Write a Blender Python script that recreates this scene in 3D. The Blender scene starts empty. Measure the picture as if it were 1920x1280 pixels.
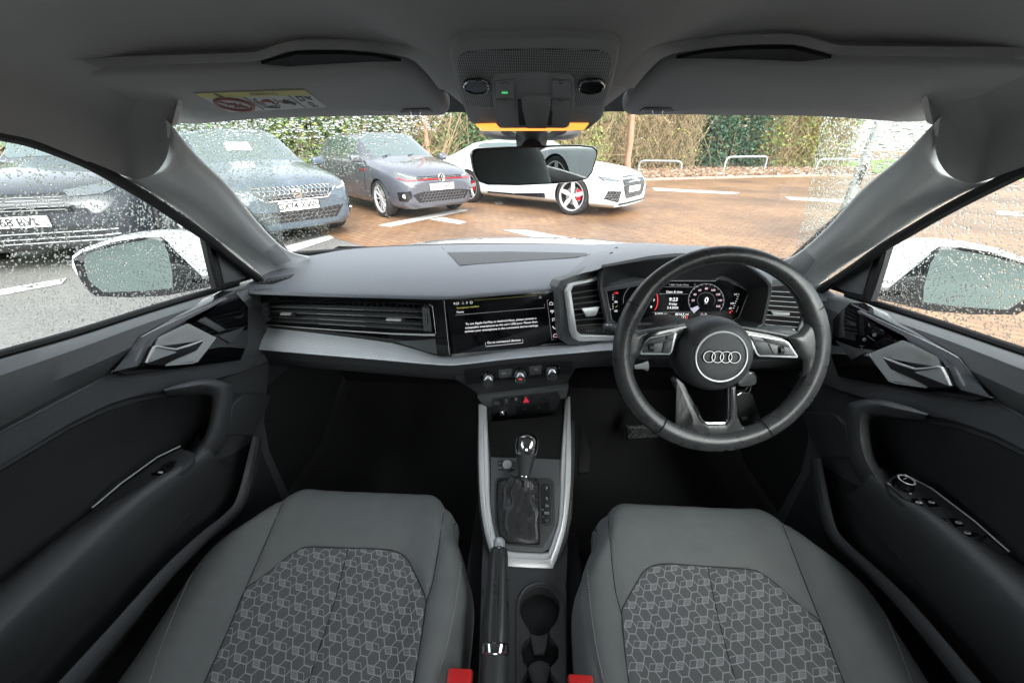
import bpy, bmesh, math, random
EXPO = 2.15
from mathutils import Vector, Matrix
from mathutils.bvhtree import BVHTree
from mathutils.geometry import delaunay_2d_cdt
V = Vector
pi = math.pi
SC = bpy.context.scene
COL = SC.collection
random.seed(7)
# ---------------------------------------------------------------- camera
F, PITCH, YAW, H = 700.0, math.radians(28), math.radians(3), 1.25
cam = bpy.data.cameras.new("camera"); camo = bpy.data.objects.new("camera", cam); COL.objects.link(camo)
cam.sensor_width = 36; cam.lens = F / 1920 * 36; cam.clip_start = .02; cam.clip_end = 500
camo.location = (0, 0, H); camo.rotation_euler = (pi/2 - PITCH, 0, YAW)
SC.camera = camo
CO = V((0, 0, H))
cp, sp, cw, sw = math.cos(PITCH), math.sin(PITCH), math.cos(YAW), math.sin(YAW)
def ray(px, py):
    u = (px - 960) / F; v = (640 - py) / F
    y = cp + sp * v; z = -sp + cp * v
    return V((u * cw - y * sw, u * sw + y * cw, z))
def P(px, py, x=None, y=None, z=None, t=None, pl=None):
    """the point of the world seen at a pixel of the photograph, on the surface it stands on (z is relative to eye level)"""
    r = ray(px, py)
    if x is not None: k = x / r.x
    elif y is not None: k = y / r.y
    elif z is not None: k = z / r.z
    elif t is not None: k = t
    else:
        p0, n = pl; k = (p0 - CO).dot(n) / r.dot(n)
    return CO + r * k
def plane3(a, b, c):
    n = (b - a).cross(c - a).normalized()
    if n.dot(CO - a) < 0: n = -n
    return (a, n)
def crop(x0, y0, s): return lambda *pts: [(x0 + x * s, y0 + y * s) for x, y in pts]
c1 = crop(0, 200, .3905); c2 = crop(300, 180, .3125); c3 = crop(800, 40, .3125); c4 = crop(1180, 180, .3907)
c5 = crop(400, 440, .3646); c6 = crop(1020, 440, .3281); c7 = crop(820, 720, .4376); c8 = crop(1440, 520, .4533)
d1 = crop(0, 600, .5313); d2 = crop(250, 880, .3385); d3 = crop(1060, 900, .3542); d4 = crop(0, 0, .4479)
d5 = crop(1100, 0, .4271); d6 = crop(820, 540, .125); d7 = crop(1120, 500, .16667); d8 = crop(1180, 580, .17708)
e1 = crop(200, 560, .14583); e2 = crop(860, 660, .125); e3 = crop(460, 550, .19792); e4 = crop(340, 150, .15625)
e5 = crop(1560, 840, .15625); e6 = crop(840, 220, .20833)
# ---------------------------------------------------------------- materials
MATS = {}
def mat(name, col, rough=.6, metal=0, noise=0, nscale=50, bump=0, bscale=400, emit=0, spec=None, coat=0, alpha=None, sheen=0):
    if name in MATS: return MATS[name]
    m = bpy.data.materials.new(name); m.use_nodes = True; MATS[name] = m
    nt = m.node_tree; b = nt.nodes["Principled BSDF"]
    b.inputs["Base Color"].default_value = (*col, 1); b.inputs["Roughness"].default_value = rough; b.inputs["Metallic"].default_value = metal
    if spec is not None: b.inputs["Specular IOR Level"].default_value = spec
    if coat: b.inputs["Coat Weight"].default_value = coat; b.inputs["Coat Roughness"].default_value = .03
    if sheen: b.inputs["Sheen Weight"].default_value = sheen
    if emit:
        b.inputs["Emission Color"].default_value = (*col, 1); b.inputs["Emission Strength"].default_value = emit
    tc = None
    if noise or bump:
        tc = nt.nodes.new("ShaderNodeTexCoord")
    if noise:
        n = nt.nodes.new("ShaderNodeTexNoise"); n.inputs["Scale"].default_value = nscale; n.inputs["Detail"].default_value = 6
        nt.links.new(tc.outputs["Object"], n.inputs["Vector"])
        r = nt.nodes.new("ShaderNodeMix"); r.data_type = 'RGBA'
        r.inputs[6].default_value = (*[c * (1 - noise) for c in col], 1); r.inputs[7].default_value = (*[min(1, c * (1 + noise)) for c in col], 1)
        nt.links.new(n.outputs["Fac"], r.inputs[0]); nt.links.new(r.outputs[2], b.inputs["Base Color"])
        mr = nt.nodes.new("ShaderNodeMapRange"); mr.inputs[3].default_value = max(.02, rough - .08); mr.inputs[4].default_value = min(1, rough + .08)
        nt.links.new(n.outputs["Fac"], mr.inputs[0]); nt.links.new(mr.outputs[0], b.inputs["Roughness"])
    if bump:
        n2 = nt.nodes.new("ShaderNodeTexNoise"); n2.inputs["Scale"].default_value = bscale; n2.inputs["Detail"].default_value = 3
        nt.links.new(tc.outputs["Object"], n2.inputs["Vector"])
        bp = nt.nodes.new("ShaderNodeBump"); bp.inputs["Strength"].default_value = bump; bp.inputs["Distance"].default_value = .001
        nt.links.new(n2.outputs["Fac"], bp.inputs["Height"]); nt.links.new(bp.outputs[0], b.inputs["Normal"])
    return m
# ---------------------------------------------------------------- objects
ORIG = {}   # world location of a thing (things built at their place have no rotation)
def tag(o, label=None, cat=None, group=None, kind=None):
    for k, v in (("label", label), ("category", cat), ("group", group), ("kind", kind)):
        if v: o[k] = v
    return o
def thing(name, label, cat, loc=(0, 0, 0), group=None, rz=0, local=False):
    o = bpy.data.objects.new(name, None); COL.objects.link(o); o.empty_display_size = .05
    o.location = loc; o.rotation_euler = (0, 0, rz)
    ORIG[o.name] = V((0, 0, 0)) if local else V(loc)
    return tag(o, label, cat, group)
class MB:
    """collects shapes, then links them as one mesh object"""
    def __init__(s, m=None): s.bm = bmesh.new(); s.mats = []; s.cur = 0; s.n = 0; s.flat = False
    def m(s, mt):
        s._close()
        if mt not in s.mats: s.mats.append(mt)
        s.cur = s.mats.index(mt); return s
    def _close(s):
        fs = s.bm.faces; fs.ensure_lookup_table()
        for i in range(s.n, len(fs)): fs[i].material_index = s.cur
        s.n = len(fs)
    def v(s, co): return s.bm.verts.new(co)
    def f(s, vs):
        try: return s.bm.faces.new(vs)
        except ValueError: return None
    def grid(s, rows, cu=False, cv=False):
        vs = [[s.v(p) for p in r] for r in rows]; nr, nc = len(vs), len(vs[0])
        for i in range(nr - (0 if cv else 1)):
            for j in range(nc - (0 if cu else 1)):
                a, b, c, d = vs[i][j], vs[i][(j + 1) % nc], vs[(i + 1) % nr][(j + 1) % nc], vs[(i + 1) % nr][j]
                s.f([a, b, c, d])
        return vs
    def box(s, c, sz, M=None, bev=0, seg=2):
        b = bmesh.new(); bmesh.ops.create_cube(b, size=1)
        bmesh.ops.scale(b, vec=sz, verts=b.verts)
        if bev: bmesh.ops.bevel(b, geom=b.edges[:], offset=bev, segments=seg, affect='EDGES', profile=.6)
        T = Matrix.Translation(V(c)) @ (M.to_4x4() if M else Matrix())
        return s.take(b, T)
    def take(s, b, T=None):
        mp = {}
        for v_ in b.verts: mp[v_] = s.v(T @ v_.co if T else v_.co)
        for f_ in b.faces: s.f([mp[v_] for v_ in f_.verts])
        b.free(); return s
    def tube(s, pts, r, seg=10, closed=False, cap=True, flatten=1.0, upv=None):
        pts = [V(p) for p in pts]; n = len(pts)
        rs = r if isinstance(r, (list, tuple)) else [r] * n
        rings = []; nrm = None
        for i in range(n):
            a = pts[(i - 1) % n] if (closed or i > 0) else pts[i]; b = pts[(i + 1) % n] if (closed or i < n - 1) else pts[i]
            d = (b - a).normalized()
            if nrm is None:
                nrm = V(upv) if upv is not None else (V((0, 0, 1)) if abs(d.z) < .9 else V((1, 0, 0)))
            if upv is not None: nrm = V(upv)
            nrm = (nrm - d * nrm.dot(d)).normalized(); bn = d.cross(nrm)
            rings.append([s.v(pts[i] + (nrm * math.cos(2 * pi * k / seg) * flatten + bn * math.sin(2 * pi * k / seg)) * rs[i]) for k in range(seg)])
        m = n if closed else n - 1
        for i in range(m):
            A, B = rings[i], rings[(i + 1) % n]
            for k in range(seg): s.f([A[k], A[(k + 1) % seg], B[(k + 1) % seg], B[k]])
        if cap and not closed: s.f(rings[0][::-1]); s.f(rings[-1])
        return s
    def lathe(s, prof, o, ax, seg=24, xd=None, a0=0, a1=2 * pi, sx=1, sy=1):
        """prof: (radius, height along ax)"""
        ax = V(ax).normalized(); x = V(xd) if xd is not None else (V((1, 0, 0)) if abs(ax.x) < .9 else V((0, 1, 0)))
        x = (x - ax * x.dot(ax)).normalized(); y = ax.cross(x); full = abs(a1 - a0 - 2 * pi) < 1e-6
        ns = seg if full else seg + 1
        rows = [[V(o) + ax * h + (x * math.cos(a0 + (a1 - a0) * k / seg) * sx + y * math.sin(a0 + (a1 - a0) * k / seg) * sy) * max(r, 1e-5) for k in range(ns)] for r, h in prof]
        s.grid(rows, cu=full); return s
    def slab(s, pts, th, n=None, bev=0, seg=2):
        """a flat outline given its own thickness behind its face"""
        b = bmesh.new(); vs = [b.verts.new(p) for p in pts]; f = b.faces.new(vs); f.normal_update()
        nn = f.normal.copy()
        ref = V(n) if n is not None else (CO - V(pts[0]))
        if nn.dot(ref) < 0: f.normal_flip(); nn = -nn
        fl = f.edges[:]
        r = bmesh.ops.extrude_face_region(b, geom=[f]); 
        nv = [g for g in r['geom'] if isinstance(g, bmesh.types.BMVert)]
        bmesh.ops.translate(b, vec=nn * 0, verts=nv)
        # nv = copy is the front, the old face becomes the back
        old = [v_ for v_ in b.verts if v_ not in nv]
        for v_ in old: v_.co -= nn * th
        if bev:
            es = [e for e in b.edges if e.verts[0] in nv and e.verts[1] in nv]
            bmesh.ops.bevel(b, geom=es, offset=bev, segments=seg, affect='EDGES', profile=.5)
        bmesh.ops.recalc_face_normals(b, faces=b.faces[:])
        return s.take(b)
    def patch(s, poly, fn, step, th=0, off=0, nrm=None, holes=()):
        """fills a 2-D outline with a grid and maps each point onto a real surface"""
        def dens(pl):
            out = []
            for i in range(len(pl)):
                a, b = V(pl[i]), V(pl[(i + 1) % len(pl)]); k = max(1, int((b - a).length / step))
                for j in range(k): out.append(a.lerp(b, j / k))
            return out
        o = dens(poly); co = list(o); ed = [(i, (i + 1) % len(o)) for i in range(len(o))]
        for h in holes:
            hh = dens(h); b0 = len(co); co += hh; ed += [(b0 + i, b0 + (i + 1) % len(hh)) for i in range(len(hh))]
        x0, x1 = min(p.x for p in o), max(p.x for p in o); y0, y1 = min(p.y for p in o), max(p.y for p in o)
        ny = int((y1 - y0) / step) + 1; nx = int((x1 - x0) / step) + 1
        def ins(x, y, pl):
            c = False; j = len(pl) - 1
            for i in range(len(pl)):
                a, b = pl[i], pl[j]
                if (a[1] > y) != (b[1] > y) and x < (b[0] - a[0]) * (y - a[1]) / (b[1] - a[1]) + a[0]: c = not c
                j = i
            return c
        for i in range(ny):
            for j in range(nx):
                x = x0 + (j + .5 + .01 * (i % 2)) * step; y = y0 + (i + .5) * step
                if ins(x, y, poly) and not any(ins(x, y, h) for h in holes):
                    if min((V((x, y)) - q).length for q in co[:len(o)]) > step * .35: co.append(V((x, y)))
        vs, es, fs, *_ = delaunay_2d_cdt([V((p[0], p[1])) for p in co], ed, [], 0, 1e-6)
        q = [fn(p.x, p.y) for p in vs]
        tri = []
        for f in fs:
            c = sum((vs[k] for k in f), V((0, 0))) / 3
            if ins(c.x, c.y, poly) and not any(ins(c.x, c.y, h) for h in holes): tri.append(list(f))
        if not tri: return s
        # orient
        a, b, c = [q[k][0] if isinstance(q[k], tuple) else q[k] for k in tri[len(tri) // 2]]
        pos = [p[0] if isinstance(p, tuple) else p for p in q]
        nv = [V((0, 0, 0)) for _ in pos]
        for f in tri:
            n = (pos[f[1]] - pos[f[0]]).cross(pos[f[2]] - pos[f[0]])
            for k in f: nv[k] += n
        ref = nrm if nrm is not None else (CO - pos[tri[0][0]])
        flip = sum((n for n in nv), V((0, 0, 0))).dot(ref) < 0
        if flip: tri = [f[::-1] for f in tri]; nv = [-n for n in nv]
        nv = [n.normalized() if n.length > 1e-12 else V(ref).normalized() for n in nv]
        A = [s.v(pos[i] + nv[i] * off) for i in range(len(pos))]
        for f in tri: s.f([A[k] for k in f])
        if th:
            cnt = {}
            for f in tri:
                for i in range(3):
                    e = (f[i], f[(i + 1) % 3]); cnt[e] = 1
            B = {}
            for (i, j) in cnt:
                if (j, i) not in cnt:
                    for k in (i, j):
                        if k not in B: B[k] = s.v(pos[k] + nv[k] * (off - th))
                    s.f([A[j], A[i], B[i], B[j]])
        for vv in A:
            if not vv.link_faces: s.bm.verts.remove(vv)
        return s
    def text(s, body, o, x, y, size, align='CENTER', ext=0, bold=0):
        x = V(x).normalized(); y = V(y); y = (y - x * y.dot(x)).normalized(); n = x.cross(y)
        cu = bpy.data.curves.new("t", 'FONT'); cu.body = body; cu.size = size; cu.align_x = align; cu.align_y = 'CENTER'; cu.extrude = ext; cu.offset = bold
        cu.resolution_u = 3
        ob = bpy.data.objects.new("t", cu)
        me = bpy.data.meshes.new_from_object(ob)
        b = bmesh.new(); b.from_mesh(me); bpy.data.meshes.remove(me); bpy.data.objects.remove(ob); bpy.data.curves.remove(cu)
        M = Matrix(((x.x, y.x, n.x, o[0]), (x.y, y.y, n.y, o[1]), (x.z, y.z, n.z, o[2]), (0, 0, 0, 1)))
        return s.take(b, M)
    def build(s, name, parent=None, angle=38, label=None, cat=None, group=None, kind=None, solid=0, sub=0, recalc=False, flat=False, origin=None):
        s._close(); bmesh.ops.remove_doubles(s.bm, verts=s.bm.verts, dist=1e-6)
        if recalc: bmesh.ops.recalc_face_normals(s.bm, faces=s.bm.faces[:])
        me = bpy.data.meshes.new(name)
        root = parent
        while root is not None and root.parent is not None: root = root.parent
        off = ORIG.get(root.name, V((0, 0, 0))) if root else (V(origin) if origin is not None else V((0, 0, 0)))
        if off.length: bmesh.ops.translate(s.bm, vec=-off, verts=s.bm.verts)
        s.bm.to_mesh(me); s.bm.free()
        for m_ in s.mats: me.materials.append(m_)
        if not flat:
            me.shade_smooth(); me.set_sharp_from_angle(angle=math.radians(angle))
        o = bpy.data.objects.new(name, me); COL.objects.link(o)
        if parent is not None: o.parent = parent
        elif off.length: o.location = off
        if parent is None: ORIG[o.name] = off
        if solid:
            md = o.modifiers.new("s", 'SOLIDIFY'); md.thickness = solid; md.offset = -1
        if sub:
            md = o.modifiers.new("u", 'SUBSURF'); md.levels = sub; md.render_levels = sub
        return tag(o, label, cat, group, kind)
def cr(pts, n, closed=False):
    """Catmull-Rom through points, n spans per segment"""
    pts = [V(p) for p in pts]; N = len(pts); out = []
    for i in range(N if closed else N - 1):
        g = lambda k: pts[k % N] if closed else pts[min(max(k, 0), N - 1)]
        p0, p1, p2, p3 = g(i - 1), g(i), g(i + 1), g(i + 2)
        if not closed and i == 0: p0 = p1 * 2 - p2
        if not closed and i == N - 2: p3 = p2 * 2 - p1
        for k in range(n):
            t = k / n; t2 = t * t; t3 = t2 * t
            out.append(.5 * ((2 * p1) + (-p0 + p2) * t + (2 * p0 - 5 * p1 + 4 * p2 - p3) * t2 + (-p0 + 3 * p1 - 3 * p2 + p3) * t3))
    if not closed: out.append(pts[-1])
    return out
def crs(rows, nu, nv):
    r = [cr(x, nu) for x in rows]
    cols = [cr([r[i][j] for i in range(len(r))], nv) for j in range(len(r[0]))]
    return [[cols[j][i] for j in range(len(cols))] for i in range(len(cols[0]))]
def lerp(a, b, t): return a + (b - a) * t
def smooth(a, b, x):
    t = min(1, max(0, (x - a) / (b - a))); return t * t * (3 - 2 * t)
def rounded(poly, r, n=4):
    """rounds the corners of a 2-D or 3-D outline; r one radius or one per corner"""
    out = []; N = len(poly)
    for i in range(N):
        p0, p1, p2 = V(poly[i - 1]), V(poly[i]), V(poly[(i + 1) % N]); rr = r[i] if isinstance(r, (list, tuple)) else r
        a = (p0 - p1); b = (p2 - p1); k = min(rr, a.length * .48, b.length * .48)
        k = max(k, 1e-6)
        A = p1 + a.normalized() * k; B = p1 + b.normalized() * k
        for j in range(n + 1):
            t = j / n; out.append(A * (1 - t) ** 2 + p1 * 2 * t * (1 - t) + B * t * t)
    return out
def copy_tree(o, parent=None):
    c = o.copy(); COL.objects.link(c); c.parent = parent
    for ch in [x for x in CHILD.get(o.name, [])]: copy_tree(ch, c)
    return c
CHILD = {}
def index_children():
    CHILD.clear()
    for o in bpy.data.objects:
        if o.parent: CHILD.setdefault(o.parent.name, []).append(o)
# thin glass: clear with a fresnel sheen, lets shadow rays through
def glass_mat(name, tint=(.93, .97, .95), refl=1.0):
    if name in MATS: return MATS[name]
    m = bpy.data.materials.new(name); m.use_nodes = True; MATS[name] = m; nt = m.node_tree; nt.nodes.clear()
    o = nt.nodes.new("ShaderNodeOutputMaterial"); t = nt.nodes.new("ShaderNodeBsdfTransparent"); g = nt.nodes.new("ShaderNodeBsdfGlossy")
    t.inputs[0].default_value = (*tint, 1); g.inputs["Roughness"].default_value = .02
    fr = nt.nodes.new("ShaderNodeFresnel"); ge = nt.nodes.new("ShaderNodeNewGeometry"); mr = nt.nodes.new("ShaderNodeMapRange")
    mr.inputs[3].default_value = 1.45; mr.inputs[4].default_value = 1 / 1.45   # the same sheen from both sides of the pane
    nt.links.new(ge.outputs["Backfacing"], mr.inputs[0]); nt.links.new(mr.outputs[0], fr.inputs[0])
    mu = nt.nodes.new("ShaderNodeMath"); mu.operation = 'MULTIPLY'; mu.inputs[1].default_value = refl
    mx = nt.nodes.new("ShaderNodeMixShader")
    nt.links.new(fr.outputs[0], mu.inputs[0]); nt.links.new(mu.outputs[0], mx.inputs[0]); nt.links.new(t.outputs[0], mx.inputs[1]); nt.links.new(g.outputs[0], mx.inputs[2])
    nt.links.new(mx.outputs[0], o.inputs[0]); return m
def water_mat():
    if "water_drop" in MATS: return MATS["water_drop"]
    m = bpy.data.materials.new("water_drop"); m.use_nodes = True; MATS["water_drop"] = m; nt = m.node_tree; nt.nodes.clear()
    o = nt.nodes.new("ShaderNodeOutputMaterial"); g = nt.nodes.new("ShaderNodeBsdfGlass")
    g.inputs["IOR"].default_value = 1.33; g.inputs["Roughness"].default_value = 0; g.inputs[0].default_value = (1, 1, 1, 1)
    nt.links.new(g.outputs[0], o.inputs[0]); return m
# ================================================================ daylight
w_ = bpy.data.worlds.new("World"); SC.world = w_; w_.use_nodes = True; nt = w_.node_tree; nt.nodes.clear()
wo = nt.nodes.new("ShaderNodeOutputWorld"); bg = nt.nodes.new("ShaderNodeBackground"); sky = nt.nodes.new("ShaderNodeTexSky")
sky.sky_type = 'NISHITA'; sky.sun_disc = False; sky.sun_elevation = math.radians(40); sky.sun_rotation = math.radians(158); sky.dust_density = 3; sky.air_density = 1
hs = nt.nodes.new("ShaderNodeHueSaturation"); hs.inputs["Saturation"].default_value = .22; hs.inputs["Value"].default_value = 1.0
bg.inputs[1].default_value = .15
nt.links.new(sky.outputs[0], hs.inputs["Color"]); nt.links.new(hs.outputs[0], bg.inputs[0]); nt.links.new(bg.outputs[0], wo.inputs[0])
sl = bpy.data.lights.new("sun", 'SUN'); sl.energy = 1.3; sl.angle = math.radians(90); sl.color = (1, .98, .95)
so = bpy.data.objects.new("sun", sl); COL.objects.link(so)
so.rotation_euler = (math.radians(50), 0, math.radians(22))     # soft light of the cloud cover, strongest high in front
SC.view_settings.view_transform = 'Standard'; SC.view_settings.look = 'None'; SC.view_settings.gamma = 1; SC.view_settings.exposure = EXPO
SC.cycles.max_bounces = 10; SC.cycles.transmission_bounces = 6; SC.cycles.transparent_max_bounces = 16; SC.cycles.diffuse_bounces = 5; SC.cycles.glossy_bounces = 4
SC.cycles.sample_clamp_indirect = 4; SC.cycles.use_denoising = True
SC.cycles.caustics_reflective = False; SC.cycles.caustics_refractive = True; SC.cycles.blur_glossy = .5
# ================================================================ ground materials
def nodes(name):
    m = bpy.data.materials.new(name); m.use_nodes = True; MATS[name] = m
    nt = m.node_tree; return m, nt, nt.nodes["Principled BSDF"], lambda t: nt.nodes.new("ShaderNode" + t), nt.links.new
def paver_mat():
    m, nt, b, N, L = nodes("block_paving")
    g = N("NewGeometry"); mp = N("Mapping"); mp.inputs["Rotation"].default_value = (0, 0, math.radians(38)); L(g.outputs["Position"], mp.inputs[0])
    br = N("TexBrick"); br.offset = .5; br.inputs["Scale"].default_value = 1; br.inputs["Brick Width"].default_value = .21; br.inputs["Row Height"].default_value = .105
    br.inputs["Mortar Size"].default_value = .006; br.inputs["Mortar Smooth"].default_value = .3; br.inputs["Bias"].default_value = 0
    br.inputs["Color1"].default_value = (.250, .150, .082, 1); br.inputs["Color2"].default_value = (.195, .110, .060, 1); br.inputs["Mortar"].default_value = (.065, .042, .03, 1)
    L(mp.outputs[0], br.inputs["Vector"])
    n = N("TexNoise"); n.inputs["Scale"].default_value = .55; n.inputs["Detail"].default_value = 6; L(g.outputs["Position"], n.inputs["Vector"])
    n2 = N("TexNoise"); n2.inputs["Scale"].default_value = 9; n2.inputs["Detail"].default_value = 5; L(g.outputs["Position"], n2.inputs["Vector"])
    mx = N("Mix"); mx.data_type = 'RGBA'; mx.blend_type = 'MULTIPLY'; mx.inputs[0].default_value = 1
    cr_ = N("ValToRGB"); cr_.color_ramp.elements[0].position = .32; cr_.color_ramp.elements[0].color = (.62, .6, .6, 1); cr_.color_ramp.elements[1].position = .62; cr_.color_ramp.elements[1].color = (1.25, 1.2, 1.1, 1)
    L(n.outputs[0], cr_.inputs[0]); L(br.outputs[0], mx.inputs[6]); L(cr_.outputs[0], mx.inputs[7])
    mx2 = N("Mix"); mx2.data_type = 'RGBA'; mx2.blend_type = 'OVERLAY'; mx2.inputs[0].default_value = .45
    L(mx.outputs[2], mx2.inputs[6]); L(n2.outputs[0], mx2.inputs[7]); L(mx2.outputs[2], b.inputs["Base Color"])
    b.inputs["Roughness"].default_value = .45
    bp = N("Bump"); bp.inputs["Distance"].default_value = .01; bp.inputs["Strength"].default_value = .6; L(br.outputs["Fac"], bp.inputs["Height"]); bp.invert = True; L(bp.outputs[0], b.inputs["Normal"])
    return m
def speck_mat(name, c0, c1, scale, rough=.8, big=.4, bump=.5):
    m, nt, b, N, L = nodes(name); g = N("NewGeometry")
    v = N("TexVoronoi"); v.inputs["Scale"].default_value = scale; L(g.outputs["Position"], v.inputs["Vector"])
    n = N("TexNoise"); n.inputs["Scale"].default_value = big; n.inputs["Detail"].default_value = 7; L(g.outputs["Position"], n.inputs["Vector"])
    r = N("ValToRGB"); r.color_ramp.elements[0].color = (*c0, 1); r.color_ramp.elements[1].color = (*c1, 1)
    L(v.outputs["Color"], r.inputs[0]); mx = N("Mix"); mx.data_type = 'RGBA'; mx.blend_type = 'OVERLAY'; mx.inputs[0].default_value = .6
    L(r.outputs[0], mx.inputs[6]); L(n.outputs[0], mx.inputs[7]); L(mx.outputs[2], b.inputs["Base Color"]); b.inputs["Roughness"].default_value = rough
    bp = N("Bump"); bp.inputs["Distance"].default_value = .004; bp.inputs["Strength"].default_value = bump; L(v.outputs["Distance"], bp.inputs["Height"]); L(bp.outputs[0], b.inputs["Normal"])
    return m
PAVE = paver_mat()
ASPH = speck_mat("wet_asphalt", (.06, .059, .056), (.235, .225, .212), 110, .5, .5)
LITTER = speck_mat("leaf_litter", (.05, .026, .016), (.22, .14, .085), 26, .9, 1.2)
GRASSM = speck_mat("lawn", (.06, .13, .02), (.22, .33, .07), 60, .9, .8)
LINE = mat("road_paint", (.50, .50, .48), .6, noise=.18, nscale=12)
KERB = [(-60, -4), (-30, 5), (-12, 10.6), (-3.5, 13.2), (4.5, 15.6), (9, 17.1), (12.5, 18), (15, 17.3), (17.5, 15.4), (21, 14.8), (60, 13.6)]
def sheet(name, pts, z, m, kind='structure'):
    b = MB().m(m); b.f([b.v((x, y, z)) for x, y in pts]); return b.build(name, kind=kind, flat=True)
sheet("ground", [(-300, -300), (300, -300), (300, 300), (-300, 300)], -.012, ASPH)
sheet("asphalt_road", [(-60, -30), (8.9, -30), (8.9, -5), P(690, 463, z=-H).xy[:], P(615, 442, z=-H).xy[:], (-5.4, 7.3), (-14, 13), (-60, 15)], -.008, ASPH)
sheet("paved_parking", [P(615, 442, z=-H).xy[:], P(690, 463, z=-H).xy[:], (8.9, -5), (8.9, -30), (60, -30)] + KERB[:1:-1] + [(-5.4, 7.3)], -.004, PAVE)
ky = lambda pts, d: [(x, y + d) for x, y in pts]
sheet("planting_bed", KERB[:8] + [(16, 20), (15, 40), (-60, 40)], .03, LITTER)
sheet("lawn", KERB[7:] + [(60, 60), (15, 60), (15.02, 40), (16, 20)], .03, GRASSM)
b = MB().m(mat("kerb_stone", (.33, .24, .19), .8, noise=.2, nscale=8))
for i in range(len(KERB) - 1):
    a, c = V((*KERB[i], .02)), V((*KERB[i + 1], .02)); d = c - a; n = V((-d.y, d.x, 0)).normalized() * .06
    L_ = d.length; k = max(1, int(L_ / .9))
    for j in range(k):
        q = a + d * ((j + .5) / k); b.box(q + n, (L_ / k - .012, .12, .1), Matrix.Rotation(math.atan2(d.y, d.x), 3, 'Z'), .012, 1)
b.build("kerb", kind='structure')
def linequad(name, px, label, extra=None):
    b = MB().m(LINE); pts = [P(x, y, z=-H + .002) for x, y in px]
    b.slab(pts, .0035, n=(0, 0, 1)); 
    if extra: b.slab([P(x, y, z=-H + .0025) for x, y in extra], .0035, n=(0, 0, 1))
    return tag(b.build(name, flat=True, origin=sum(pts, V((0, 0, 0))) / 4), label, "road marking", "white bay markings")
linequad("bay_marking", [(526, 464), (617, 440), (626, 446), (545, 473)], "white painted bay line on tarmac in front of the grey hatchback")
linequad("bay_marking", [(709, 422), (731, 425), (878, 394), (859, 392)], "white T-shaped bay line under the front of the dark grey hot hatch", [(806, 411), (829, 407), (875, 416), (860, 420)])
linequad("bay_marking", [(943, 431), (986, 431), (1142, 459), (1075, 462)], "wide white bay line just beyond the white bonnet")
linequad("bay_marking", [(1223, 352), (1227, 357), (1375, 364), (1387, 361)], "thin white bay line on paving right of the white coupe")
linequad("bay_marking", [(1471, 369), (1480, 374), (1600, 381), (1590, 374)], "short white bay line near the right windscreen edge")
linequad("bay_marking", [(1865, 395), (1872, 402), (1975, 409), (1975, 401)], "white bay line seen through the right side window")
linequad("bay_marking", [(-160, 570), (125, 521), (116, 531), (-160, 584)], "white bay line on tarmac in front of the dark car at the left window")
linequad("bay_marking", [(926, 378), (930, 383), (944, 382), (940, 377)], "small white bay line scrap under the white coupe")
# ================================================================ cars
TYRE = mat("tyre_rubber", (.022, .022, .023), .7, noise=.15, nscale=30)
DARK = mat("dark_underbody", (.012, .012, .013), .8)
CGL = mat("car_glass", (.06, .095, .09), .05, spec=1.0, coat=1); CGL.node_tree.nodes["Principled BSDF"].inputs["IOR"].default_value = 2.1
CHR = mat("chrome", (.75, .76, .77), .12, metal=1)
SIL = mat("silver_paint", (.62, .63, .64), .3, metal=.9)
BLKG = mat("gloss_black_trim", (.012, .012, .014), .12, coat=.5)
PLATE = mat("plate_white", (.82, .82, .80), .35)
INK = mat("plate_ink", (.01, .01, .012), .5)
REDM = mat("red_trim", (.55, .01, .015), .35)
LAMPG = mat("lamp_glass", (.11, .125, .135), .15, spec=.5)
LAMPW = mat("lamp_led", (.85, .88, .9), .2)
def paint(name, c): return mat(name, c, .28, metal=.0, coat=1, noise=.06, nscale=3)
def split_eval(ob, names, parent):
    """evaluates modifiers, then one object per material slot"""
    dg = bpy.context.evaluated_depsgraph_get(); dg.update(); ev = ob.evaluated_get(dg); me = bpy.data.meshes.new_from_object(ev)
    res = []
    for k, nm in enumerate(names):
        b = bmesh.new(); b.from_mesh(me)
        bmesh.ops.delete(b, geom=[f for f in b.faces if f.material_index != k], context='FACES'); b.faces.index_update()
        isl = []
        if len(b.faces) and nm == "wheel_arch":
            todo = set(b.faces)
            while todo:
                st = [todo.pop()]; grp = list(st)
                while st:
                    for e in st.pop().edges:
                        for f2 in e.link_faces:
                            if f2 in todo: todo.discard(f2); st.append(f2); grp.append(f2)
                isl.append([f.index for f in grp])
        for ids in isl:
            b3 = bmesh.new(); b3.from_mesh(me); b3.faces.ensure_lookup_table()
            bmesh.ops.delete(b3, geom=[f for f in b3.faces if f.material_index != k], context='FACES'); b3.faces.ensure_lookup_table(); keep = set(ids)
            bmesh.ops.delete(b3, geom=[f for i_, f in enumerate(b3.faces) if i_ not in keep], context='FACES')
            for f in b3.faces: f.material_index = 0
            m3 = bpy.data.meshes.new(nm); b3.to_mesh(m3); b3.free(); m3.materials.append(me.materials[k]); m3.shade_smooth()
            o = bpy.data.objects.new(nm, m3); COL.objects.link(o); o.parent = parent; res.append(o)
        if isl: b.free(); continue
        if len(b.faces):
            for f in b.faces: f.material_index = 0
            m2 = bpy.data.meshes.new(nm); b.to_mesh(m2); m2.materials.append(me.materials[k]); m2.shade_smooth(); m2.set_sharp_from_angle(angle=math.radians(40))
            o = bpy.data.objects.new(nm, m2); COL.objects.link(o); o.parent = parent; res.append(o)
        b.free()
    b = bmesh.new(); b.from_mesh(me); bvh = BVHTree.FromBMesh(b); b.free()
    bpy.data.objects.remove(ob); bpy.data.meshes.remove(me)
    return bvh, res
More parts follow.
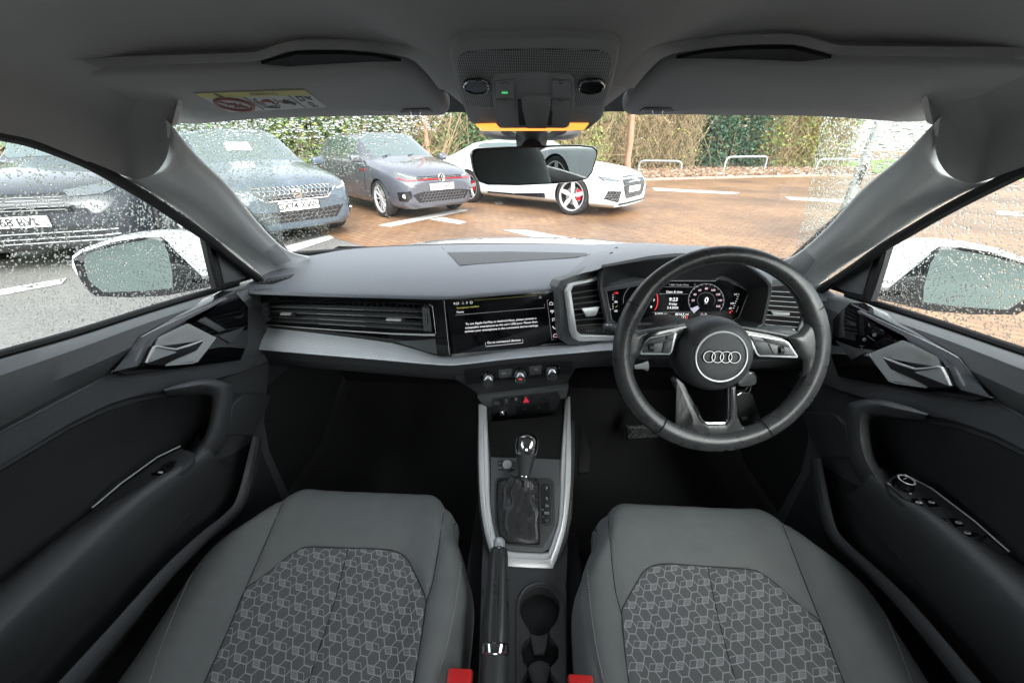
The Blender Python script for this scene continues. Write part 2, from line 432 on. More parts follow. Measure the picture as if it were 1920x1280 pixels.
def make_wheel(parent, x, y, R, side, rim_r, spokes, style, facemat, caliper=None, steer=0):
    w = bpy.data.objects.new("wheel", None); COL.objects.link(w); w.parent = parent; w.location = (x, y, R); w.rotation_euler = (0, 0, steer)
    ax = V((0, side, 0)); wd = .11
    b = MB().m(TYRE)
    b.lathe([(rim_r, -wd), (R * .93, -wd * 1.0), (R, -wd * .7), (R, wd * .7), (R * .94, wd * .98), (rim_r + .012, wd * .98), (rim_r, wd * .8), (rim_r - .01, -wd)], (0, 0, 0), ax, 40)
    b.build("tyre", w)
    b = MB().m(DARK); b.lathe([(0, .0), (rim_r - .01, .0), (rim_r - .01, .09)], (0, 0, 0), ax, 32)
    b.m(SIL).lathe([(.0, .02), (rim_r * .62, .02), (rim_r * .62, .0)], (0, 0, 0), ax, 32)
    if caliper: b.m(caliper).box((-rim_r * .52 if x > 0 else rim_r * .52, side * .045, .03), (.09, .06, .2), None, .02)
    b.build("brake_disc", w)
    b = MB().m(facemat)
    b.lathe([(rim_r - .018, .06), (rim_r - .012, .098), (rim_r + .008, .1), (rim_r + .01, .085)], (0, 0, 0), ax, 40)
    b.lathe([(.0, .088), (.045, .088), (.06, .07)], (0, 0, 0), ax, 16)
    for k in range(spokes):
        a = 2 * pi * k / spokes + .3
        rd = V((math.cos(a), 0, math.sin(a))); tg = V((-math.sin(a), 0, math.cos(a)))
        if style == 'blade':
            b.m(facemat).slab([ax * .075 + rd * .04 + tg * .025, ax * .075 + rd * .04 - tg * .022, ax * .085 + rd * rim_r * .55 - tg * .05, ax * .092 + rd * (rim_r - .01) - tg * .035, ax * .092 + rd * (rim_r - .01) + tg * .03, ax * .085 + rd * rim_r * .5 + tg * .035], .03, n=ax, bev=.004, seg=1)
        else:
            for q in (-1, 1):
                b.m(facemat).slab([ax * .08 + rd * .04 + tg * .012 * q, ax * .08 + rd * .04 + tg * .0 * q, ax * .09 + rd * (rim_r - .01) + tg * .07 * q, ax * .09 + rd * (rim_r - .01) + tg * .092 * q], .03, n=ax, bev=.003, seg=1)
    b.build("rim", w); return w
def plate_on(bvh, root, text, z, y=0, tilt=.0, w=.52, h=.111, out=.012):
    hit = bvh.ray_cast(V((5, y, z)), V((-1, 0, 0)))[0]; x = (hit.x if hit else .8) + out
    b = MB().m(BLKG).box((x - .012, y, z), (.02, w + .02, h + .02), None, .004, 1); b.m(PLATE).box((x, y, z), (.01, w, h), None, .003, 1)
    b.m(INK).text(text, (x + .0065, y, z - .002), (0, 1, 0), (0, 0, 1), .108, bold=.0022)
    b.build("number_plate", root)
def proj(bvh, d, o=8.0):
    d = V(d).normalized(); x0 = .62 if abs(d.y) > .01 else 0
    def f(y, z):
        # y, z in the plane facing the direction -d through the origin
        s = V((d.y, -d.x, 0)).normalized(); p = V((x0, 0, 0)) + s * y + V((0, 0, z)) - d * o
        h = bvh.ray_cast(p, d)[0]
        return h if h is not None else p + d * (o - .9)
    return f
def car(name, label, c, loc, rz, fo, L, W, Ht, wb, st, R=.32, rim=.24, spokes=5, style='blade', rimm=None, cal=None, detail=None, local_text=None, arch=1.12, glassm=None):
    """st: cage stations (x, w, zb, zs, zr, wt); windows between the flagged ones"""
    root = thing(name, label, "car", (*loc, 0), "cars parked outside", rz, local=True)
    pm = paint(name + "_paint_" + local_text.replace(" ", ""), c); gm = glassm or CGL
    b = bmesh.new(); rows = []
    for (x, w, zb, zs, zr, wt, *fl) in st:
        cab = zr > zs + .18
        hw = w * .985
        ring = [(0, zb), (w * .78, zb), (w * .96, zb + .07), (w, zb + .3 * (zs - zb) + .05), (w, zs - .16), (w * .97, zs - .035)]
        if cab: ring += [(w * .90, zs), (lerp(w * .9, wt, .94), zs + (zr - zs) * .86), (wt * .86, zr - .02), (wt * .5, zr), (0, zr + .01)]
        else: ring += [(w * .86, zs + (zr - zs) * .35), (w * .74, zs + (zr - zs) * .62), (w * .6, zs + (zr - zs) * .82), (w * .35, zr - .005), (0, zr)]
        full = [(y, z) for y, z in ring] + [(-y, z) for y, z in ring[-2:0:-1]]
        rows.append([b.verts.new((x, y, z)) for y, z in full])
    n = len(rows[0]); m = len(rows)
    for i in range(m - 1):
        A, B = st[i], st[i + 1]; fa, fb = A[6], B[6]
        for j in range(n):
            jj = (j + 1) % n; f = b.faces.new([rows[i][j], rows[i][jj], rows[i + 1][jj], rows[i + 1][j]])
            k = min(j, n - 1 - j) if j >= 0 else j
            # j = 6 is the side-window band on the left, its mirror n-7 on the right
            if fa == 'c' and fb == 'c' or (fa, fb) in (('w', 'c'), ('c', 'w'), ('c', 'r'), ('w', 'r')) and False:
                pass
            mi = 0
            if fa == 'k' and fb == 'r' and (7 <= j <= n - 8): mi = 1
            if fa == 'q' and fb == 't' and (7 <= j <= n - 8): mi = 4
            if fa in 'rs' and fb in 's' and j == 6: mi = 2
            if fa in 'rs' and fb in 's' and j == n - 7: mi = 3
            f.material_index = mi
    ce = b.edges.layers.float.new('crease_edge')
    for i in range(m):
        for j in range(n):
            e = b.edges.get((rows[i][j], rows[i][(j + 1) % n]))
            if i in (0, m - 1): e[ce] = .45
            if i == 1: e[ce] = .25
            if i + 1 < m:
                e2 = b.edges.get((rows[i][j], rows[i + 1][j])); k = min(j, n - j)
                e2[ce] = {1: .5, 2: .3, 5: .55, 6: .35, 7: .45}.get(k, 0) if not (k in (6, 7) and st[i][6] == 'n') else .12
                if st[i][6] == 'k' and st[i + 1][6] == 'r' and k == 7: e2[ce] = .7
            if st[i][6] in 'kq' and 7 <= j <= n - 8: e[ce] = .6
            if st[i][6] in 'rt' and 7 <= j <= n - 8: e[ce] = .5
            if st[i][6] in 'rq' and j in (6, n - 7): e[ce] = .4
    b.faces.new(rows[0]); b.faces.new(rows[-1][::-1])
    bmesh.ops.recalc_face_normals(b, faces=b.faces[:])
    me = bpy.data.meshes.new("cage"); b.to_mesh(me); b.free()
    for mm in (pm, gm, gm, gm, gm, DARK): me.materials.append(mm)
    ob = bpy.data.objects.new("cage", me); COL.objects.link(ob)
    md = ob.modifiers.new("u", 'SUBSURF'); md.levels = 3; md.render_levels = 3
    cb = MB().m(DARK)
    for wx in (0, -wb):
        for sd in (-1, 1): cb.lathe([(0, -.25), (R * arch, -.25), (R * arch, .25), (0, .25)], (wx, sd * (W / 2 + .01), R * .99), (0, 1, 0), 40)
    cut = cb.build("cut", recalc=True); 
    for _ in range(5): cut.data.materials.append(DARK)
    for p in cut.data.polygons: p.material_index = 5
    md = ob.modifiers.new("b", 'BOOLEAN'); md.object = cut; md.operation = 'DIFFERENCE'; md.solver = 'EXACT'
    bvh, _ = split_eval(ob, ["body", "windscreen", "side_window", "side_window", "rear_window", "wheel_arch"], root)
    bpy.data.objects.remove(cut)
    for wx in (0, -wb):
        for sd in (-1, 1): make_wheel(root, wx, sd * (W / 2 - .115), R, sd, rim, spokes, style, rimm or SIL, cal, 0)
    b = MB().m(DARK).box((-wb / 2, 0, .22), (wb - .7, W - .35, .12), None, .02); b.build("underbody", root)
    if detail: detail(root, bvh, pm)
    return root, bvh
def mirrors(root, pm, x, y, z):
    for s in (-1, 1):
        b = MB().m(pm); b.box((x, s * (y + .1), z), (.12, .2, .13), Matrix.Rotation(.15 * s, 3, 'Z'), .045, 3)
        b.m(BLKG).box((x + .02, s * (y - .01), z - .05), (.06, .1, .03), None, .01)
        mo = b.build("door_mirror", root)
def ply(b, m, pr, pts, step=.05, off=.006, th=.0, nrm=(1, 0, 0), **k):
    b.m(m).patch(pts, pr, step, th=.02, off=off, nrm=V(nrm), **k)
def mirror_pts(pts): return [(-y, z) for y, z in pts]
def hexmesh(b, m, pr, poly, s, off, r=.0035):
    """honeycomb wire pattern inside an outline, laid on the body"""
    xs = [p[0] for p in poly]; zs = [p[1] for p in poly]
    def ins(x, y):
        c = False; j = len(poly) - 1
        for i in range(len(poly)):
            a, d = poly[i], poly[j]
            if (a[1] > y) != (d[1] > y) and x < (d[0] - a[0]) * (y - a[1]) / (d[1] - a[1]) + a[0]: c = not c
            j = i
        return c
    b.m(m); row = 0; z = min(zs)
    while z < max(zs):
        x = min(xs) + (s * .866 if row % 2 else 0)
        while x < max(xs):
            if ins(x, z):
                pts = [pr(x + s * .92 * math.sin(k * pi / 3), z + s * .92 * .8 * math.cos(k * pi / 3)) for k in (0, 1, 2, 3)]
                b.tube([p + V((off, 0, 0)) for p in pts], r, 4, cap=False)
            x += s * 1.732
        z += s * 1.2; row += 1
def rings4(b, m, o, x, y, R, r, gap):
    b.m(m)
    x = V(x); y = V(y)
    for k in range(4):
        c = V(o) + x * ((k - 1.5) * gap)
        b.tube([c + x * math.cos(a * pi / 12) * R + y * math.sin(a * pi / 12) * R for a in range(24)], r, 6, closed=True)
# ---- stations of a small hatchback, x = 0 at the front axle
def hatch(W, Ht, fo, wb, L, zh=.93, low=.17, nose=.72):
    w = W / 2; re = fo - L
    return [(fo, w * .70, low + .06, .58, .66, 0, 'n'), (fo - .05, w * .82, low + .02, .66, .74, 0, 'n'), (fo - .22, w * .94, low, nose + .02, nose + .105, 0, 'n'), (fo - .48, w * .985, low, .82, .89, 0, 'n'),
            (0, w, low, .87, .95, 0, 'n'), (-.32, w, low, .91, 1.0, 0, 'n'), (-.42, w, low, .92, 1.03, w * .8, 'k'),
            (-1.12, w, low, .95, Ht - .02, w * .66, 'r'), (-1.25, w, low, .95, Ht - .01, w * .66, 's'), (-2.0, w, low, .97, Ht, w * .66, 's'), (-2.75, w * .99, low, .99, Ht - .02, w * .65, 's'),
            (-3.0, w * .98, low, 1.0, Ht - .05, w * .63, 'q'), (re + .12, w * .93, low + .05, .98, 1.03, w * .8, 't'), (re + .02, w * .86, low + .1, .8, .92, 0, 'n'), (re, w * .78, low + .16, .6, .7, 0, 'n')]
def seat_detail(root, bvh, pm):
    pr = proj(bvh, (-1, 0, 0))
    g = [(-.50, .735), (.50, .735), (.56, .70), (.40, .575), (-.40, .575), (-.56, .70)]
    b = MB(); ply(b, BLKG, pr, g, .06, .004); hexmesh(b, SIL, pr, [(y * .93, lerp(.655, z, .8)) for y, z in g], .034, .012, .004)
    b.m(CHR).tube([pr(y, z) + V((.014, 0, 0)) for y, z in cr(g, 3, True)] if False else [pr(*p) + V((.014, 0, 0)) for p in g], .009, 6, closed=True)
    b.m(CHR).box(pr(0, .655) + V((.03, 0, 0)), (.02, .12, .12), None, .02); b.m(BLKG)
    x = pr(0, .655) + V((.042, 0, 0))
    b.tube([x + V((0, y, z)) for y, z in ((.035, .045), (-.03, .03), (-.02, .012), (.03, 0), (.02, -.016), (-.03, -.025), (-.035, -.045))], .006, 5)
    b.build("grille", root)
    lo = [(-.62, .46), (-.3, .44), (.3, .44), (.62, .46), (.48, .30), (-.48, .30)]
    b = MB(); ply(b, BLKG, pr, lo, .06, .004); hexmesh(b, mat("grille_grey", (.10, .10, .11), .4), pr, [(y * .9, lerp(.38, z, .8)) for y, z in lo], .04, .008, .004); b.build("lower_intake", root)
    for s in (-1, 1):
        pj = proj(bvh, (-1, -.55 * s, 0)); q = [(y * s, z) for y, z in ((.37, .70), (.71, .80), (.77, .755), (.71, .68), (.47, .645))]
        b = MB(); ply(b, LAMPG, pj, q, .05, .006, nrm=(1, .5 * s, 0)); ply(b, LAMPW, pj, [(y * s, z) for y, z in ((.44, .665), (.69, .70), (.73, .745), (.695, .71), (.45, .682))], .05, .012, nrm=(1, .5 * s, 0)); b.build("headlight", root)
        b = MB(); ply(b, BLKG, pj, [(y * s, z) for y, z in ((.54, .46), (.68, .44), (.64, .32), (.58, .34))], .05, .006, nrm=(1, .5 * s, 0)); b.m(LAMPW).box(pj(.62 * s, .40) + V((.01, .0, 0)), (.02, .05, .02), None, .005); b.build("fog_light", root)
    plate_on(bvh, root, "GX74 XWH", .50); mirrors(root, pm, -.55, .86, .98)
    b = MB().m(PLATE); prw = proj(bvh, (-.6, 0, -1)); c = bvh.ray_cast(V((1.0, -.1, 1.18)), V((-1, 0, 0)))[0]
    b.slab([V((c.x + .02 + dx, -.1 + y, c.z + dz)) for y, dx, dz in ((-.16, .11, -.11), (.16, .11, -.11), (.16, -.09, .08), (-.16, -.09, .08))], .004, n=(1, 0, 1)); b.build("price_card", root)
def polo_detail(root, bvh, pm):
    pr = proj(bvh, (-1, 0, 0))
    g = [(-.48, .72), (.48, .72), (.48, .655), (-.48, .655)]
    b = MB(); ply(b, BLKG, pr, g, .06, .004)
    b.m(REDM).tube([pr(y, .672) + V((.012, 0, 0)) for y in [i * .08 - .48 for i in range(13)]], .007, 6)
    b.m(CHR).tube([pr(y, .70) + V((.012, 0, 0)) for y in [i * .08 - .48 for i in range(13)]], .004, 6)
    b.m(CHR).text("GTI", pr(-.33, .69) + V((.02, 0, 0)), (0, 1, 0), (0, 0, 1), .045, bold=.002)
    c = pr(0, .69) + V((.025, 0, 0)); b.m(BLKG).lathe([(0, 0), (.07, 0), (.07, -.02)], c, (1, 0, 0), 24)
    b.m(CHR).tube([c + V((.004, .066 * math.cos(k * pi / 14), .066 * math.sin(k * pi / 14))) for k in range(28)], .006, 6, closed=True)
    for pts in (((-.03, .055), (0, .01), (.03, .055)), ((-.052, .03), (-.024, -.048), (0, .0), (.024, -.048), (.052, .03))): b.tube([c + V((.005, y, z)) for y, z in pts], .005, 5)
    b.build("grille", root)
    lo = [(-.62, .44), (-.45, .47), (.45, .47), (.62, .44), (.50, .30), (-.50, .30)]
    b = MB(); ply(b, BLKG, pr, lo, .06, .004); hexmesh(b, mat("grille_grey", (.10, .10, .11), .4), pr, [(y * .9, lerp(.385, z, .85)) for y, z in lo], .04, .008, .005); b.build("lower_intake", root)
    for s in (-1, 1):
        pj = proj(bvh, (-1, -.6 * s, 0)); q = [(y * s, z) for y, z in ((.34, .715), (.64, .80), (.73, .79), (.70, .70), (.50, .645), (.36, .65))]
        b = MB(); ply(b, LAMPG, pj, q, .05, .006, nrm=(1, .5 * s, 0))
        ply(b, REDM, pj, [(y * s, z) for y, z in ((.36, .66), (.50, .655), (.68, .70), (.68, .712), (.50, .668), (.36, .672))], .05, .010, nrm=(1, .5 * s, 0))
        b.m(LAMPW).tube([pj(y * s, z) + V((.012, 0, 0)) for y, z in ((.37, .70), (.5, .725), (.66, .775))], .006, 5)
        b.build("headlight", root)
        b = MB(); ply(b, BLKG, pj, [(y * s, z) for y, z in ((.46, .50), (.70, .48), (.68, .34), (.54, .33), (.44, .40))], .05, .007, nrm=(1, .5 * s, 0)); b.m(LAMPW).lathe([(0, .012), (.035, .012), (.035, 0)], pj(.58 * s, .42), (1, .4 * s, 0), 14); b.build("fog_light", root)
    b = MB().m(REDM).box((-.52, -.868, .80), (.16, .012, .025), None, .003); b.build("badge", root)
    for s in (-1, 1):
        b = MB().m(DARK)
        b.tube([(-.52, s * .877, .32), (-.50, s * .885, .6), (-.46, s * .872, .88)], .004, 4); b.build("door_seam", root); b = MB().m(DARK); b.tube([(-1.5, s * .877, .32), (-1.52, s * .886, .6), (-1.5, s * .872, .9)], .004, 4)
        b.build("door_seam", root); b = MB().m(pm).box((-1.36, s * .885, .82), (.17, .03, .03), None, .01); b.build("door_handle", root)
    b = MB().m(BLKG); b.tube([(-.42 + .03, -.5, 1.02), (-.62, .1, 1.10)], .008, 5); b.tube([(-.42 + .03, .05, 1.03), (-.62, .55, 1.08)], .008, 5); b.build("wiper", root)
    plate_on(bvh, root, "GK73 BYR", .545); mirrors(root, pm, -.55, .86, .99)
def rs_detail(root, bvh, pm):
    pr = proj(bvh, (-1, 0, 0))
    g = [(-.40, .70), (.40, .70), (.52, .62), (.46, .36), (.36, .30), (-.36, .30), (-.46, .36), (-.52, .62)]
    b = MB(); ply(b, BLKG, pr, g, .06, .006); hexmesh(b, mat("grille_steel", (.30, .31, .32), .3, metal=.6), pr, [(y * .93, lerp(.5, z, .9)) for y, z in g], .035, .012, .004)
    b.m(pm).tube([pr(*p) + V((.012, 0, 0)) for p in g], .014, 6, closed=True)
    rings4(b, CHR, pr(0, .635) + V((.03, 0, 0)), (0, 1, 0), (0, 0, 1), .047, .007, .07); b.build("grille", root)
    for s in (-1, 1):
        pj = proj(bvh, (-1, -.7 * s, 0)); hl = ((.37, .64), (.42, .60), (.70, .625), (.80, .715), (.66, .70)); q = [(y * s, z) for y, z in hl]
        b = MB(); ply(b, BLKG, pj, q, .05, .006, nrm=(1, .6 * s, 0)); ply(b, LAMPG, pj, [(lerp(.59, y, .84) * s, lerp(.655, z, .72)) for y, z in hl], .04, .012, nrm=(1, .6 * s, 0)); b.m(LAMPW).tube([pj(y * s, z) + V((.014, .008 * s, 0)) for y, z in ((.44, .612), (.6, .625), (.70, .64))], .006, 5); b.build("headlight", root)
        b = MB(); q = [(y * s, z) for y, z in ((.34, .46), (.62, .48), (.68, .34), (.40, .27))]
        ply(b, BLKG, pj, q, .05, .006, nrm=(1, .6 * s, 0)); hexmesh(b, mat("grille_steel", (.30, .31, .32), .3, metal=.6), pj, q, .035, .01, .004); b.build("side_intake", root)
    b = MB().m(BLKG); b.tube([pr(y, .23) + V((.02, 0, 0)) for y in (-.6, -.35, 0, .35, .6)], .02, 6); b.m(pm).tube([pr(y, .20) + V((.035, 0, 0)) for y in (-.68, -.4, 0, .4, .68)], .016, 6); b.build("splitter", root)
    for s in (-1, 1):
        b = MB().m(BLKG); b.slab([(-.62, s * .935, .36), (-1.4, s * .935, .30), (-2.15, s * .935, .29), (-2.15, s * .935, .26), (-.60, s * .935, .27)], .02, n=(0, s, 0)); b.build("sill_blade", root)
        b = MB().m(DARK); b.tube([(-.72, s * .928, .3), (-.72, s * .935, .6), (-.66, s * .925, .88)], .003, 4); b.build("door_seam", root); b = MB().m(DARK); b.tube([(-2.1, s * .928, .32), (-2.14, s * .935, .6), (-2.12, s * .925, .9)], .003, 4); b.build("door_seam", root); b = MB().m(pm).box((-1.9, s * .937, .79), (.2, .025, .03), None, .01); b.build("door_handle", root)
    plate_on(bvh, root, "BD68 XHR", .47); mirrors(root, pm, -.72, .90, .96)
def dark_detail(root, bvh, pm):
    pr = proj(bvh, (-1, 0, 0))
    g = [(-.45, .78), (.45, .78), (.50, .60), (-.50, .60)]
    b = MB(); ply(b, BLKG, pr, g, .06, .006)
    for z in (.63, .66, .69, .72, .75): b.m(SIL).tube([pr(y, z) + V((.014, 0, 0)) for y in (-.44, -.2, 0, .2, .44)], .0035, 4)
    b.build("grille", root)
    for s in (-1, 1):
        pj = proj(bvh, (-1, -.5 * s, 0)); b = MB(); ply(b, LAMPG, pj, [(y * s, z) for y, z in ((.32, .80), (.70, .86), (.72, .80), (.60, .755), (.34, .745))], .05, .008, nrm=(1, .5 * s, 0)); b.build("headlight", root)
    b = MB()
    for z in (.30, .345, .40): b.m(SIL).tube([pr(y, z) + V((.012, 0, 0)) for y in [i * .14 - .77 for i in range(12)]], .006, 4)
    ply(b, BLKG, pr, [(-.7, .46), (.7, .46), (.62, .22), (-.62, .22)], .08, .004); b.build("lower_intake", root)
    plate_on(bvh, root, "L68 BVL", .52, w=.52); mirrors(root, pm, -.75, .96, 1.12)
def place(name, label, c, platept, ang, fo, L, W, Ht, wb, st, txt, **k):
    h = V((math.cos(ang), math.sin(ang))); loc = V(platept[:2]) - h * fo
    return car(name, label, c, loc, ang, fo, L, W, Ht, wb, st, local_text=txt, **k)
RIMD = mat("rim_diamond_cut", (.72, .73, .75), .3, metal=.5); RIMK = mat("rim_black", (.03, .03, .033), .3)
a = math.atan2(-.62, .78)
place("parked_car", "blue-grey hatchback with hexagonal mesh grille, behind wet glass on the left", (.065, .09, .118), P(563, 393, t=5.1), a, .80, 4.06, 1.78, 1.44, 2.56, hatch(1.78, 1.45, .80, 2.56, 4.06), "GX", R=.31, rim=.22, detail=seat_detail)
a = math.atan2(-.69, .72)
place("parked_car", "dark grey hot hatch with red grille stripe, nose to the right", (.075, .08, .098), P(830, 367, t=6.95), a, .80, 4.07, 1.75, 1.44, 2.55, hatch(1.75, 1.45, .80, 2.55, 4.07), "GK", R=.32, rim=.235, style='twin', rimm=RIMD, detail=polo_detail)
a = math.atan2(-.585, .81); w = .93; lo = .16
RS = [(.86, w * .66, lo + .06, .46, .60, 0, 'n'), (.80, w * .82, lo, .56, .68, 0, 'n'), (.62, w * .95, lo, .70, .76, 0, 'n'), (.35, w, lo, .78, .83, 0, 'n'), (0, w, lo, .83, .88, 0, 'n'),
      (-.45, w, lo, .86, .94, 0, 'n'), (-.60, w, lo, .87, .97, w * .8, 'k'), (-1.35, w, lo, .89, 1.31, w * .62, 'r'), (-1.48, w, lo, .89, 1.33, w * .62, 's'), (-2.1, w, lo, .90, 1.345, w * .62, 's'), (-2.75, w, lo, .92, 1.30, w * .60, 's'),
      (-2.95, w, lo, .93, 1.27, w * .58, 'q'), (-3.5, w * .97, lo, .94, 1.03, w * .7, 't'), (-3.78, w * .9, lo + .08, .90, .99, 0, 'n'), (-3.86, w * .84, lo + .14, .7, .85, 0, 'n')]
place("parked_car", "white coupe with red brake calipers and four-ring grille badge, facing right", (.72, .76, .78), P(1190, 349, t=7.25), a, .86, 4.72, 1.86, 1.36, 2.77, RS, "BD", R=.345, rim=.265, rimm=RIMD, cal=REDM, arch=1.09, detail=rs_detail)
w = .98; lo = .2
DK = [(.88, w * .7, lo + .06, .60, .72, 0, 'n'), (.80, w * .84, lo, .70, .80, 0, 'n'), (.6, w * .95, lo, .82, .88, 0, 'n'), (.3, w, lo, .89, .95, 0, 'n'), (0, w, lo, .93, 1.0, 0, 'n'), (-.5, w, lo, .98, 1.07, 0, 'n'), (-.6, w, lo, .99, 1.1, w * .8, 'k'),
      (-1.2, w, lo, 1.02, 1.64, w * .7, 'r'), (-1.35, w, lo, 1.02, 1.66, w * .7, 's'), (-2.2, w, lo, 1.03, 1.68, w * .7, 's'), (-3.2, w, lo, 1.05, 1.64, w * .68, 's'), (-3.5, w, lo, 1.06, 1.6, w * .66, 'q'), (-3.85, w * .95, lo + .05, 1.05, 1.15, w * .8, 't'), (-3.95, w * .88, lo + .1, .8, .95, 0, 'n')]
a = math.atan2(-.92, .40)
place("parked_car", "black car with silver grille lines, seen through the rainy left side window", (.022, .026, .034), P(38, 427, t=3.9), a, .88, 4.85, 1.96, 1.68, 2.9, DK, "L6", R=.37, rim=.27, detail=dark_detail)
# the white car behind on the right shows only in the rear-view mirror
a = math.radians(-100)
place("parked_car", "white car behind the right side, visible only in the rear-view mirror", (.72, .75, .76), (3.7, -5.3), a, .86, 4.72, 1.86, 1.36, 2.77, RS, "RR", R=.345, rim=.265, rimm=RIMD, arch=1.09)
# ================================================================ hoops, post, building
GALV = mat("galvanised_steel", (.34, .38, .38), .45, metal=.3, noise=.12, nscale=10)
def hoop(px0, px1, ytop, ybase, label, r=.045):
    a, c = P(px0, ybase[0], z=-H), P(px1, ybase[1], z=-H); top = P((px0 + px1) / 2, ytop, y=(a.y + c.y) / 2).z
    e = V((c.x - a.x, c.y - a.y, 0)).normalized() * .22; up = V((0, 0, 1))
    pts = [a - up * .05, a + up * (top - .22)] + cr([a + up * (top - .22), a + up * (top - .06) + e * .25, a + up * top + e], 4)[1:] + cr([c + up * top - e, c + up * (top - .06) - e * .25, c + up * (top - .22)], 4) + [c - up * .05]
    b = MB().m(GALV).tube(pts, r, 10); o = b.build("hoop_barrier", origin=(a + c) / 2); tag(o, label, "barrier", "galvanised hoop barriers")
hoop(1196, 1275, 302, (324, 326), "steel hoop barrier directly right of the white coupe")
hoop(1355, 1431, 294, (326, 323), "steel hoop barrier in front of the dark green conifer")
hoop(1526, 1622, 298, (326, 324), "steel hoop barrier at the right end, among white leaf litter")
hoop(1556, 1571, 276, (309, 308), "small distant steel hoop seen end-on at the grass")
pp = P(1583, 395, z=-H); b = MB().m(GALV).tube([V((pp.x, pp.y, -.05)), V((pp.x, pp.y, 1.2)), V((pp.x, pp.y, 5.5))], [.085, .08, .05], 12).box((pp.x, pp.y - .3, 5.5), (.16, .7, .1), None, .03)
b.m(DARK).box((pp.x, pp.y - .082, .7), (.09, .01, .4)); tag(b.build("lamp_post", origin=(pp.x, pp.y, 0)), "grey steel lamp post standing behind the wet right edge of the windscreen", "lamp post")
bt = thing("pale_building", "pale rendered building with dark windows behind the lamp post", "building", (29, 38, 0))
WALLM = mat("pale_render", (.42, .41, .375), .85, noise=.06, nscale=2); BRM = mat("brick_plinth", (.30, .15, .10), .85, noise=.25, nscale=14)
b = MB().m(WALLM).box((29, 40, 3.4), (16, 5, 5.6), None, .02, 1).m(BRM).box((29, 39.98, .3), (16.1, 5.1, .62), None, .02, 1); b.build("wall", bt)
b = MB().m(mat("slate_roof", (.09, .09, .10), .7, noise=.2, nscale=6)); b.slab([(20.6, 37.1, 6.15), (37.4, 37.1, 6.15), (37.4, 40, 8.2), (20.6, 40, 8.2)], .15, n=(0, -1, 1)); b.build("roof", bt)
for x in (22.6, 25.0, 28, 31, 34):
    for z in (1.5, 4.4):
        b = MB().m(mat("white_upvc", (.75, .75, .74), .4)).box((x, 37.47, z + .5), (1.3, .09, 1.5), None, .02, 1); f = b.build("window", bt)
        b = MB().m(CGL).box((x - .3, 37.42, z + .5), (.54, .02, 1.3)).box((x + .3, 37.42, z + .5), (.54, .02, 1.3)); b.build("pane", f)
# ================================================================ hedge and trees
def leafm(name, c, rough=.6): return mat(name, c, rough, noise=.5, nscale=3)
def shrub(name, label, c, rx, ry, h, nleaf, m1, m2, leaf=.05, twigs=0, tw=None, stems=6, z0=.1, cat="bush", seed=1, group="hedge plants behind the cars", flatb=.6, tilt=.5):
    rnd = random.Random(seed); root = thing(name, label, cat, (c[0], c[1], 0), group)
    b = MB().m(tw or mat("bark_brown", (.16, .10, .07), .9, noise=.3, nscale=9))
    for k in range(stems):
        a = rnd.uniform(0, 2 * pi); p = V((c[0] + rnd.uniform(-.5, .5) * rx, c[1] + rnd.uniform(-.3, .3) * ry, 0)); d = V((math.cos(a) * .35, math.sin(a) * .35, 1)); pts = [p]
        for i in range(5): p = p + (d + V((rnd.gauss(0, .15), rnd.gauss(0, .15), 0))) * h * .18; pts.append(p)
        b.tube(pts, [.035, .03, .024, .018, .012, .006], 5)
    b.build("trunk" if stems == 1 else "stem", root)
    if twigs:
        b = MB().m(tw or mat("twig_tan", (.36, .26, .15), .9, noise=.3, nscale=5))
        for k in range(twigs):
            p = V((c[0] + rnd.uniform(-1, 1) * rx, c[1] + rnd.uniform(-1, 1) * ry, rnd.uniform(0, .8) * h)); a = rnd.uniform(0, 2 * pi); L_ = rnd.uniform(.3, .9)
            d = V((math.cos(a) * tilt, math.sin(a) * tilt, rnd.uniform(.4, 1))).normalized() * L_
            q = p + d * .5 + V((rnd.gauss(0, .05), rnd.gauss(0, .05), rnd.gauss(0, .05))); b.tube([p, q, p + d], [.009, .006, .003], 3, cap=False)
        b.build("twigs", root, flat=True)
    if nleaf:
        b = MB(); cl = [(rnd.uniform(-1, 1), rnd.uniform(-1, 1), rnd.random(), rnd.uniform(.25, .5)) for _ in range(60)]
        for k in range(nleaf):
            while True:
                g = cl[rnd.randrange(60)]
                x = g[0] + rnd.gauss(0, .12); y = g[1] + rnd.gauss(0, .12); z = g[2] + rnd.gauss(0, .08)
                if rnd.random() < .35: x, y, z = rnd.uniform(-1, 1), rnd.uniform(-1, 1), rnd.random()
                if abs(x) < 1.15 and 0 < z < 1.05 and x * x * flatb + y * y * flatb + max(0, z - .6) ** 2 * 2.5 < 1.05: break
            p = V((c[0] + x * rx, c[1] + y * ry, z0 + z * h)); s = leaf * rnd.uniform(.6, 1.4)
            u = V((rnd.gauss(0, 1), rnd.gauss(0, 1), rnd.gauss(0, .6))).normalized(); w = u.orthogonal().normalized(); w = (Matrix.Rotation(rnd.uniform(0, 6.28), 3, u) @ w)
            b.m(m1 if rnd.random() < .6 else m2) if k % 40 == 0 else None
            b.f([b.v(p - u * s), b.v(p + w * s * .45), b.v(p + u * s), b.v(p - w * s * .45)])
        b.build("crown", root, flat=True)
    return root
Gd, Gm, Gy = leafm("leaf_dark_green", (.042, .095, .045)), leafm("leaf_mid_green", (.10, .17, .05)), leafm("leaf_yellow_green", (.26, .31, .06))
Gb, Gc = leafm("leaf_brown", (.20, .14, .075)), leafm("leaf_blue_green", (.05, .105, .075))
TAN = mat("twig_tan", (.30, .225, .13), .9, noise=.3, nscale=5); RBK = mat("bark_red_brown", (.34, .19, .13), .9, noise=.3, nscale=12)
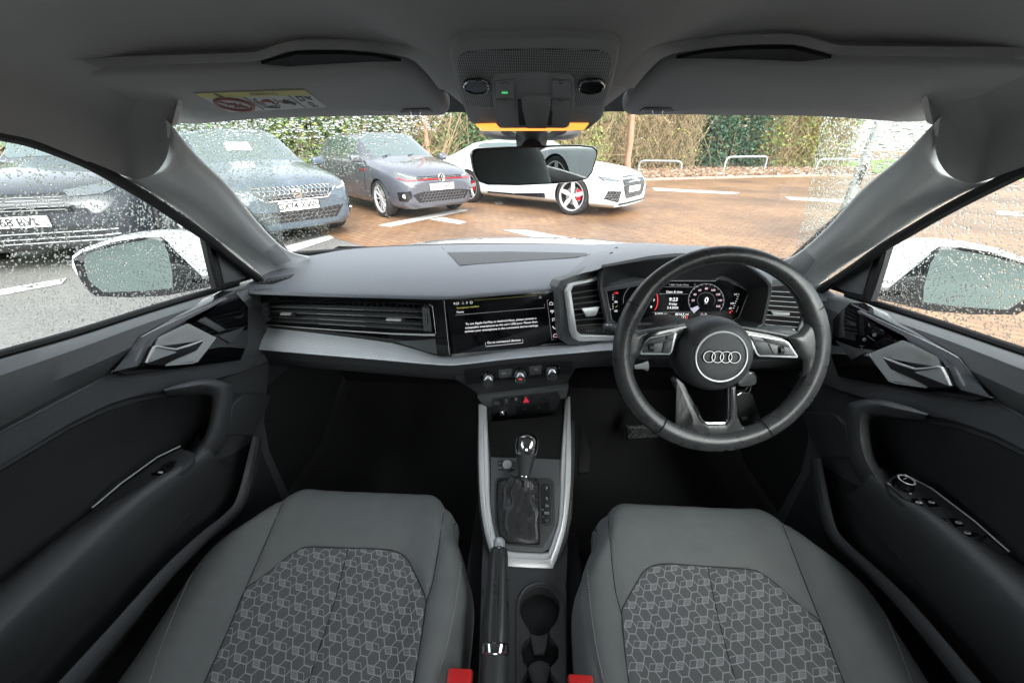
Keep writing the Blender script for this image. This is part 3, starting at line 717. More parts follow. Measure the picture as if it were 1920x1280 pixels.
def at(px, Y): r = ray(px, 300); return (r.x / r.y * Y, Y)
G_ = dict(nleaf=5200, leaf=.075)
shrub("leafy_bush", "green leafy bush behind the blue-grey hatchback's roof", at(400, 13), 2.2, 1.2, 4.2, 7000, Gd, Gm, .07, 250, TAN, seed=2)
shrub("leafy_bush", "mixed yellow and green bush between the two grey hatchbacks", at(560, 14), 2.4, 1.2, 4.4, 7500, Gm, Gy, .07, 300, TAN, seed=3)
shrub("leafy_bush", "darker green bush just above the dark grey hot hatch", at(690, 15), 2.0, 1.2, 4.4, 6500, Gd, Gm, .07, 300, TAN, seed=4)
shrub("twiggy_bush", "sparse tan twiggy bush left of the overhead console", at(795, 14.4), 1.1, .8, 4.0, 900, Gm, Gy, .06, 900, TAN, seed=5, tilt=.9)
shrub("leafy_bush", "deep green bush above the tail of the white coupe", at(880, 17.5), 2.1, 1.0, 4.2, 7500, Gd, Gm, .07, 250, TAN, seed=6)
shrub("twiggy_bush", "brown and yellow brushwood above the coupe's windscreen", at(1060, 18.5), 1.7, .9, 4.2, 2600, Gy, Gm, .06, 1500, TAN, seed=7)
shrub("twiggy_bush", "bare straw-coloured brushwood behind the coupe's bonnet", at(1215, 21), 2.3, .9, 4.4, 1800, Gb, Gy, .06, 3200, TAN, seed=8)
shrub("conifer_bush", "dense blue-green conifer behind the middle hoop", at(1345, 22.6), 2.5, 1.2, 4.8, 16000, Gc, Gd, .07, 0, TAN, seed=9, flatb=.5)
shrub("leafy_bush", "bright yellow-green bush with upright pale stems", at(1470, 23), 1.9, 1.0, 4.6, 5200, Gy, Gm, .075, 2600, TAN, seed=10, stems=12)
shrub("leafy_bush", "loose twiggy shrub at the right end of the hedge", at(1545, 23.5), 1.0, .8, 3.4, 1400, Gb, Gy, .07, 1500, TAN, seed=11, tilt=.4)
shrub("leafy_bush", "green bush at the left edge of the hedge", at(270, 10), 2.2, 1.2, 3.6, 5200, Gd, Gm, .07, 250, TAN, seed=12)
rnd = random.Random(77); b = MB(); ms = [leafm("leaf_far", (.07, .105, .045)), Gm, Gb]
for k in range(46000):
    px = rnd.uniform(-500, 1590) if k % 3 else rnd.uniform(300, 1500); r0 = ray(px, 300); sc = lerp(11, 27, max(0, min(1, (px - 200) / 1300))) + rnd.uniform(2, 4); x = r0.x / r0.y * sc
    if k % 30 == 0: b.m(ms[rnd.choice((0, 0, 1, 2))])
    p = V((x, sc, rnd.uniform(0, 5.2))); q = rnd.uniform(.14, .26); u = V((rnd.gauss(0, 1), rnd.gauss(0, .5), rnd.gauss(0, .8))).normalized(); w = u.orthogonal()
    b.f([b.v(p - u * q), b.v(p + w * q * .6), b.v(p + u * q), b.v(p - w * q * .6)])
b.build("far_hedge_foliage", kind="stuff", flat=True)
b = MB()  # unseen foliage added behind the car so the door mirrors reflect dark green
for k in range(9000):
    a = rnd.uniform(-2.9, -.25); d = rnd.uniform(15, 21); x, y = d * math.cos(a) * 1.1, d * math.sin(a)
    if k % 30 == 0: b.m(ms[rnd.choice((0, 0, 1, 2))])
    p = V((x, y, 4.2 * rnd.random() ** 1.1)); q = rnd.uniform(.3, .55); u = V((rnd.gauss(0, 1), rnd.gauss(0, 1), rnd.gauss(0, .8))).normalized(); w = u.orthogonal()
    b.f([b.v(p - u * q), b.v(p + w * q * .6), b.v(p + u * q), b.v(p - w * q * .6)])
b.build("added_mirror_foliage", kind="stuff", flat=True)
def trunk(px, y, Y, r, label, seed):
    rnd = random.Random(seed); r0 = ray(px, 300); x = r0.x / r0.y * Y; root = thing("bare_tree", label, "tree", (x, Y, 0), "bare tree trunks in the hedge")
    b = MB().m(RBK); pts = [V((x + rnd.gauss(0, .04), Y + rnd.gauss(0, .03), z)) for z in (-.1, .6, 1.2, 1.9, 2.7, 3.6, 5)]
    b.tube(pts, [r * 1.25, r * 1.05, r, r * .95, r * .85, r * .7, r * .4], 9); b.build("trunk", root)
    b = MB().m(TAN)
    for k in range(26):
        p = pts[1].lerp(pts[-1], rnd.random()); a = rnd.uniform(0, 2 * pi); q = [p]
        d = V((math.cos(a), math.sin(a) * .5, rnd.uniform(.2, 1)))
        for i in range(4): d = d + V((rnd.gauss(0, .35), rnd.gauss(0, .35), rnd.gauss(0, .2))); q.append(q[-1] + d * .22)
        b.tube(q, [.02, .015, .01, .007, .003], 4, cap=False)
    b.build("crown", root)
trunk(806, 0, 13.8, .07, "reddish bare trunk left of the overhead console, over the hot hatch's bonnet", 1)
trunk(1176, 0, 19.2, .13, "brown bare trunk right of the overhead console", 2)
rnd = random.Random(5); b = MB().m(mat("fallen_leaf", (.21, .135, .085), .9, noise=.5, nscale=4)); b2m = mat("pale_fallen_leaf", (.42, .39, .34), .9, noise=.2, nscale=4)
for k in range(5200):
    px = rnd.uniform(1180, 1640); Y = rnd.uniform(16.2, 23); r0 = ray(px, 300); x = r0.x / r0.y * Y
    kx = 0
    for i in range(len(KERB) - 1):
        if KERB[i][0] <= x < KERB[i + 1][0]: kx = lerp(KERB[i][1], KERB[i + 1][1], (x - KERB[i][0]) / (KERB[i + 1][0] - KERB[i][0]))
    if Y < kx + .15: continue
    pale = px > 1490 and rnd.random() < .35
    if k % 30 == 0: b.m(b2m if px > 1480 and rnd.random() < .4 else MATS["fallen_leaf"])
    p = V((x, Y, .05 + rnd.random() * .1)); s = rnd.uniform(.04, .09); u = V((rnd.gauss(0, 1), rnd.gauss(0, 1), rnd.gauss(0, .4))).normalized(); w = u.orthogonal()
    b.f([b.v(p - u * s), b.v(p + w * s * .6), b.v(p + u * s), b.v(p - w * s * .6)])
b.build("leaf_litter", kind="stuff", flat=True)
# ================================================================ cabin materials
LINING = mat("headlining_cloth", (.42, .42, .415), .95, noise=.05, nscale=22, bump=.35, bscale=900)
PILLAR = mat("pillar_trim", (.82, .83, .82), .92, spec=.2, bump=.2, bscale=1500)
SOFT = mat("soft_dash_plastic", (.18, .19, .212), .5, noise=.11, nscale=16, bump=.35, bscale=1300)
DOORP = mat("door_plastic", (.092, .096, .101), .42, noise=.14, nscale=18, bump=.4, bscale=1300)
DOORC = mat("door_cloth", (.030, .031, .034), .9, noise=.25, nscale=600, bump=.5, bscale=900)
HARD = mat("hard_black_plastic", (.045, .048, .051), .5, noise=.1, nscale=60, bump=.3, bscale=1200)
GREYP = mat("grey_plastic", (.12, .126, .13), .5, noise=.06, nscale=60, bump=.3, bscale=1200)
PIANO = mat("piano_black", (.006, .006, .007), .06, coat=.6)
BLACK = mat("void_black", (.004, .004, .004), .8)
CARPET = mat("black_carpet", (.022, .022, .024), .98, noise=.4, nscale=500, bump=.8, bscale=700)
SATIN = mat("satin_silver", (.60, .62, .63), .4, metal=.4, bump=.05, bscale=900)
BRT = mat('bright_metal_edge', (.88, .89, .90), .25, metal=.25)
CSIL = mat('console_silver', (.84, .85, .86), .34, metal=.3, bump=.03, bscale=900)
CHROME = mat("polished_chrome", (.8, .81, .82), .1, metal=1)
LEATH = mat("black_leather", (.045, .047, .049), .29, noise=.12, nscale=60, bump=.22, bscale=520)
RUBBER = mat("weather_rubber", (.010, .010, .011), .6)
WHITEC = mat("own_white_paint", (.76, .78, .79), .25, coat=1)
SEATC = mat("seat_cloth_grey", (.188, .198, .200), .9, noise=.13, nscale=30, bump=.5, bscale=1100)
SEATI = mat("seat_insert_cloth", (.150, .155, .160), .92, noise=.3, nscale=500, bump=.7, bscale=900)
THREADM = mat("seat_pattern_thread", (.42, .43, .44), .85)
SEAM = mat("seam_shadow_thread", (.03, .032, .034), .9)
PRINT = mat("white_print", (.62, .63, .64), .5)
DIMPRINT = mat("dim_print", (.22, .23, .24), .5)
SCRW = mat("screen_white", (.80, .80, .82), .5, emit=.22); SCRG = mat("screen_grey", (.30, .30, .32), .5, emit=.16)
SCRR = mat("screen_red", (.75, .05, .05), .5, emit=.3); SCRY = mat("screen_yellow", (.55, .52, .12), .5, emit=.15)
SCRN = mat("screen_black", (.006, .006, .008), .12, coat=.3)
def mesh_mat(name, col, hole, scale, rough=.5, metal=0, bump=.6, rotz=0):
    """fine perforation or knurl"""
    m, nt, b, N, L = nodes(name); tc = N("TexCoord"); mp = N("Mapping"); mp.inputs["Rotation"].default_value = rotz if isinstance(rotz, tuple) else (0, 0, rotz)
    v = N("TexVoronoi"); v.inputs["Scale"].default_value = scale; v.inputs["Randomness"].default_value = 0
    m2 = N("Mapping"); m2.inputs["Scale"].default_value = (1, 1, 0)
    L(tc.outputs["Object"], mp.inputs[0]); L(mp.outputs[0], m2.inputs[0]); L(m2.outputs[0], v.inputs["Vector"])
    r = N("ValToRGB"); r.color_ramp.elements[0].position = .28; r.color_ramp.elements[0].color = (*hole, 1); r.color_ramp.elements[1].position = .42; r.color_ramp.elements[1].color = (*col, 1)
    L(v.outputs["Distance"], r.inputs[0]); L(r.outputs[0], b.inputs["Base Color"]); b.inputs["Roughness"].default_value = rough; b.inputs["Metallic"].default_value = metal
    bp = N("Bump"); bp.inputs["Strength"].default_value = bump; bp.inputs["Distance"].default_value = .0015; L(v.outputs["Distance"], bp.inputs["Height"]); L(bp.outputs[0], b.inputs["Normal"]); return m
GRILLE = mesh_mat("speaker_perforation", (.72, .73, .72), (.36, .36, .36), 420)
GRILLED = mesh_mat("dark_perforation", (.10, .105, .11), (.015, .015, .015), 420)
KNIT = mesh_mat("silver_knurled_trim", (.86, .90, .94), (.62, .67, .72), 260, .40, .12, .9)
def msmooth(mt): return mt
def bvh_of(mb):
    mb.bm.normal_update(); return BVHTree.FromBMesh(mb.bm)
def onto(bvh, t=None):
    def f(px, py):
        r = ray(px, py).normalized(); h = bvh.ray_cast(CO, r)[0]
        return h if h is not None else CO + ray(px, py) * (t or .8)
    return f
def ontoN(bvh):
    def f(px, py):
        r = ray(px, py).normalized(); h = bvh.ray_cast(CO, r)
        return h
    return f
def toplane(pl): return lambda px, py: P(px, py, pl=pl)
def pline(mb, m, fn, px, r=.0008, seg=4, off=.0006, closed=False, step=None):
    """a thin raised line on a surface"""
    pts = [fn(*p) for p in px]; pts = [p + (CO - p).normalized() * off for p in pts]
    mb.m(m).tube(pts, r, seg, closed=closed); return mb
def ptext(mb, m, body, fn, c, c2, hpx, off=.0008, align='CENTER', bold=0, shear=None):
    """writing on a surface; c to c2 is the direction of the line in the photograph, hpx the height of a capital there"""
    o = fn(*c); x = fn(*c2) - o; up = fn(c[0], c[1] - 5) - o
    if x.length < 1e-6: return
    k = (fn(c[0], c[1] - hpx) - o).length / .72
    n = x.cross(up).normalized(); o2 = o + (n if n.dot(CO - o) > 0 else -n) * off
    mb.m(m).text(body, o2, x, up, k, align=align, bold=bold)
PXF = lambda pts: [tuple(p) for p in pts]
def dist_poly(x, y, poly):
    d = 1e9; p = V((x, y))
    for i in range(len(poly)):
        a, b = V(poly[i]), V(poly[(i + 1) % len(poly)]); e = b - a; l = e.length_squared
        t = 0 if l == 0 else min(1, max(0, (p - a).dot(e) / l)); d = min(d, (p - a - e * t).length)
    return d
def puffy(bvh, poly, h, w, base=0):
    def f(px, py):
        r = ray(px, py).normalized(); hit, n, *_ = bvh.ray_cast(CO, r)
        if hit is None: return CO + ray(px, py) * .75
        if n.dot(CO - hit) < 0: n = -n
        d = dist_poly(px, py, poly); return hit + n * (base + h * (1 - math.exp(-d / w)))
    return f
# ================================================================ body shell of our own car
own = thing("car_shell", "white car whose grey-lined cabin surrounds the camera, with pillars, roof lining and windscreen", "car", (0, 0, 0))
def zc(Y): return lerp(.128, .080, smooth(.42, .72, Y))
ends = [(y_, lerp(-.60, -.632, smooth(-1.4, .3, y_)), lerp(.055, .022, smooth(-.6, .5, y_))) for y_ in (-1.4, -1.1, -.8, -.55, -.32, -.12, .04, .16, .25, .33)]
sta = [(Y, V((x, Y, H + z))) for Y, x, z in ends]
for Yc, px, py, x in ((.40, -60, 233, -.632), (.46, 0, 249, -.634), (.50, 60, 262, -.636), (.545, 120, 285, -.638), (.58, 178, 309, -.64), (.61, 236, 331, -.642), (.635, 262, 336, -.632), (.65, 292, 324, -.61), (.665, 312, 296, -.58), (.68, 319, 262, -.553), (.70, 322, 238, -.535)):
    sta.append((Yc, P(px, py, x=x)))
def ceil_z(x, Yc):
    d = .040 * smooth(.34, .68, Yc); wd = lerp(.26, .165, smooth(.4, .62, Yc))
    return zc(Yc) - d * (1 - smooth(.085, wd, abs(x)))
def lining_rows(side_full=True):
    rows = []
    for Yc, E in sta:
        xe = abs(E.x); row = []
        for i in range(41):
            s = -1 + 2 * i / 40; x = xe * (abs(s) ** .85) * (1 if s > 0 else -1)
            k = min(1, max(0, (abs(x) - .34) / (xe - .34))); z = E.z - H + (ceil_z(x, Yc) - (E.z - H)) * max(0, 1 - k ** 2.6) ** (1 / 2.1)
            y = lerp(Yc, E.y, smooth(.1, 1, abs(x) / xe)); row.append(V((x, y, H + z)))
        rows.append(row)
    return [r for r in zip(*[cr(list(c), 4) for c in zip(*rows)])]
mb = MB().m(LINING); R_ = lining_rows(); mb.grid(R_); lining_bvh = bvh_of(mb)
# roof skin above, so the cabin is closed on top
mb.m(WHITEC).grid([[V((x, y, H + .19 - .10 * (abs(x) / .66) ** 4)) for x in (-.66, -.5, -.25, 0, .25, .5, .66)] for y in (-1.4, -.8, -.2, .3, .60)])
mb.m(LINING); fr = R_[-1]
mb.grid([[p for p in fr], [p + V((0, .012, .004)) for p in fr], [p + V((0, .02, .03)) for p in fr]])
mb.build("roof_lining", own, angle=60)
def pillar(s):
    A = [(318, 238), (371, 294), (430, 350), (480, 413), (519, 454), (547, 473), (580, 481)]
    B = [(228, 331), (273, 354), (332, 392), (390, 436), (437, 470), (470, 497), (500, 522)]
    XA = [-.535, -.552, -.575, -.592, -.602, -.603, -.60]; XB = [-.640, -.648, -.655, -.662, -.668, -.672, -.672]
    rows = []
    for k, (a, b_, xa, xb) in enumerate(zip(A, B, XA, XB)):
        pa, pb = P(*a, x=xa), P(*b_, x=xb)
        if k == len(A) - 1: pb = P(500, 524, x=-.668)
        nrm = (CO - (pa + pb) / 2).normalized(); d = (pb - pa)
        q = [pa - nrm * .03, pa, pa + d * .12 + nrm * .006, pa + d * .30 + nrm * .013, pa + d * .52 + nrm * .012, pa + d * .66 + nrm * .002, pa + d * .82 - nrm * .002, pb, pb - nrm * .03]
        rows.append(q)
    # tuck the top end under the lining
    t0 = [p + (p - CO).normalized() * .035 for p in rows[0]]; cj = [(322, 236), (324, 242), (322, 268), (318, 290), (308, 311), (292, 323), (270, 330), (228, 332), (224, 333)]; cx_ = [-.535, -.536, -.55, -.572, -.592, -.606, -.620, -.642, -.645]
    rows[0] = [P(*c, x=xx) + (P(*c, x=xx) - CO).normalized() * .014 for c, xx in zip(cj, cx_)]; t0 = [p + (p - CO).normalized() * .032 + V((0, -.01, .01)) for p in rows[0]]
    rows = [t0] + rows
    g = [[p for p in r] for r in zip(*[cr(list(c), 5) for c in zip(*rows)])]
    g = [cr(r, 3) for r in g]
    mb = MB().m(PILLAR); mb.grid(g); bv = bvh_of(mb)
    for vv in mb.bm.verts: vv.co.x *= s * -1
    if s > 0: pass
    o = mb.build("windscreen_pillar", own, angle=60, recalc=True)
    fn = onto(bv); gp = rounded(c1((1325, 655), (1400, 738), (1322, 768), (1274, 700)), 4)
    m2 = MB(); m2.m(GRILLE).patch([p[:] for p in gp], fn, 6, th=.001, off=.0012)
    for vv in m2.bm.verts: vv.co.x *= s * -1
    m2.build("speaker_grille", o, recalc=True)
for s in (-1, 1): pillar(s)
# windscreen
def WS(u, v):
    """u -1..1 across, v 0 at the base, 1 at the top; inner face of the glass"""
    yb, yt = 1.235 - .15 * u * u, .735 - .085 * u * u
    x = u * lerp(.735, .652, v); y = lerp(yb, yt, v); z = lerp(-.300, .085, v) + .012 * math.sin(pi * v)
    return V((x, y, H + z))
GLS = glass_mat("windscreen_glass", (.955, .985, .975), .8)
mb = MB().m(GLS); mb.grid([[WS(-1 + i / 12, j / 12) for i in range(25)] for j in range(13)]); ws = mb.build("windscreen", own)
mb = MB().m(RUBBER); mb.tube([WS(-1 + i / 12, 0) + V((0, .004, .0)) for i in range(25)], .008, 6); mb.tube([WS(-1, j / 10) + V((0, 0, .006)) for j in range(11)], .007, 6); mb.tube([WS(1, j / 10) + V((0, 0, .006)) for j in range(11)], .007, 6); mb.build("seal", ws)
# black printed band behind the mirror
mb = MB().m(GRILLED); mb.grid([[WS(u, v) - V((0, .003, .002)) for u in [i * .05 - .4 for i in range(17)]] for v in (.90, .95, 1.0)]); mb.build("sunband", ws)
def droplets(name, parent, surf, nrm, specs, seed):
    """each bead is a small closed lens of water on the outer face"""
    rnd = random.Random(seed); bm = bmesh.new(); n = 0; root = parent
    while root.parent: root = root.parent
    sh = ORIG[root.name]
    for (uv, r, sx, sy) in specs:
        p = surf(*uv); N_ = nrm(*uv); a = (surf(uv[0] + .01, uv[1]) - p).normalized(); p = p - sh; b_ = N_.cross(a).normalized(); a = b_.cross(N_)
        base = p + N_ * .0006; seg = 7; h = r * rnd.uniform(.22, .42)
        ph = rnd.uniform(0, 6.28); wob = [1 + rnd.uniform(-.16, .16) for _ in range(seg)]
        r0 = [bm.verts.new(base + (a * math.cos(2 * pi * k / seg + ph) * sx + b_ * math.sin(2 * pi * k / seg + ph) * sy) * r * wob[k]) for k in range(seg)]
        r1 = [bm.verts.new(base + N_ * h * .72 + (a * math.cos(2 * pi * k / seg + ph) * sx + b_ * math.sin(2 * pi * k / seg + ph) * sy) * r * .72 * wob[k]) for k in range(seg)]
        tp = bm.verts.new(base + N_ * h)
        bm.faces.new(r0[::-1])
        for k in range(seg):
            kk = (k + 1) % seg; bm.faces.new([r0[k], r0[kk], r1[kk], r1[k]]); bm.faces.new([r1[k], r1[kk], tp])
    bmesh.ops.recalc_face_normals(bm, faces=bm.faces[:])
    me = bpy.data.meshes.new(name); bm.to_mesh(me); bm.free(); me.materials.append(water_mat()); me.shade_smooth(); me.set_sharp_from_angle(angle=math.radians(70))
    o = bpy.data.objects.new(name, me); COL.objects.link(o); o.parent = parent; o["kind"] = "stuff"; return o
def pxof(p):
    d = p - CO; x = d.x * cw + d.y * sw; y = -d.x * sw + d.y * cw; t = y * cp - d.z * sp; u = y * sp + d.z * cp
    return 960 + F * x / t, 640 - F * u / t
rnd = random.Random(3); sp_ = []
def wsn(u, v): return (WS(u + .01, v) - WS(u - .01, v)).cross(WS(u, v + .01) - WS(u, v - .01)).normalized()
k = 0
while k < 30000:
    u, v = rnd.uniform(-1, 1), rnd.uniform(0, 1); px, py = pxof(WS(u, v))
    # the wiped sector: inside it only a few beads
    L1 = 845 - 0 if py < 235 else None
    edge = 845 - max(0, py - 215) * 1.75 if py < 330 else 644 - (py - 330) * .35
    wet = px < edge + rnd.gauss(0, 14)
    redge = 1640 - max(0, py - 215) * .62
    wetr = px > redge + rnd.gauss(0, 18)
    k += 1
    if not (wet or wetr):
        if rnd.random() > .012: continue
        sp_.append(((u, v), rnd.uniform(.0007, .0016), 1, 1)); continue
    if px > 700 and px < 1300 and not wet: continue
    big = .0034 if wetr and py < 330 else .0030 if py < 260 else .0019
    sp_.append(((u, v), rnd.uniform(.35, 1) ** 1.5 * big, 1.25 if py < 300 else 1, rnd.uniform(.8, 1.2)))
# trickles left by the blade
for a, b_ in (((655, 330), (735, 415)), ((708, 348), (735, 420)), ((590, 380), (622, 440)), ((560, 395), (575, 445))):
    for i in range(26):
        t = rnd.random(); px, py = lerp(a[0], b_[0], t) + rnd.gauss(0, 1.5), lerp(a[1], b_[1], t)
        for _ in range(1):
            best = None
            r = ray(px, py)
            # march to the pane
            lo, hi = .4, 1.6
            u0, v0 = None, None
            for st in range(60):
                tt = lo + (hi - lo) * st / 60; q = CO + r * tt; vv = (q.z - H + .300) / .385
                if 0 < vv < 1:
                    uu = q.x / lerp(.735, .652, vv)
                    if abs(uu) < 1 and q.y >= WS(uu, vv).y: u0, v0 = uu, vv; break
            if u0 is not None: sp_.append(((u0, v0), rnd.uniform(.0008, .002), 1, 1))
droplets("raindrops", ws, WS, lambda u, v: (lambda n: n if n.y > 0 else -n)(wsn(u, v)), sp_, 4)
# bonnet, scuttle and outer skin
mb = MB().m(WHITEC)
mb.grid([[V((u * w_, y - .10 * u * u, H + z - .07 * abs(u) ** 3)) for u in [i / 8 - 1 for i in range(17)]] for y, z, w_ in ((1.36, -.335, .70), (1.5, -.345, .73), (1.7, -.372, .76), (1.95, -.43, .74), (2.1, -.52, .68), (2.13, -.66, .62))])
mb.build("bonnet", own)
mb = MB().m(HARD); mb.grid([[V((u * .70, y - .14 * u * u, H + z)) for u in [i / 8 - 1 for i in range(17)]] for y, z in ((1.215, -.325), (1.28, -.345), (1.36, -.345))]); mb.build("scuttle_panel", own)
mb = MB().m(CARPET)
for (y0, y1, z0, z1) in ((-1.4, .95, -.93, -.93), (.95, 1.35, -.93, -.70), (1.35, 1.36, -.70, -.34)):
    mb.grid([[V((x, y0, H + z0)) for x in (-.72, .72)], [V((x, y1, H + z1)) for x in (-.72, .72)]])
for s in (-1, 1): mb.grid([[V((s * .72, y, H + z)) for y in (-1.4, .3, 1.36)] for z in (-.95, -.34)])
mb.grid([[V((x, -1.4, H + z)) for x in (-.72, .72)] for z in (-.95, -.30)])
# the transmission tunnel
mb.grid([[V((x, y, H + z)) for y in (-1.3, .4, .75, 1.2)] for x, z in ((-.13, -.93), (-.115, -.76), (.115, -.76), (.13, -.93))])
mb.build("floor_carpet", own)
mb = MB().m(WHITEC)
for s in (-1, 1):
    mb.grid([[V((s * x, y, H + z)) for y in (-1.5, -.6, .3, .7, 1.0)] for x, z in ((.735, -.345), (.80, -.40), (.86, -.55), (.86, -.95))])
mb.build("outer_skin", own)
mb = MB().m(BLACK)
mb.tube([V((-.60, 1.02, H - .32)), V((-.60, 1.3, H - .36))], .03, 6); mb.build("scuttle_corner", own)
# rubber strips round the side windows
for s in (-1, 1):
    top = [P(px, py, x=-.648) for px, py in c1((-150, 85), (0, 128), (120, 155), (280, 212), (440, 282), (600, 372), (760, 470), (900, 565), (1000, 635), (1100, 718), (1180, 780), (1250, 836))]
    mb = MB().m(RUBBER); pts = cr(top, 3); pts = [V((-s * p.x if s > 0 else p.x, p.y, p.z)) for p in pts]
    mb.tube(pts, .009, 8); mb.build("door_seal", own)
# roof rail outside the window
# ================================================================ sun visors
def visor(name, label, s):
    VP = plane3(V((-.1, .70, H + .058)), V((-.5, .70, H + .036)), V((-.3, .565, H + .088)))
    out = [(122, 141), (150, 134), (478, 124), (556, 121), (700, 113), (768, 119), (800, 150), (846, 203), (838, 212), (780, 211), (500, 216), (350, 229), (300, 224), (240, 200), (170, 172)]
    root = thing(name, label, "sun visor", (s * .33, .62, H + .07), "front sun visors")
    pts = rounded([P(x, y, pl=VP) for x, y in out], [.01, .03, .05, .05, .05, .03, .05, .01, .008, .02, .05, .03, .03, .05, .04])
    mb = MB().m(LINING)
    cen = sum(pts, V((0, 0, 0))) / len(pts); n = VP[1]
    rows = []
    for k, dz in ((1.0, -.016), (1.0, -.006), (.992, 0), (.975, .004), (.93, .006), (.5, .0075), (.02, .008)):
        rows.append([cen + (p - cen) * k + n * dz for p in pts])
    vs_ = mb.grid(rows, cu=True); mb.f(vs_[-1]); mb.f(vs_[0])
    m3 = MB().m(GREYP); fn = toplane((VP[0] + n * .008, n))
    m3.slab([fn(*p) for p in rounded(d4((1675, 474), (1690, 459), (1795, 457), (1815, 474)), 2)], .008, bev=.001)
    m3.m(CHROME).tube([fn(*p) + n * .003 for p in d4((1718, 458), (1722, 472), (1756, 472), (1760, 458))], .0012, 5)
    for q in (mb, m3):
        for vv in q.bm.verts: vv.co.x *= -s
    m4 = MB(); f4v = toplane((VP[0] + n * .003, n)); gap_shade = [(490, 121), (515, 114), (556, 103), (640, 102), (700, 106), (752, 116), (700, 116), (600, 121), (540, 125)]
    m4.m(BLACK).slab([f4v(*p) for p in gap_shade], .004); m4.m(LINING)  # flat black strip painted in as the shade of the gap behind the visor
    pth = cr([V((*p, 0)) for p in ((96, 150), (118, 134), (160, 127), (300, 122), (420, 118), (480, 115), (512, 106), (556, 95), (640, 94), (704, 99), (760, 108), (790, 128), (822, 168))], 5)
    lf = onto(lining_bvh, .6); Lp = [f4v(p.x, p.y) for p in pth]; cxp, cyp = 450, 190
    def outp(p, k): d = V((p.x - cxp, p.y - cyp, 0)); d = V((d.x / 3, d.y, 0)).normalized(); return (p.x + d.x * k * 1.6, p.y + d.y * k)
    Bp = [lf(*outp(p, 24)) for p in pth]; Bp = [b_ + (CO - b_).normalized() * .0003 for b_ in Bp]
    m4.grid([[q - n * .010 for q in Lp], [q - n * .002 for q in Lp], [lerp(q, b_, .06) + n * .0006 for q, b_ in zip(Lp, Bp)], [lerp(q, b_, .5) + n * .0008 for q, b_ in zip(Lp, Bp)], Bp])
    for vv in m4.bm.verts: vv.co.x *= -s
    m4.build("recess_edge", own, recalc=True)
    v = mb.build("visor_panel", root, angle=60, recalc=True); m3.build("clip", root, recalc=True)
    return root, (VP[0] + n * .0085, n)
vl, VPL = visor("sun_visor", "passenger sun visor on the left carrying a yellow and white airbag warning sticker", -1)
visor("sun_visor", "plain grey driver's sun visor without a sticker, on the right", 1)
fn = toplane(VPL); ST = mat("sticker_white", (.62, .63, .62), .5); SY = mat("sticker_yellow", (.60, .55, .18), .5); SG = mat("sticker_print", (.20, .17, .17), .6); SR = mat("sticker_red_print", (.36, .16, .16), .6)
mb = MB().m(ST).slab([fn(*p) for p in e4((155, 160), (1480, 115), (1745, 330), (580, 390))], .0005)
def q_(m, pts, o): mb.m(m).slab([p + VPL[1] * o for p in [fn(*p) for p in e4(*pts)]], .0004)
q_(SY, ((155, 160), (1480, 115), (1562, 180), (262, 216)), .0006)
q_(SG, ((385, 160), (455, 203), (520, 200), (420, 160)), .0012)
ptext(mb, SG, "AIRBAG", fn, e4((985, 162))[0], e4((1185, 155))[0], 4.6, off=.0012)
cc = [e4((635 + 228 * math.cos(a) + 40 * math.sin(a), 293 + 66 * math.sin(a) + 22 * math.cos(a)))[0] for a in [i * pi / 16 for i in range(32)]]
pline(mb, SR, fn, cc, .0028, 5, .0012, closed=True)
for ln in (((460, 265), (800, 330)), ((600, 300), (640, 280), (700, 325)), ((640, 330), (720, 290)), ((560, 300), (600, 280), (650, 300)),):
    pline(mb, SR, fn, e4(*ln), .0013, 4, .0012)
for ln in (((745, 205), (990, 355)), ((1275, 180), (1490, 335)), ((870, 240), (885, 265), (1010, 328)), ((1010, 328), (1180, 338), (1190, 312), (1050, 318)), ((900, 240), (890, 228), (865, 235)), ((900, 255), (960, 280), (1020, 300)),
           ((1130, 300), (1170, 270), (1100, 225)), ((1180, 250), (1210, 275), (1290, 285)), ((1370, 205), (1430, 250), (1490, 245), (1440, 200), (1370, 205)), ((1480, 205), (1570, 240)), ((1510, 225), (1550, 200)), ((1515, 270), (1580, 320), (1640, 315)), ((1540, 265), (1600, 300))):
    pline(mb, SG, fn, e4(*ln), .0007, 4, .0012)
for ln in (((960, 262), (990, 240), (1050, 240), (1110, 270), (1140, 300)), ((975, 268), (1020, 255), (1080, 262), (1110, 290))): pline(mb, SR, fn, e4(*ln), .0012, 4, .0012)
pline(mb, SG, fn, e4((1215, 245), (1300, 262), (1370, 290)), .0022, 4, .0012)
for vv in mb.bm.verts: pass
mb.build("warning_sticker", vl, flat=True)
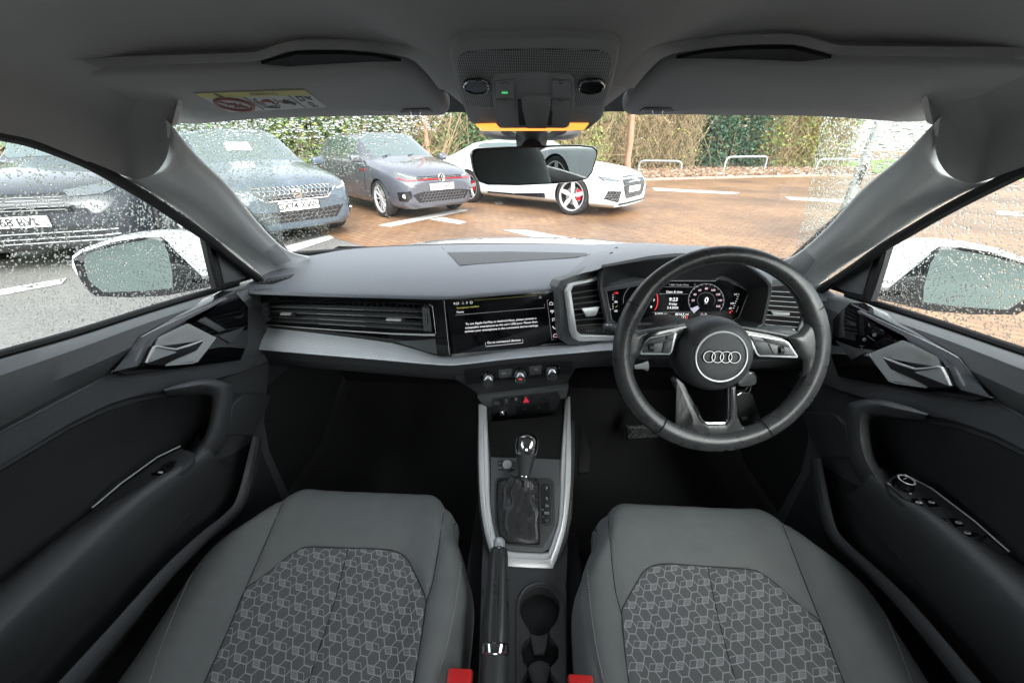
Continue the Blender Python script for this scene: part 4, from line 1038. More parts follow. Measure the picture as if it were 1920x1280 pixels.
# ================================================================ overhead console
GRILLO = mesh_mat("console_perforation", (.42, .425, .43), (.04, .04, .04), 400, rotz=(math.radians(25.2), 0, 0))
GREYC = mat("console_grey_plastic", (.40, .405, .41), .6, bump=.15, bscale=1300)
oc = thing("overhead_console", "grey overhead console with perforated panel, four buttons and two lit amber lamps", "overhead console", (0, .58, H + .06))
OP = plane3(V((0, .50, H + .0955)), V((.1, .50, H + .0955)), V((0, .665, H + .018)))
fn = toplane(OP); n = OP[1]
def pad(mb, m, px, r, th, off, bev=.002, f=None, nref=None):
    """a flat moulding with rounded corners and a softened front edge"""
    f = f or fn; base = [f(*p) for p in px]; N_ = len(base)
    nn = V((0, 0, 0))
    for i in range(N_): nn += base[i].cross(base[(i + 1) % N_])
    nn.normalize(); sgn = 1
    ref = nref if nref is not None else CO - base[0]
    if nn.dot(ref) < 0: nn = -nn; sgn = -1
    base = [p + nn * off for p in base]; sc_ = (f(px[0][0] + 1, px[0][1]) - f(*px[0])).length; R_m = r * sc_
    inner = []
    for i in range(N_):
        e0 = (base[i] - base[i - 1]).normalized(); e1_ = (base[(i + 1) % N_] - base[i]).normalized()
        n0 = nn.cross(e0) * sgn; n1 = nn.cross(e1_) * sgn; b_ = n0 + n1
        b_ = n0 if b_.length < .2 else b_.normalized(); c_ = max(.45, b_.dot(n0)); inner.append(base[i] + b_ * (bev / c_))
    A = rounded(base, R_m, 4); B = rounded(inner, max(R_m - bev * .7, 1e-6), 4)
    mb.m(m); rows = [[p - nn * th for p in A], [p - nn * bev for p in A]] if bev else [[p - nn * th for p in A]]
    if bev: rows.append([lerp(a, b, .3) - nn * bev * .3 for a, b in zip(A, B)])
    rows.append(B)
    vs = mb.grid(rows, cu=True); fc_ = mb.f(vs[-1])
    if fc_: bmesh.ops.triangulate(mb.bm, faces=[fc_], ngon_method='EAR_CLIP')
    if sgn < 0: pass
mb = MB(); pad(mb, GREYC, c3((132, 170), (170, 110), (320, 82), (640, 74), (980, 80), (1110, 96), (1160, 150), (1150, 240), (1100, 440), (1050, 590), (960, 662), (640, 668), (330, 660), (250, 600), (200, 470), (150, 260)), 6, .02, -.001, .003)
pad(mb, GREYC, c3((142, 180), (180, 116), (330, 90), (640, 82), (980, 88), (1100, 104), (1150, 160), (1142, 245), (1090, 440), (1042, 585), (960, 650), (640, 655), (335, 650), (258, 595), (208, 470), (158, 260)), 6, .02, .003, .004); base_ = mb.build("console_housing", oc)
mb = MB(); pad(mb, GRILLO, c3((185, 230), (200, 185), (250, 160), (640, 143), (1040, 155), (1098, 180), (1110, 240), (1080, 430), (1045, 485), (885, 498), (885, 310), (850, 275), (430, 278), (395, 310), (392, 500), (240, 488), (205, 390)), 4, .003, .0045, .001); mb.build("perforated_panel", oc)
mb = MB(); pad(mb, GREYC, c3((392, 320), (410, 292), (640, 276), (860, 288), (885, 320), (890, 480), (855, 610), (830, 622), (440, 622), (420, 600), (396, 480)), 4, .004, .0055, .0015); mb.build("switch_surround", oc)
for q, mk in ((((412, 330), (525, 316), (525, 430), (412, 430)), 'l'), (((420, 440), (525, 436), (525, 508), (428, 500)), 'r'), (((752, 315), (866, 325), (866, 428), (752, 418)), 'd'), (((752, 438), (866, 438), (860, 500), (748, 508)), 'u')):
    mb = MB(); pad(mb, HARD, c3(*[(x + (x - 640) * .012, y) for x, y in q]), 1, .002, .0058, 0); pad(mb, GREYC, c3(*q), 2, .003, .0075, .001); f2 = toplane((OP[0] + n * .0077, n))
    cx, cy = sum(p[0] for p in q) / 4, sum(p[1] for p in q) / 4
    if mk == 'l':
        pline(mb, DIMPRINT, f2, c3((445, 378), (470, 365), (495, 378)), .0005); pline(mb, SCRY if 0 else mat("green_led", (.1, .6, .2), .4, emit=.2), f2, c3((450, 429), (486, 429)), .0012)
    elif mk == 'd': pline(mb, DIMPRINT, f2, c3((795, 355), (795, 375), (815, 375), (815, 355)), .0006, closed=True)
    elif mk == 'r': pline(mb, SR, f2, c3((462, 470), (470, 462), (480, 472), (470, 480)), .0005, closed=True)
    else: pline(mb, DIMPRINT, f2, c3((788, 468), (800, 482), (820, 474)), .0006)
    mb.build("button", oc)
mb = MB(); pad(mb, GREYC, c3((570, 420), (590, 412), (725, 412), (745, 420), (745, 470), (720, 612), (600, 612), (572, 480)), 2, .004, .0085, .0015); pad(mb, HARD, c3((545, 440), (760, 440), (752, 600), (555, 600)), 3, .002, .0062, 0); mb.build("centre_cover", oc)
for cx in (298, 990):
    c = P(*c3((cx, 386))[0], pl=(OP[0] + n * .006, n)); mb = MB().m(PIANO); mb.lathe([(0, .002), (.0118, .002), (.013, .0032), (.0142, .002), (.0148, 0)], c, n, 28, sx=1.15); mb.m(CHROME); mb.lathe([(.0128, .0028), (.0133, .0034), (.0138, .0028)], c, n, 28, sx=1.15); mb.build("microphone" if cx < 500 else "sensor", oc)
AMB = mat("amber_lamp", (1.0, .36, .06), .4, emit=.42)
mb = MB(); pad(mb, AMB, c3((292, 604), (410, 600), (436, 622), (640, 628), (830, 620), (850, 598), (974, 598), (945, 636), (830, 640), (640, 636), (430, 642), (330, 642)), 1.5, .003, .0045, .0008); mb.build("amber_lamp", oc)
# ================================================================ rear-view mirror
rv = thing("rear_view_mirror", "black framed rear-view mirror hanging over the top of the windscreen", "mirror", (.03, .68, H))
mc = P(*e6((780, 430))[0], t=.60); mn = V((-.02, -1, -.02)).normalized()
# turned towards the driver
mn = V((.235, -.97, -.035)).normalized(); MP = (mc, mn); fm = toplane(MP)
fr_ = e6((205, 345), (222, 300), (260, 282), (560, 266), (850, 257), (1200, 251), (1320, 262), (1352, 292), (1356, 330), (1308, 500), (1262, 558), (1180, 582), (980, 602), (640, 618), (360, 612), (280, 585), (240, 520), (218, 430))
mb = MB(); pad(mb, BLKG, fr_, 3, .022, 0, .004, fm); mb.build("housing", rv)
MIR = mat("mirror_silver", (.40, .42, .42), .0, metal=1)
inn = [(x + (1003 - 1.0 - x) * .036, y + (309 - y) * .085) for x, y in fr_]
mb = MB().m(MIR); mb.slab([P(x, y, pl=(mc + mn * .0006, mn)) for x, y in rounded(inn, 3)], .0005); mb.build("mirror_glass", rv)
mb = MB().m(HARD); a = P(*e6((752, 300))[0], t=.62); mb.tube([P(*e6((752, 280))[0], t=.625), P(*e6((752, 232))[0], t=.63), P(*e6((752, 190))[0], t=.645)], [.018, .0165, .028], 16); mb.build("stalk", rv)
mb = MB().m(PILLAR)
cvr = [e6((290, 105), (310, 150), (350, 175), (450, 203), (750, 212), (1050, 205), (1130, 188), (1180, 160), (1215, 105)), e6((470, 100), (480, 140), (520, 165), (600, 178), (752, 183), (900, 178), (1000, 165), (1060, 140), (1080, 100))]
g = [[P(x, y, t=.672) for x, y in cvr[0]], [P(x, y, t=.655) for x, y in [(lerp(a[0], b[0], .4), lerp(a[1], b[1], .4)) for a, b in zip(*cvr)]], [P(x, y, t=.65) for x, y in cvr[1]]]
mb.grid(crs(g, 3, 3)); mb.m(HARD).grid(crs([g[2], [P(x, y, t=.66) for x, y in e6((560, 90), (570, 120), (600, 140), (660, 150), (752, 155), (840, 150), (900, 140), (940, 120), (950, 90))]], 3, 2)); mb.build("mount_cover", rv)
# ================================================================ front doors (drawn on the left one, then mirrored)
def mirror_tree(o, name=None, parent=None, drop=()):
    """the same thing built for the other side of the car"""
    c = o.copy(); COL.objects.link(c); c.parent = parent; c.location = V((-o.location.x, o.location.y, o.location.z))
    if o.data:
        me = o.data.copy(); 
        for v_ in me.vertices: v_.co.x = -v_.co.x
        me.flip_normals(); c.data = me
    ORIG[c.name] = V(c.location) if parent is None else V((0, 0, 0))
    for ch in CHILD.get(o.name, []):
        if ch.name.split('.')[0] not in drop and not ch.get("own_side"): mirror_tree(ch, parent=c)
    return c
dl = thing("front_door", "left front door with one window switch and a plain black lock panel", "car door", (-.66, .4, H - .6), "front doors")
SH = -700   # the door runs on behind the camera
rows_px = [  # (points front -> rear, x of the surface there)
    ([(500, 520), (441, 536), (300, 578), (150, 626), (0, 669), (-250, 742)], -.700, -.05),
    ([(500, 524), (441, 540), (300, 583), (150, 632), (0, 676), (-250, 752)], -.668, 0),
    ([(500, 530), (443, 549), (300, 597), (150, 652), (0, 704), (-250, 795)], -.646, 0),
    ([(500, 545), (440, 572), (300, 628), (150, 694), (0, 756), (-250, 860)], -.636, 0),
    ([(500, 560), (440, 590), (310, 644), (180, 704), (0, 800), (-250, 925)], -.640, 0),
    ([(500, 570), (440, 600), (314, 652), (180, 714), (0, 808), (-250, 940)], -.650, 0),
    ([(500, 640), (440, 665), (350, 680), (210, 715), (0, 838), (-250, 980)], -.646, 0),
    ([(505, 675), (445, 697), (330, 728), (205, 757), (0, 868), (-250, 1025)], -.642, 0),
    ([(505, 679), (445, 701), (330, 733), (206, 762), (0, 874), (-250, 1032)], -.656, 0),
    ([(500, 730), (440, 760), (330, 800), (190, 850), (0, 965), (-250, 1130)], -.664, 0),
    ([(495, 790), (430, 830), (330, 868), (190, 940), (0, 1090), (-250, 1300)], -.654, 0),
]
mb = MB().m(DOORP)
g = [[P(x, y, x=xx) for x, y in cr(pp, 1)] for pp, xx, _ in rows_px]
for r in g: d_ = (r[-1] - r[-2]).normalized(); r.append(V((r[-1].x, r[-1].y - .55, r[-1].z + max(-.1, min(.05, d_.z * .3))))); r.append(V((r[-1].x, -1.3, r[-1].z)))
extra = [[V((-.672, p.y, p.z - .10)) for p in g[-1]], [V((-.665, p.y, p.z - .30)) for p in g[-1]]]
G = g + extra; G = [cr(r, 5) for r in G]
mb.grid(G[:7] + []); mb.m(DOORP).grid(G[6:8]); mb.grid(G[7:9]); mb.m(DOORP).grid(G[8:])
dbv = bvh_of(mb); mb.build("door_panel", dl, angle=30)
fn = onto(dbv)
# cloth band and insert
def drape(name, m, px, off=.0015, step=14, parent=None, th=.004, label=None, **k):
    b = MB().m(m); b.patch(PXF(px), fn, step, th=th, off=off, **k); return b.build(name, parent or dl, label=label, angle=35)
drape("cloth_band", mat("door_band_cloth", (.085, .088, .094), .9, noise=.25, nscale=700, bump=.4, bscale=900), [(-120, 900), (0, 812), (110, 756), (214, 700), (285, 703), (440, 672), (500, 662), (500, 680), (445, 698), (330, 729), (266, 737), (202, 757), (133, 790), (53, 838), (0, 869), (-120, 950)], .003)
drape("cloth_insert", DOORC, [(-120, 965), (0, 882), (60, 846), (133, 802), (202, 770), (266, 750), (330, 742), (392, 738), (390, 790), (372, 835), (340, 862), (250, 910), (150, 985), (60, 1055), (-120, 1200)], .003, step=18)
# gloss black bezel with handle
HX = -.634
hpl = lambda o: (lambda px, py: P(px, py, x=HX + o))
def hpad(mb, m, px, r, th, off, bev=.0008):
    pad(mb, m, px, r, th, 0, bev, hpl(off), nref=V((1, 0, 0)))
pad_ = [(214, 692), (237, 704), (300, 696), (452, 675), (466, 640), (466, 575), (440, 545), (426, 552), (340, 592), (290, 618), (266, 632), (240, 662)]
b = MB(); hpad(b, PIANO, pad_, 3, .03, 0, .002); b.build("gloss_bezel", dl)
b = MB(); hpad(b, mat("grey_gloss_trim", (.26, .27, .29), .12, coat=.8), e1((455, 490), (560, 430), (900, 270), (1300, 90), (1530, -15), (1560, -8), (1545, 22), (1300, 140), (1000, 290), (680, 455), (620, 520), (470, 800), (400, 862), (80, 940), (72, 926), (370, 862), (425, 835), (565, 540), (555, 515), (480, 505)), .6, .003, .0022, .0006); b.build("bezel_trim", dl)
b = MB(); dish = e1((600, 600), (650, 500), (1030, 318), (1370, 490), (1345, 560), (1160, 800), (730, 850), (520, 825))
SD = mat("satin_dish", (.60, .61, .60), .45, metal=.15)
D0 = [hpl(.002)(*p) for p in rounded([V(p) for p in dish], 2)]; dc = sum(D0, V((0, 0, 0))) / len(D0)
b.m(SD).grid([D0, [p + V((.003, 0, 0)) for p in D0], [lerp(p, dc, .06) + V((.0035, 0, 0)) for p in D0], [lerp(p, dc, .3) + V((.001, 0, 0)) for p in D0], [lerp(p, dc, .65) + V((.0, 0, 0)) for p in D0], [lerp(p, dc, .98) + V((.0, 0, 0)) for p in D0]], cu=True)
b.m(BLACK); hpad(b, BLACK, e1((590, 595), (640, 490), (1030, 305), (1385, 485), (1165, 812), (730, 862), (505, 832)), 2, .001, .0008, 0)
b.build("handle_dish", dl, angle=60)
b = MB().m(BRT); b.tube([hpl(.0035)(*p) for p in e1((1385, 492), (1398, 500), (1310, 620), (1165, 805), (1100, 825), (760, 856))], .0014, 6); b.build("dish_edge", dl)
b = MB(); hp = e1((505, 822), (600, 612), (650, 606), (880, 645), (1230, 530), (1250, 548), (1160, 665), (900, 775), (740, 856), (560, 850))
hpad(b, mat("handle_underside", (.03, .03, .034), .3), hp, 1, .012, .010, .001)
b.m(SATIN).slab([hpl(.0115)(*p) for p in e1((548, 818), (622, 640), (655, 625), (760, 655), (880, 676), (900, 690), (720, 752))], .001, n=(1, 0, 0))
b.m(BRT).tube([hpl(.0115)(*p) for p in e1((512, 822), (560, 720), (612, 620), (650, 610), (760, 632), (890, 650), (1060, 600), (1238, 535))], [.0020, .0024, .0024, .0018, .0016, .0018, .0022, .0016], 6); b.build("handle", dl)
b = MB(); hpad(b, HARD, e1((1165, 288), (1270, 232), (1545, 398), (1440, 435)), 1.5, .003, .0012, .0005); hpad(b, GREYP, e1((1178, 287), (1270, 242), (1528, 395), (1440, 424)), 1.5, .004, .004, .0008); o = b.build("lock_panel", dl); o["own_side"] = 1
b = MB(); hpad(b, DOORP, e1((1440, 482), (1780, 362), (1590, 578)), .8, .003, .0022, .0006); b.build("bezel_corner", dl)
# mirror sail
SP = plane3(V((-.662, .8, H)), V((-.662, 1.0, H)), V((-.662, .9, H - .3)))
fs = toplane(SP); b = MB(); b.m(RUBBER).slab([fs(*p) for p in c1((985, 632), (1030, 646), (1130, 722), (1262, 812), (1160, 845), (1060, 868), (1040, 872))], .012, bev=.003)
b.m(GREYP).slab([fs(*p) + V((.003, 0, 0)) for p in c1((1030, 668), (1120, 738), (1215, 806), (1150, 832), (1070, 850))], .004, bev=.003); b.build("mirror_sail", dl)
b = MB().m(RUBBER); b.tube([P(*p, x=-.656) for p in c1((985, 632), (1002, 720), (1022, 800), (1042, 872))], .006, 6); b.build("window_channel", dl)
b = MB().m(RUBBER); b.tube([P(x, y - 2, x=-.69) for x, y in cr([(445, 533), (300, 576), (150, 624), (0, 667), (-250, 740)], 4)], .0065, 8); b.build("belt_seal", dl)
# armrest, grab handle, pocket
arm = [([(0, 1092), (106, 1008), (175, 955), (255, 896), (345, 846), (372, 812)], -.646), ([(0, 1108), (100, 1024), (175, 972), (262, 912), (350, 857), (376, 826)], -.612), ([(0, 1150), (104, 1056), (195, 975), (282, 906), (356, 860), (384, 834)], -.583),
       ([(0, 1185), (108, 1086), (205, 996), (296, 918), (368, 868), (396, 846)], -.572), ([(0, 1215), (90, 1134), (180, 1052), (290, 948), (372, 884), (404, 856)], -.580), ([(0, 1250), (80, 1186), (165, 1112), (275, 1000), (375, 905), (414, 868)], -.612), ([(0, 1300), (80, 1240), (180, 1150), (290, 1040), (390, 930), (430, 880)], -.665)]
rows = []
for pp, xx in arm:
    q = [P(x, y, x=xx) for x, y in pp]; d = q[0] - q[1]; q = [q[0] + d * 3.2] + q; rows.append(q)
mb = MB().m(DOORP); mb.grid(crs(rows, 5, 3)); abv = bvh_of(mb); mb.build("armrest", dl, angle=60)
fa = onto(abv, .6)
b = MB(); gh = [([(570, 252), (640, 222), (725, 205), (800, 218), (822, 245), (818, 335), (800, 425), (765, 475), (720, 515)], -.640), ([(576, 244), (642, 226), (722, 212), (794, 224), (812, 246), (808, 332), (790, 418), (757, 465), (714, 508)], -.588),
      ([(580, 248), (650, 236), (720, 226), (772, 236), (788, 256), (786, 330), (768, 402), (737, 455), (704, 503)], -.574), ([(584, 254), (650, 246), (716, 238), (752, 246), (768, 262), (766, 328), (750, 394), (722, 448), (694, 498)], -.580), ([(586, 262), (650, 262), (716, 258), (738, 260), (752, 272), (748, 328), (734, 390), (708, 442), (684, 492)], -.600), ([(586, 266), (650, 268), (714, 264), (734, 266), (746, 278), (742, 328), (728, 386), (702, 438), (680, 486)], -.655)]
rows = [[P(*q, x=xx) for q in d1(*pp)] for pp, xx in gh]; b.m(DOORP).grid(crs(rows, 4, 2)); b.build("grab_handle", dl, angle=60)
# switch plate
b = MB(); f6 = lambda px, py: P(px, py, pl=plane3(V((-.60, .40, H - .478)), V((-.62, .40, H - .476)), V((-.60, .2, H - .482))))
b.m(HARD).slab([f6(*p) for p in rounded(d1((325, 668), (430, 585), (560, 490), (640, 450), (690, 470), (680, 500), (560, 598), (480, 655), (400, 678)), 5)], .01, bev=.002)
b.m(BRT).tube([f6(*p) + V((0, 0, .004)) for p in d1((330, 668), (430, 583), (560, 488), (640, 450))], .0012, 5); b.build("switch_plate", dl)
b = MB(); b.m(PIANO).slab([f6(*p) + V((0, 0, .004)) for p in rounded(d1((535, 548), (600, 502), (625, 497), (600, 545)), 1)], .004, bev=.001); b.m(PRINT).slab([f6(*p) + V((0, 0, .0048)) for p in d1((560, 545), (568, 540), (582, 541), (576, 548))], .0004); o = b.build("window_switch", dl); o["own_side"] = 1
# pocket rail and lower panel
LP = lambda x: (lambda px, py: P(px, py, x=x))
b = MB().m(DOORP)
rail = [[(474, 818), (447, 925), (425, 960), (372, 1003), (308, 1062), (212, 1168), (90, 1300)], [(488, 818), (466, 928), (440, 972), (386, 1018), (322, 1082), (235, 1185), (130, 1310)]]
rows = [[P(x, y, x=-.640) for x, y in rail[0]], [P(x, y, x=-.612) for x, y in rail[0]], [P(x, y, x=-.606) for x, y in rail[1]], [P(x, y, x=-.640) for x, y in rail[1]], [P(x, y, x=-.70) + V((0, 0, -.05)) for x, y in rail[1]]]
b.grid(crs(rows, 4, 2)); 
b.m(HARD).slab([P(x, y, x=-.612) for x, y in d1((800, 402), (820, 300), (860, 262), (960, 262), (930, 345), (895, 408))], .02, bev=.004)
b.m(DOORC).grid([[V((-.66, y, H + z)) for y in (.66, .4, 0, -.6, -1.2)] for z in (-.60, -.92)]); b.build("map_pocket", dl, angle=50)
# glass
GLD = glass_mat("side_glass", (.90, .96, .94), .7)
def SG_(u, v):
    """side glass: u along the car, v up; it leans inwards at the top"""
    y = lerp(-.5, 1.02, u); z = lerp(-.36, .06, v); return V((-lerp(.712, .650, v) , y, H + z))
b = MB().m(GLD); b.grid([[SG_(i / 10, j / 4) for i in range(11)] for j in range(5)]); wg = b.build("window_glass", dl)
rnd = random.Random(9); sp_ = []
for k in range(52000):
    u, v = rnd.random() ** .9, rnd.random(); p = SG_(u, v)
    if p.y < -.1: continue
    far = smooth(.15, .9, p.y)
    sp_.append(((u, v), rnd.uniform(.3, 1) ** 2.4 * .0024 * lerp(.55, 1, far), 1, rnd.uniform(.9, 1.2)))
droplets("raindrops", wg, SG_, lambda u, v: V((-1, 0, .15)).normalized(), sp_, 5)
# door mirror, outside the window
def sect(px, x, y=None): return px
cap_out = c1((348, 718), (400, 680), (560, 628), (700, 608), (800, 606), (880, 620), (960, 660), (992, 700), (1000, 740), (1010, 800), (1020, 862), (920, 880), (800, 905), (640, 912), (460, 908), (420, 870), (380, 820), (350, 770))
MPf = P(220, 500, t=.86)   # the housing stands outside the glass
n_m = V((.36, -.93, .03)).normalized(); MPl = (MPf, n_m); fm = toplane(MPl)
q = [fm(*p) for p in cap_out]; cen = sum(q, V((0, 0, 0))) / len(q)
b = MB().m(WHITEC); rows = []
for k, d in ((1, 0), (1.02, -.02), (1.0, -.05), (.9, -.085), (.65, -.11), (.3, -.122), (.02, -.125)): rows.append([cen + (p - cen) * k + n_m * d for p in q])
b.grid([cr(r, 2, True) for r in rows], cu=True); b.m(WHITEC).slab([p + n_m * .001 for p in q], .01); dm = b.build("door_mirror", dl, recalc=True, angle=60)
b = MB().m(BLKG); face = rounded(c1((350, 730), (400, 695), (560, 645), (700, 625), (775, 623), (812, 650), (845, 740), (870, 822), (1016, 805), (1022, 862), (920, 882), (800, 906), (640, 914), (460, 910), (420, 872), (380, 822)), 1)
b.slab([fm(*p) + n_m * .003 for p in face], .014, bev=.003); b.build("mirror_surround", dm)
b = MB().m(mat("tinted_mirror", (.33, .42, .41), .02, metal=1)); gl = rounded(c1((408, 730), (430, 700), (600, 655), (740, 635), (785, 645), (812, 700), (832, 800), (833, 868), (700, 882), (500, 888), (430, 830)), [3, 3, 3, 3, 5, 3, 4, 4, 4, 6, 6])
b.slab([fm(*p) + n_m * .0045 for p in gl], .002); b.build("mirror_glass", dm)
b = MB().m(RUBBER); b.slab([fm(*p) - n_m * .01 for p in c1((850, 820), (1010, 798), (1060, 850), (1050, 868), (860, 884))], .05, bev=.006); b.build("mirror_foot", dm)
index_children()
dr = mirror_tree(dl)
dr["label"] = "right driver's door with mirror knob, five window switches and two lock buttons"
# right-hand extras
f7 = lambda px, py: P(px, py, pl=plane3(V((.60, .40, H - .474)), V((.62, .40, H - .472)), V((.60, .2, H - .478))))
up = V((0, 0, .0008))
def switch_(pts, mark, lab=None):
    b = MB(); b.m(PIANO).slab([f7(*p) + up for p in rounded(e5(*pts), .8)], .004, bev=.0006); b.m(PRINT)
    for mm in mark:
        c = f7(*e5(mm)[0]) + up * 2.6; b.m(PRINT).lathe([(0, .0003), (.0042, .0002), (.0045, 0)], c, (0, 0, 1), 12, sy=.55); b.m(INK).lathe([(0, .0006), (.0018, .0004)], c + V((0, .0004, .0002)), (0, 0, 1), 8, sy=.5)
    b.build("window_switch", dr)
b = MB(); b.m(HARD).slab([f7(*p) for p in rounded(e5((640, 400), (780, 300), (870, 310), (1300, 560), (1700, 850), (1900, 1010), (1700, 1110), (1500, 1100), (1380, 1020), (1100, 780), (800, 540)), 4)], .008, bev=.002)
b.build("switch_plate", dr)
switch_(((900, 604), (1020, 600), (1100, 700), (1000, 710)), [(1035, 660)]); switch_(((1070, 600), (1190, 598), (1290, 700), (1160, 706)), [(1188, 658)])
switch_(((1210, 845), (1345, 840), (1430, 945), (1310, 950)), [(1350, 905)]); switch_(((1385, 838), (1490, 836), (1590, 940), (1475, 944)), [(1512, 902)]); switch_(((1440, 1010), (1740, 1010), (1790, 1052), (1560, 1070)), [(1615, 1025)])
b = MB(); c = f7(*e5((845, 452))[0]); b.m(PIANO).lathe([(.0135, 0), (.0135, .004), (.0115, .008), (.0112, .013), (0, .0138)], c, (0, 0, 1), 24); b.m(BRT).lathe([(.0085, .0138), (.0095, .0144), (.0108, .0138)], c, (0, 0, 1), 24); b.m(PRINT).tube([c + V((-.004, .001, .0142)), c + V((.002, .003, .0142))], .0005, 4)
pline(b, PRINT, f7, e5((668, 418), (708, 438)), .0006, off=.003); pline(b, PRINT, f7, e5((722, 398), (745, 412)), .0009, off=.003); pline(b, PRINT, f7, e5((930, 538), (955, 546)), .001, off=.003); b.build("mirror_knob", dr)
rb = BVHTree.FromPolygons([V((-v.x, v.y, v.z)) for r in G for v in r], [[i * len(G[0]) + j, i * len(G[0]) + j + 1, (i + 1) * len(G[0]) + j + 1, (i + 1) * len(G[0]) + j] for i in range(len(G) - 1) for j in range(len(G[0]) - 1)])
fr7 = lambda px, py: P(px, py, x=.632)
b = MB(); b.m(PIANO).patch(PXF(rounded(c8((352, 268), (455, 212), (492, 232), (392, 288)), 2)), fr7, 5, th=.004, off=.001)
pline(b, HARD, fr7, c8((410, 240), (440, 262)), .0008, off=.003)
for cx, cy in ((398, 256), (440, 238)): pline(b, PRINT, fr7, [(x, y) for x, y in c8(*[(cx + 7 * math.cos(a), cy + 6 * math.sin(a)) for a in [i * pi / 5 for i in range(10)]])], .0005, off=.003, closed=True); pline(b, PRINT, fr7, c8((cx - 3, cy), (cx + 3, cy)), .0007, off=.003)
b.build("lock_panel", dr)
for o in list(bpy.data.objects):
    if "own_side" in o.keys(): del o["own_side"]
# ================================================================ dashboard
da = thing("dashboard", "black dashboard with long passenger air vent, silver-blue trim strip and grey top pad", "dashboard", (0, .85, H - .4))
ZL = -.30
lip = [P(440, 546.5, z=ZL), P(600, 552, z=ZL), P(720, 555, z=ZL), P(819, 557, z=ZL), P(880, 554, z=ZL), P(960, 548, z=ZL), P(1046, 541, z=ZL)]
lip[0].x = -.672
base = [P(574, 481, z=-.286), P(640, 470, z=-.283), P(720, 464, z=-.281), P(830, 460.5, z=-.28), P(930, 459, z=-.279), P(1030, 459, z=-.279), P(1160, 461, z=-.279)]
mid = [lerp(a, b, .5) + V((0, 0, .006)) for a, b in zip(lip, base)]
nl = [lerp(a, b, .06) + V((0, 0, .0035)) for a, b in zip(lip, base)]
mb = MB().m(SOFT); mb.grid(crs([[p + V((0, .0, -.006)) for p in lip], [p + V((0, -.002, -.002)) for p in lip], nl, mid, base, [p + V((0, .06, -.02)) for p in base]], 4, 4)); 
bvd = bvh_of(mb)
# right-hand stretch of the top behind the instrument hood and a corner towards the driver's door
R1 = [V((.105, .826, H - .296)), V((.4, .88, H - .27)), V((.60, .82, H - .296)), V((.672, .775, H - .30))]; R2 = [V((.20, 1.18, H - .279)), V((.40, 1.19, H - .277)), V((.60, 1.09, H - .284)), V((.66, 1.03, H - .288))]
mb.grid(crs([[p + V((0, 0, -.02)) for p in R1], R1, [lerp(a, b, .5) + V((0, 0, .006)) for a, b in zip(R1, R2)], R2], 4, 4))
tp = mb.build("top_pad", da, angle=45); fd = onto(bvd, 1.0)
mb = MB(); mb.m(GRILLED).patch(PXF(c5((1202, 92), (1500, 88), (1920, 96), (1920, 110), (1800, 122), (1270, 158))), fd, 6, th=.001, off=.0012)
pline(mb, SEAM, fd, c5((1176, 66), (1266, 160), (1500, 138), (1860, 120), (1935, 100)), .0009, off=.001, seg=4); mb.build("centre_speaker_grille", tp)
mb = MB(); mb.m(BLACK).patch(PXF(rounded(c1((1230, 852), (1290, 828), (1412, 806), (1395, 822), (1310, 852)), 1.5)), fd, 4, th=.001, off=.001)
mb.m(GREYP)
for k in range(6): a = c1((1262 + k * 22, 848 - k * 5))[0]; b_ = c1((1290 + k * 22, 826 - k * 3.4))[0]; pline(mb, HARD, fd, [a, b_], .0022, off=.003)
pline(mb, GREYP, fd, c1((1225, 853), (1290, 826), (1415, 804)), .001, off=.002); mb.build("side_demister", tp)
pline_ = MB(); ptext(pline_, SEAM, "AIRBAG", fd, c1((1262, 880))[0], c1((1300, 878))[0], 3, off=.001); pline_.build("airbag_mark", tp)
# fascia
FP = plane3(P(443, 560, y=.800), P(832, 570, y=.782), P(735, 640, y=.792)); ff = toplane(FP); fn_ = FP[1]
cav = rounded(e3((112, 72), (1700, 92), (1765, 110), (1808, 370), (1690, 365), (205, 285), (120, 262)), 1.5)
mb = MB(); mb.m(PIANO).patch(PXF([(436, 549), (600, 554), (819, 560), (835, 560), (846, 668), (820, 668), (786, 658), (735, 643), (600, 630), (468, 618), (440, 612)]), ff, 12, th=.01, off=0, holes=[PXF(cav)])
mb.build("fascia", da)
av = None
mb = MB(); mb.m(BLACK)
cv = [ff(*p) for p in cav]; bk = [p - fn_ * .07 for p in cv]; mb.grid([cv, bk], cu=True); mb.slab([p for p in bk], .004)
vent = mb.build("air_vent", da)
mb = MB(); lo = [ff(*p) + fn_ * .002 for p in cav]; mb.m(BLKG).tube(lo, .0022, 6, closed=True)
mb.m(BRT); mb.tube([ff(*p) + fn_ * .0035 for p in e3((205, 288), (540, 318), (1000, 350), (1400, 375), (1700, 385), (1800, 385))], [.0006, .0012, .0016, .002, .0026, .0028], 6)
mb.tube([ff(*p) + fn_ * .0035 for p in e3((60, 85), (62, 170), (72, 262), (82, 270))], [.0018, .002, .0016, .0008], 6); mb.tube([ff(*p) + fn_ * .003 for p in e3((1745, 100), (1775, 115), (1808, 370))], .0012, 6)
mb.build("vent_frame", vent)
for (x0, y0, x1, y1) in ((190, 135, 1680, 185), (190, 185, 1680, 243), (195, 232, 1685, 305), (200, 270, 1690, 356)):
    a, b_ = ff(*e3((x0, y0))[0]) - fn_ * .006, ff(*e3((x1, y1))[0]) - fn_ * .006; d = (b_ - a).normalized(); u = fn_.cross(d).normalized()
    mb = MB().m(GREYP); mb.slab([a, b_, b_ - fn_ * .022, a - fn_ * .022], .0018, n=(0, 0, 1), bev=.0006)
    m_ = lerp(a, b_, .33), lerp(a, b_, .63); mb.m(SATIN).tube([m_[0] + fn_ * .0004, m_[1] + fn_ * .0004], .0007, 5); mb.build("slat", vent)
mb = MB().m(HARD)
